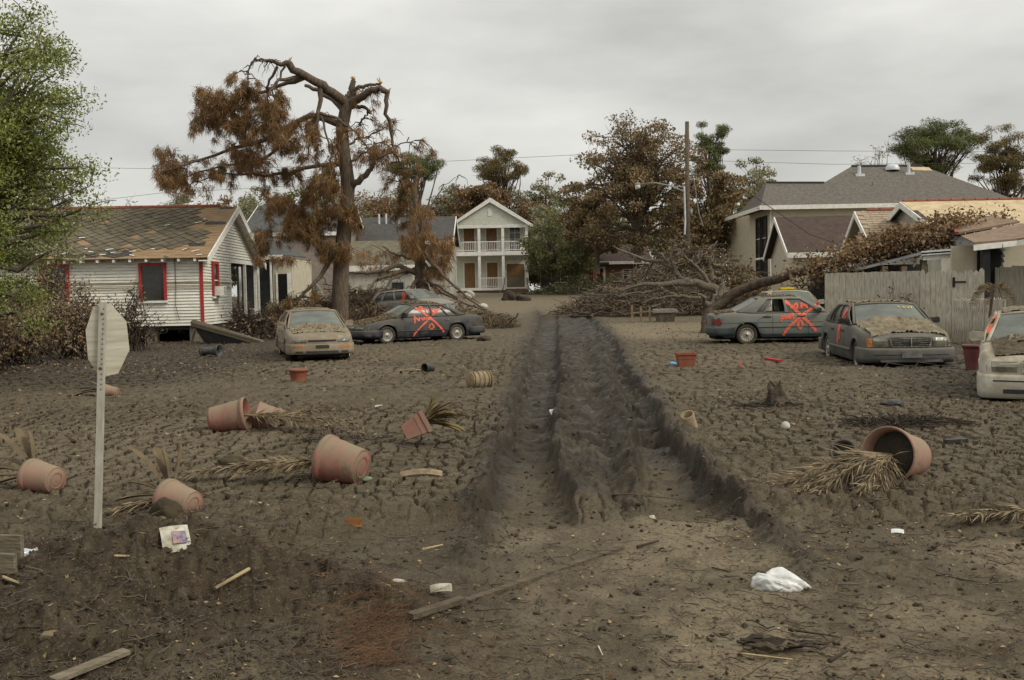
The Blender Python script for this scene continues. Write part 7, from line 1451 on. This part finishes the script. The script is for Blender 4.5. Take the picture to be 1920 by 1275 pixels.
stick('dark_twig', 'twig at the near edge of the muddy ridge', [(1060, 938), (1180, 930), (1300, 942)], .010, 'bark_brown'); stick('white_stick', 'small white plastic stick on the dirt', [(1122, 1218), (1130, 1235)], .005, 'foam_white'); stick('driftwood_slivers', 'pale sliver below the dark driftwood', [(1390, 1232), (1486, 1243)], .006, 'wood_pale'); stick('dark_twig', 'forked dark root piece below the driftwood', [(1555, 1246), (1590, 1226)], .012, 'bark_dark'); stick('pale_stick', 'pale stick lying at the rut mouth', [(792, 1035), (830, 1026)], .012, 'wood_pale'); stick('red_strip', 'red plastic strip lying before the charcoal saloon', [(1437, 676), (1463, 680)], 0, 'red_plastic', 'scrap', (.12, .05)); stick('dark_bar', 'black plastic bar on flaky mud right of the red pot', [(1772, 834), (1812, 832)], 0, 'plastic_black', 'scrap', (.07, .04))
stick('pale_stick', 'pale bamboo piece at the left frame edge', [(0, 1092), (38, 1106)], .012, 'wood_pale', lift=.03); pass
# sheets and small scraps
def sheet(name, label, px, py, w, h, m, lean, yaw, seed, cat='paper', curl=.3, z=0.):
    g = gpt(px, py); rg_ = np.random.default_rng(seed); n = 8; V = []; F_ = []
    for j in range(n + 1):
        for i in range(n + 1): u_, v_ = i / n - .5, j / n; V.append(Vector((u_ * w, curl * w * (u_ * u_ - .25) + .04 * w * math.sin(5 * v_ + seed) , v_ * h)))
    Mx = Matrix.Rotation(yaw, 3, 'Z') @ Matrix.Rotation(lean, 3, 'X'); V = [Mx @ v for v in V]; F_ = [(j * (n + 1) + i, j * (n + 1) + i + 1, (j + 1) * (n + 1) + i + 1, (j + 1) * (n + 1) + i) for j in range(n) for i in range(n)]
    o = mk(name, V, F_, MATS[m], None, False, loc=(g.x, g.y, gzf(g.x, g.y) + z)); md = o.modifiers.new('t', 'SOLIDIFY'); md.thickness = .002; return tag(o, label, cat)
mg = sheet('magazine', 'curled wet magazine with printed cover on the dirt mound', 335, 1046, .16, .19, 'paper_white', R(-52), R(28), 1, 'magazine', .2, .03)
b = MB(); Mx = Matrix.Rotation(R(28), 3, 'Z') @ Matrix.Rotation(R(-52), 3, 'X'); vv = [Mx @ Vector((x, -.010 + .2 * .16 * ((x / .16) ** 2 - .25) , z)) for x, z in ((-.02, .05), (.06, .05), (.06, .14), (-.02, .14))]; b.prism(vv, Mx @ Vector((0, .003, 0))); b.build('cover_picture', MATS['print_blue'], mg)
sheet('paper_scrap', 'folded dirty white carton scrap by the pine straw', 828, 1118, .13, .05, 'paper_white', R(-40), R(12), 2, 'scrap', .5, .02); sheet('paper_scrap', 'thin white scrap near the pine straw', 745, 1094, .09, .03, 'foam_white', R(-60), R(-25), 3, 'scrap'); sheet('paper_scrap', 'bright white scrap on flaky mud at right', 1683, 1002, .09, .06, 'bag_white', R(-70), R(-20), 4, 'scrap'); sheet('paper_scrap', 'small white scrap beside the dirt road', 1225, 975, .05, .04, 'paper_white', R(-50), R(20), 5, 'scrap'); sheet('carton', 'small rusty brown carton in the disturbed mud', 664, 990, .12, .07, 'rust_orange', R(-20), R(10), 6, 'scrap', .1); sheet('paper_scrap', 'torn white scrap behind the pink pot', 711, 763, .12, .04, 'foam_white', R(-70), R(15), 7, 'scrap'); sheet('paper_scrap', 'crumpled rag trail left of the wheel rut', 790, 892, .40, .08, 'wicker', R(-75), R(3), 8, 'scrap'); sheet('red_scrap', 'red and white can scrap on cracked mud', 1389, 686, .10, .07, 'red_plastic', R(-30), R(20), 9, 'scrap'); sheet('paper_scrap', 'pale rag trail behind the upright terracotta pot', 770, 697, .5, .12, 'wicker', R(-78), R(3), 10, 'scrap'); sheet('plastic_wrap', 'clear grey plastic wrap in the left rut', 1043, 780, .14, .10, 'bag_white', R(-40), R(30), 11, 'scrap')
g = gpt(30, 1062); o = empty('plastic_bottle', (g.x, g.y, gzf(g.x, g.y) + .05), 0, 'crushed clear plastic bottle on the dirt mound', 'bottle'); M = Matrix.Rotation(R(35), 4, 'Z') @ Matrix.Rotation(R(80), 4, 'Y'); MB().lathe([(.001, -.08), (.03, -.08), (.034, -.06), (.030, -.02), (.035, .02), (.033, .06), (.015, .09), (.013, .11)], 12, M).build('bottle_body', mat('clear_plastic', (.55, .57, .60), (.40, .42, .46), 12, .2, spec=.6), o, True); MB().lathe([(.016, .108), (.016, .122), (.001, .122)], 10, M).build('cap', MATS['foam_white'], o)
g = gpt(12, 1075); o = empty('wooden_crate_end', (g.x - .05, g.y, gzf(g.x, g.y)), R(-12), 'weathered grey wooden boards nailed together at left edge', 'boards')
for k in range(2): MB().box(-.25, .14 + .03 * k, .02 - .1 * k, .05 - .1 * k, .02 + .0 * k, .13 + .08 * (1 - k)).build('plank', MATS['wood_grey'], o)
g = gpt(1299, 803); o = empty('broken_pipe', (g.x, g.y, gzf(g.x, g.y)), 0, 'broken pale clay pipe sticking up at right rut edge', 'pipe'); MB().lathe([(.075, 0), (.085, .26), (.07, .26), (.062, .02)], 16, Matrix.Translation((0, 0, -.04)) @ Matrix.Rotation(R(-22), 4, 'Y') @ Matrix.Rotation(R(25), 4, 'X')).build('pipe_wall', MATS['wicker'], o, True)
g = gpt(1247, 603); o = empty('stone_planter', g, R(8), 'square pale concrete planter before the branch heap', 'planter'); MB().box(-.36, .36, -.3, .3, -.1, .42).build('planter_body', MATS['pier_concrete'], o); MB().box(-.48, .48, -.4, .4, .42, .58).build('planter_rim', MATS['foam_white'], o)
g = gpt(1202, 604); o = empty('small_trestle', g, R(10), 'small pale wooden frame with three posts before the branch heap', 'frame')
for k, x in enumerate((-.42, 0, .42)): MB().box(x - .04, x + .04, -.04, .04, -.1, .78 - .05 * k).build('post', MATS['wood_pale'], o)
MB().bar((-.5, -.05, .42), (.5, -.05, .50), .05, .06).build('cross_bar', MATS['wood_pale'], o)
g = gpt(1180, 578); o = MB().box(-1.1, 1.1, -.4, .4, 0, .12).build('flat_slab', MATS['pier_concrete'], None, loc=g); tag(o, 'flat slab lying beside the far road by branches', 'slab')
# fallen ramp by the cottage
a = at(357, 606, 38.0); c_ = at(488, 641, 36.5); o = empty('fallen_ramp', (a.x, 38, gz(a.x, 38)), 0, 'fallen wooden ramp propped on its edge with dark underside by cottage corner', 'ramp'); d = Vector((c_.x - a.x, -1.5, 0)); za = a.z - gz(a.x, 38); zc = .08
for k in range(5): y = .07 * k; dz = -.02 * k; MB().prism([Vector((0, y, za + .10 * k * .2)), d + Vector((0, y, zc)), d + Vector((0, y + .065, zc)), Vector((0, y + .065, za + .1 * k * .2))], (0, 0, .06)).build('plank', MATS['wood_grey'], o)
MB().prism([Vector((0, .03, za - .10)), d + Vector((0, .03, -.05)), d + Vector((0, .03, zc)), Vector((0, .03, za))], (0, .06, 0)).build('side_beam', MATS['wood_grey'], o); MB().prism([Vector((.05, .12, za - .08)), d + Vector((-.1, .12, -.03)), Vector((.9, .12, -.1)), Vector((.55, .12, -.1))], (0, .15, 0)).build('underside', MATS['felt_black'], o)
MB().bar((-.1, .2, -.1), (.12, .4, za), .08).build('prop', MATS['wood_grey'], o)

# ================================================================== LOOSE LITTER (uncountable)
rg = np.random.default_rng(123)
def scatter(n, boxes):
    X = []; Y_ = []
    for (px0, px1, py0, py1, w) in boxes:
        k = int(n * w); pxs = rg.uniform(px0, px1, k); pys = rg.uniform(py0, py1, k)
        for a, b in zip(pxs, pys): q = gnd(a, b); X.append(q.x); Y_.append(q.y)
    X = np.array(X); Y_ = np.array(Y_); Z = ground_fields(X, Y_)[0]; return np.stack([X, Y_, Z], 1)
C = scatter(9000, [(-60, 520, 600, 700, .40), (-60, 700, 700, 960, .10), (1100, 1400, 585, 640, .12), (1300, 1980, 640, 1000, .14), (-60, 1980, 960, 1290, .16), (480, 1000, 585, 700, .08)])
dist = C[:, 1]; C[:, 2] += .008
near = C[dist < 12]; far_ = C[dist >= 12]
V1, F1 = leaves(near, .035, .45, rg, flat=.7); V2_, F2_ = leaves(far_, .075, .45, rg, flat=.6); V, F_ = joinVF([(V1, F1), (V2_, F2_)]); tag(mk('fallen_leaves', V, F_.astype(np.int32), MATS['leaf_litter']), 'dry leaves scattered over the flooded yard', 'leaves', kind='stuff')
C = scatter(4600, [(-60, 700, 950, 1290, .34), (700, 1980, 960, 1290, .24), (1300, 1980, 700, 960, .22), (-60, 900, 640, 950, .20)]); n = len(C); L = rg.uniform(.05, .28, n) * (.6 + .04 * C[:, 1]); a = rg.uniform(0, 2 * PI, n); t = np.linspace(-.5, .5, 5); d = np.stack([np.cos(a), np.sin(a), rg.normal(size=n) * .12], 1)
Pt = C[:, None, :] + d[:, None, :] * (L[:, None] * t[None])[..., None] + rg.normal(size=(n, 5, 3)) * .008; Pt[..., 2] += .012; V, F_ = tubes(Pt, (.002 + .0035 * rg.random(n) ** 3)[:, None] * np.ones((1, 5)) * (.7 + .03 * C[:, 1])[:, None], 3); tag(mk('scattered_twigs', V, F_.astype(np.int32), MATS['twig_mud']), 'small twigs scattered over the mud', 'twigs', kind='stuff')
C = scatter(900, [(640, 760, 1100, 1200, .40), (600, 860, 1060, 1150, .15), (560, 950, 1150, 1290, .14), (1300, 1940, 1130, 1290, .08), (1660, 1800, 770, 830, .08), (300, 640, 1040, 1130, .07)]); n = len(C); L = rg.uniform(.10, .26, n); a = rg.normal(.4, .9, n); d = np.stack([np.cos(a), np.sin(a), rg.normal(size=n) * .18], 1); Pt = C[:, None, :] + d[:, None, :] * (L[:, None] * t[None])[..., None] + rg.normal(size=(n, 5, 3)) * .006; Pt[..., 2] += .02 + .02 * rg.random((n, 1)); V, F_ = tubes(Pt, np.full((n, 5), .0012), 3); tag(mk('pine_straw', V, F_.astype(np.int32), MATS['straw_rust']), 'rust coloured pine straw strewn on the dirt', 'pine straw', kind='stuff')
C = scatter(7000, [(-80, 700, 985, 1290, .36), (820, 1000, 640, 1000, .10), (1180, 1460, 620, 960, .10), (1000, 1200, 600, 940, .08), (700, 1980, 930, 1290, .14), (1500, 1980, 690, 1000, .14), (-60, 880, 620, 960, .08)])
bm_ = bmesh.new(); bmesh.ops.create_icosphere(bm_, subdivisions=1, radius=1); IV = np.array([v.co[:] for v in bm_.verts]); IF = np.array([[v.index for v in f.verts] for f in bm_.faces]); bm_.free(); n = len(C)
sz = (.004 + .017 * rg.random(n) ** 4) * (.75 + .05 * C[:, 1]); S = sz[:, None, None] * np.stack([rg.uniform(.7, 1.5, n), rg.uniform(.7, 1.5, n), rg.uniform(.4, .9, n)], 1)[:, None, :]; V = (C[:, None, :] + IV[None] * S * rg.uniform(.35, 1.5, (n, len(IV), 1)) + np.array([0, 0, .004])).reshape(-1, 3); F_ = (IF[None] + (np.arange(n) * len(IV))[:, None, None]).reshape(-1, 3); tag(mk('mud_clods', V, F_.astype(np.int32), MATS['clod']), 'loose mud clods strewn over the ground', 'clods', kind='stuff')
brush('root_tangle', 'flat tangle of dry roots on the wet mud right of the stump', tuple(gpt(1690, 795)), .75, .45, .10, 260, 91, None, 0, bark='bark_dark', rmax=.010, ln=.5, group=None, big=0, cat='roots'); brush('root_tangle', 'dry roots spreading from the jagged stump', tuple(gpt(1440, 762)), .4, .25, .09, 70, 92, None, 0, bark='bark_dark', rmax=.010, ln=.45, group=None, big=0, cat='roots'); brush('root_tangle', 'dry stems and twigs by the pink pot frond', tuple(gpt(640, 826)), .5, .25, .10, 120, 93, 'leaf_dead', 60, .05, bark='twig_mud', rmax=.008, ln=.4, group=None, big=0, cat='twigs')
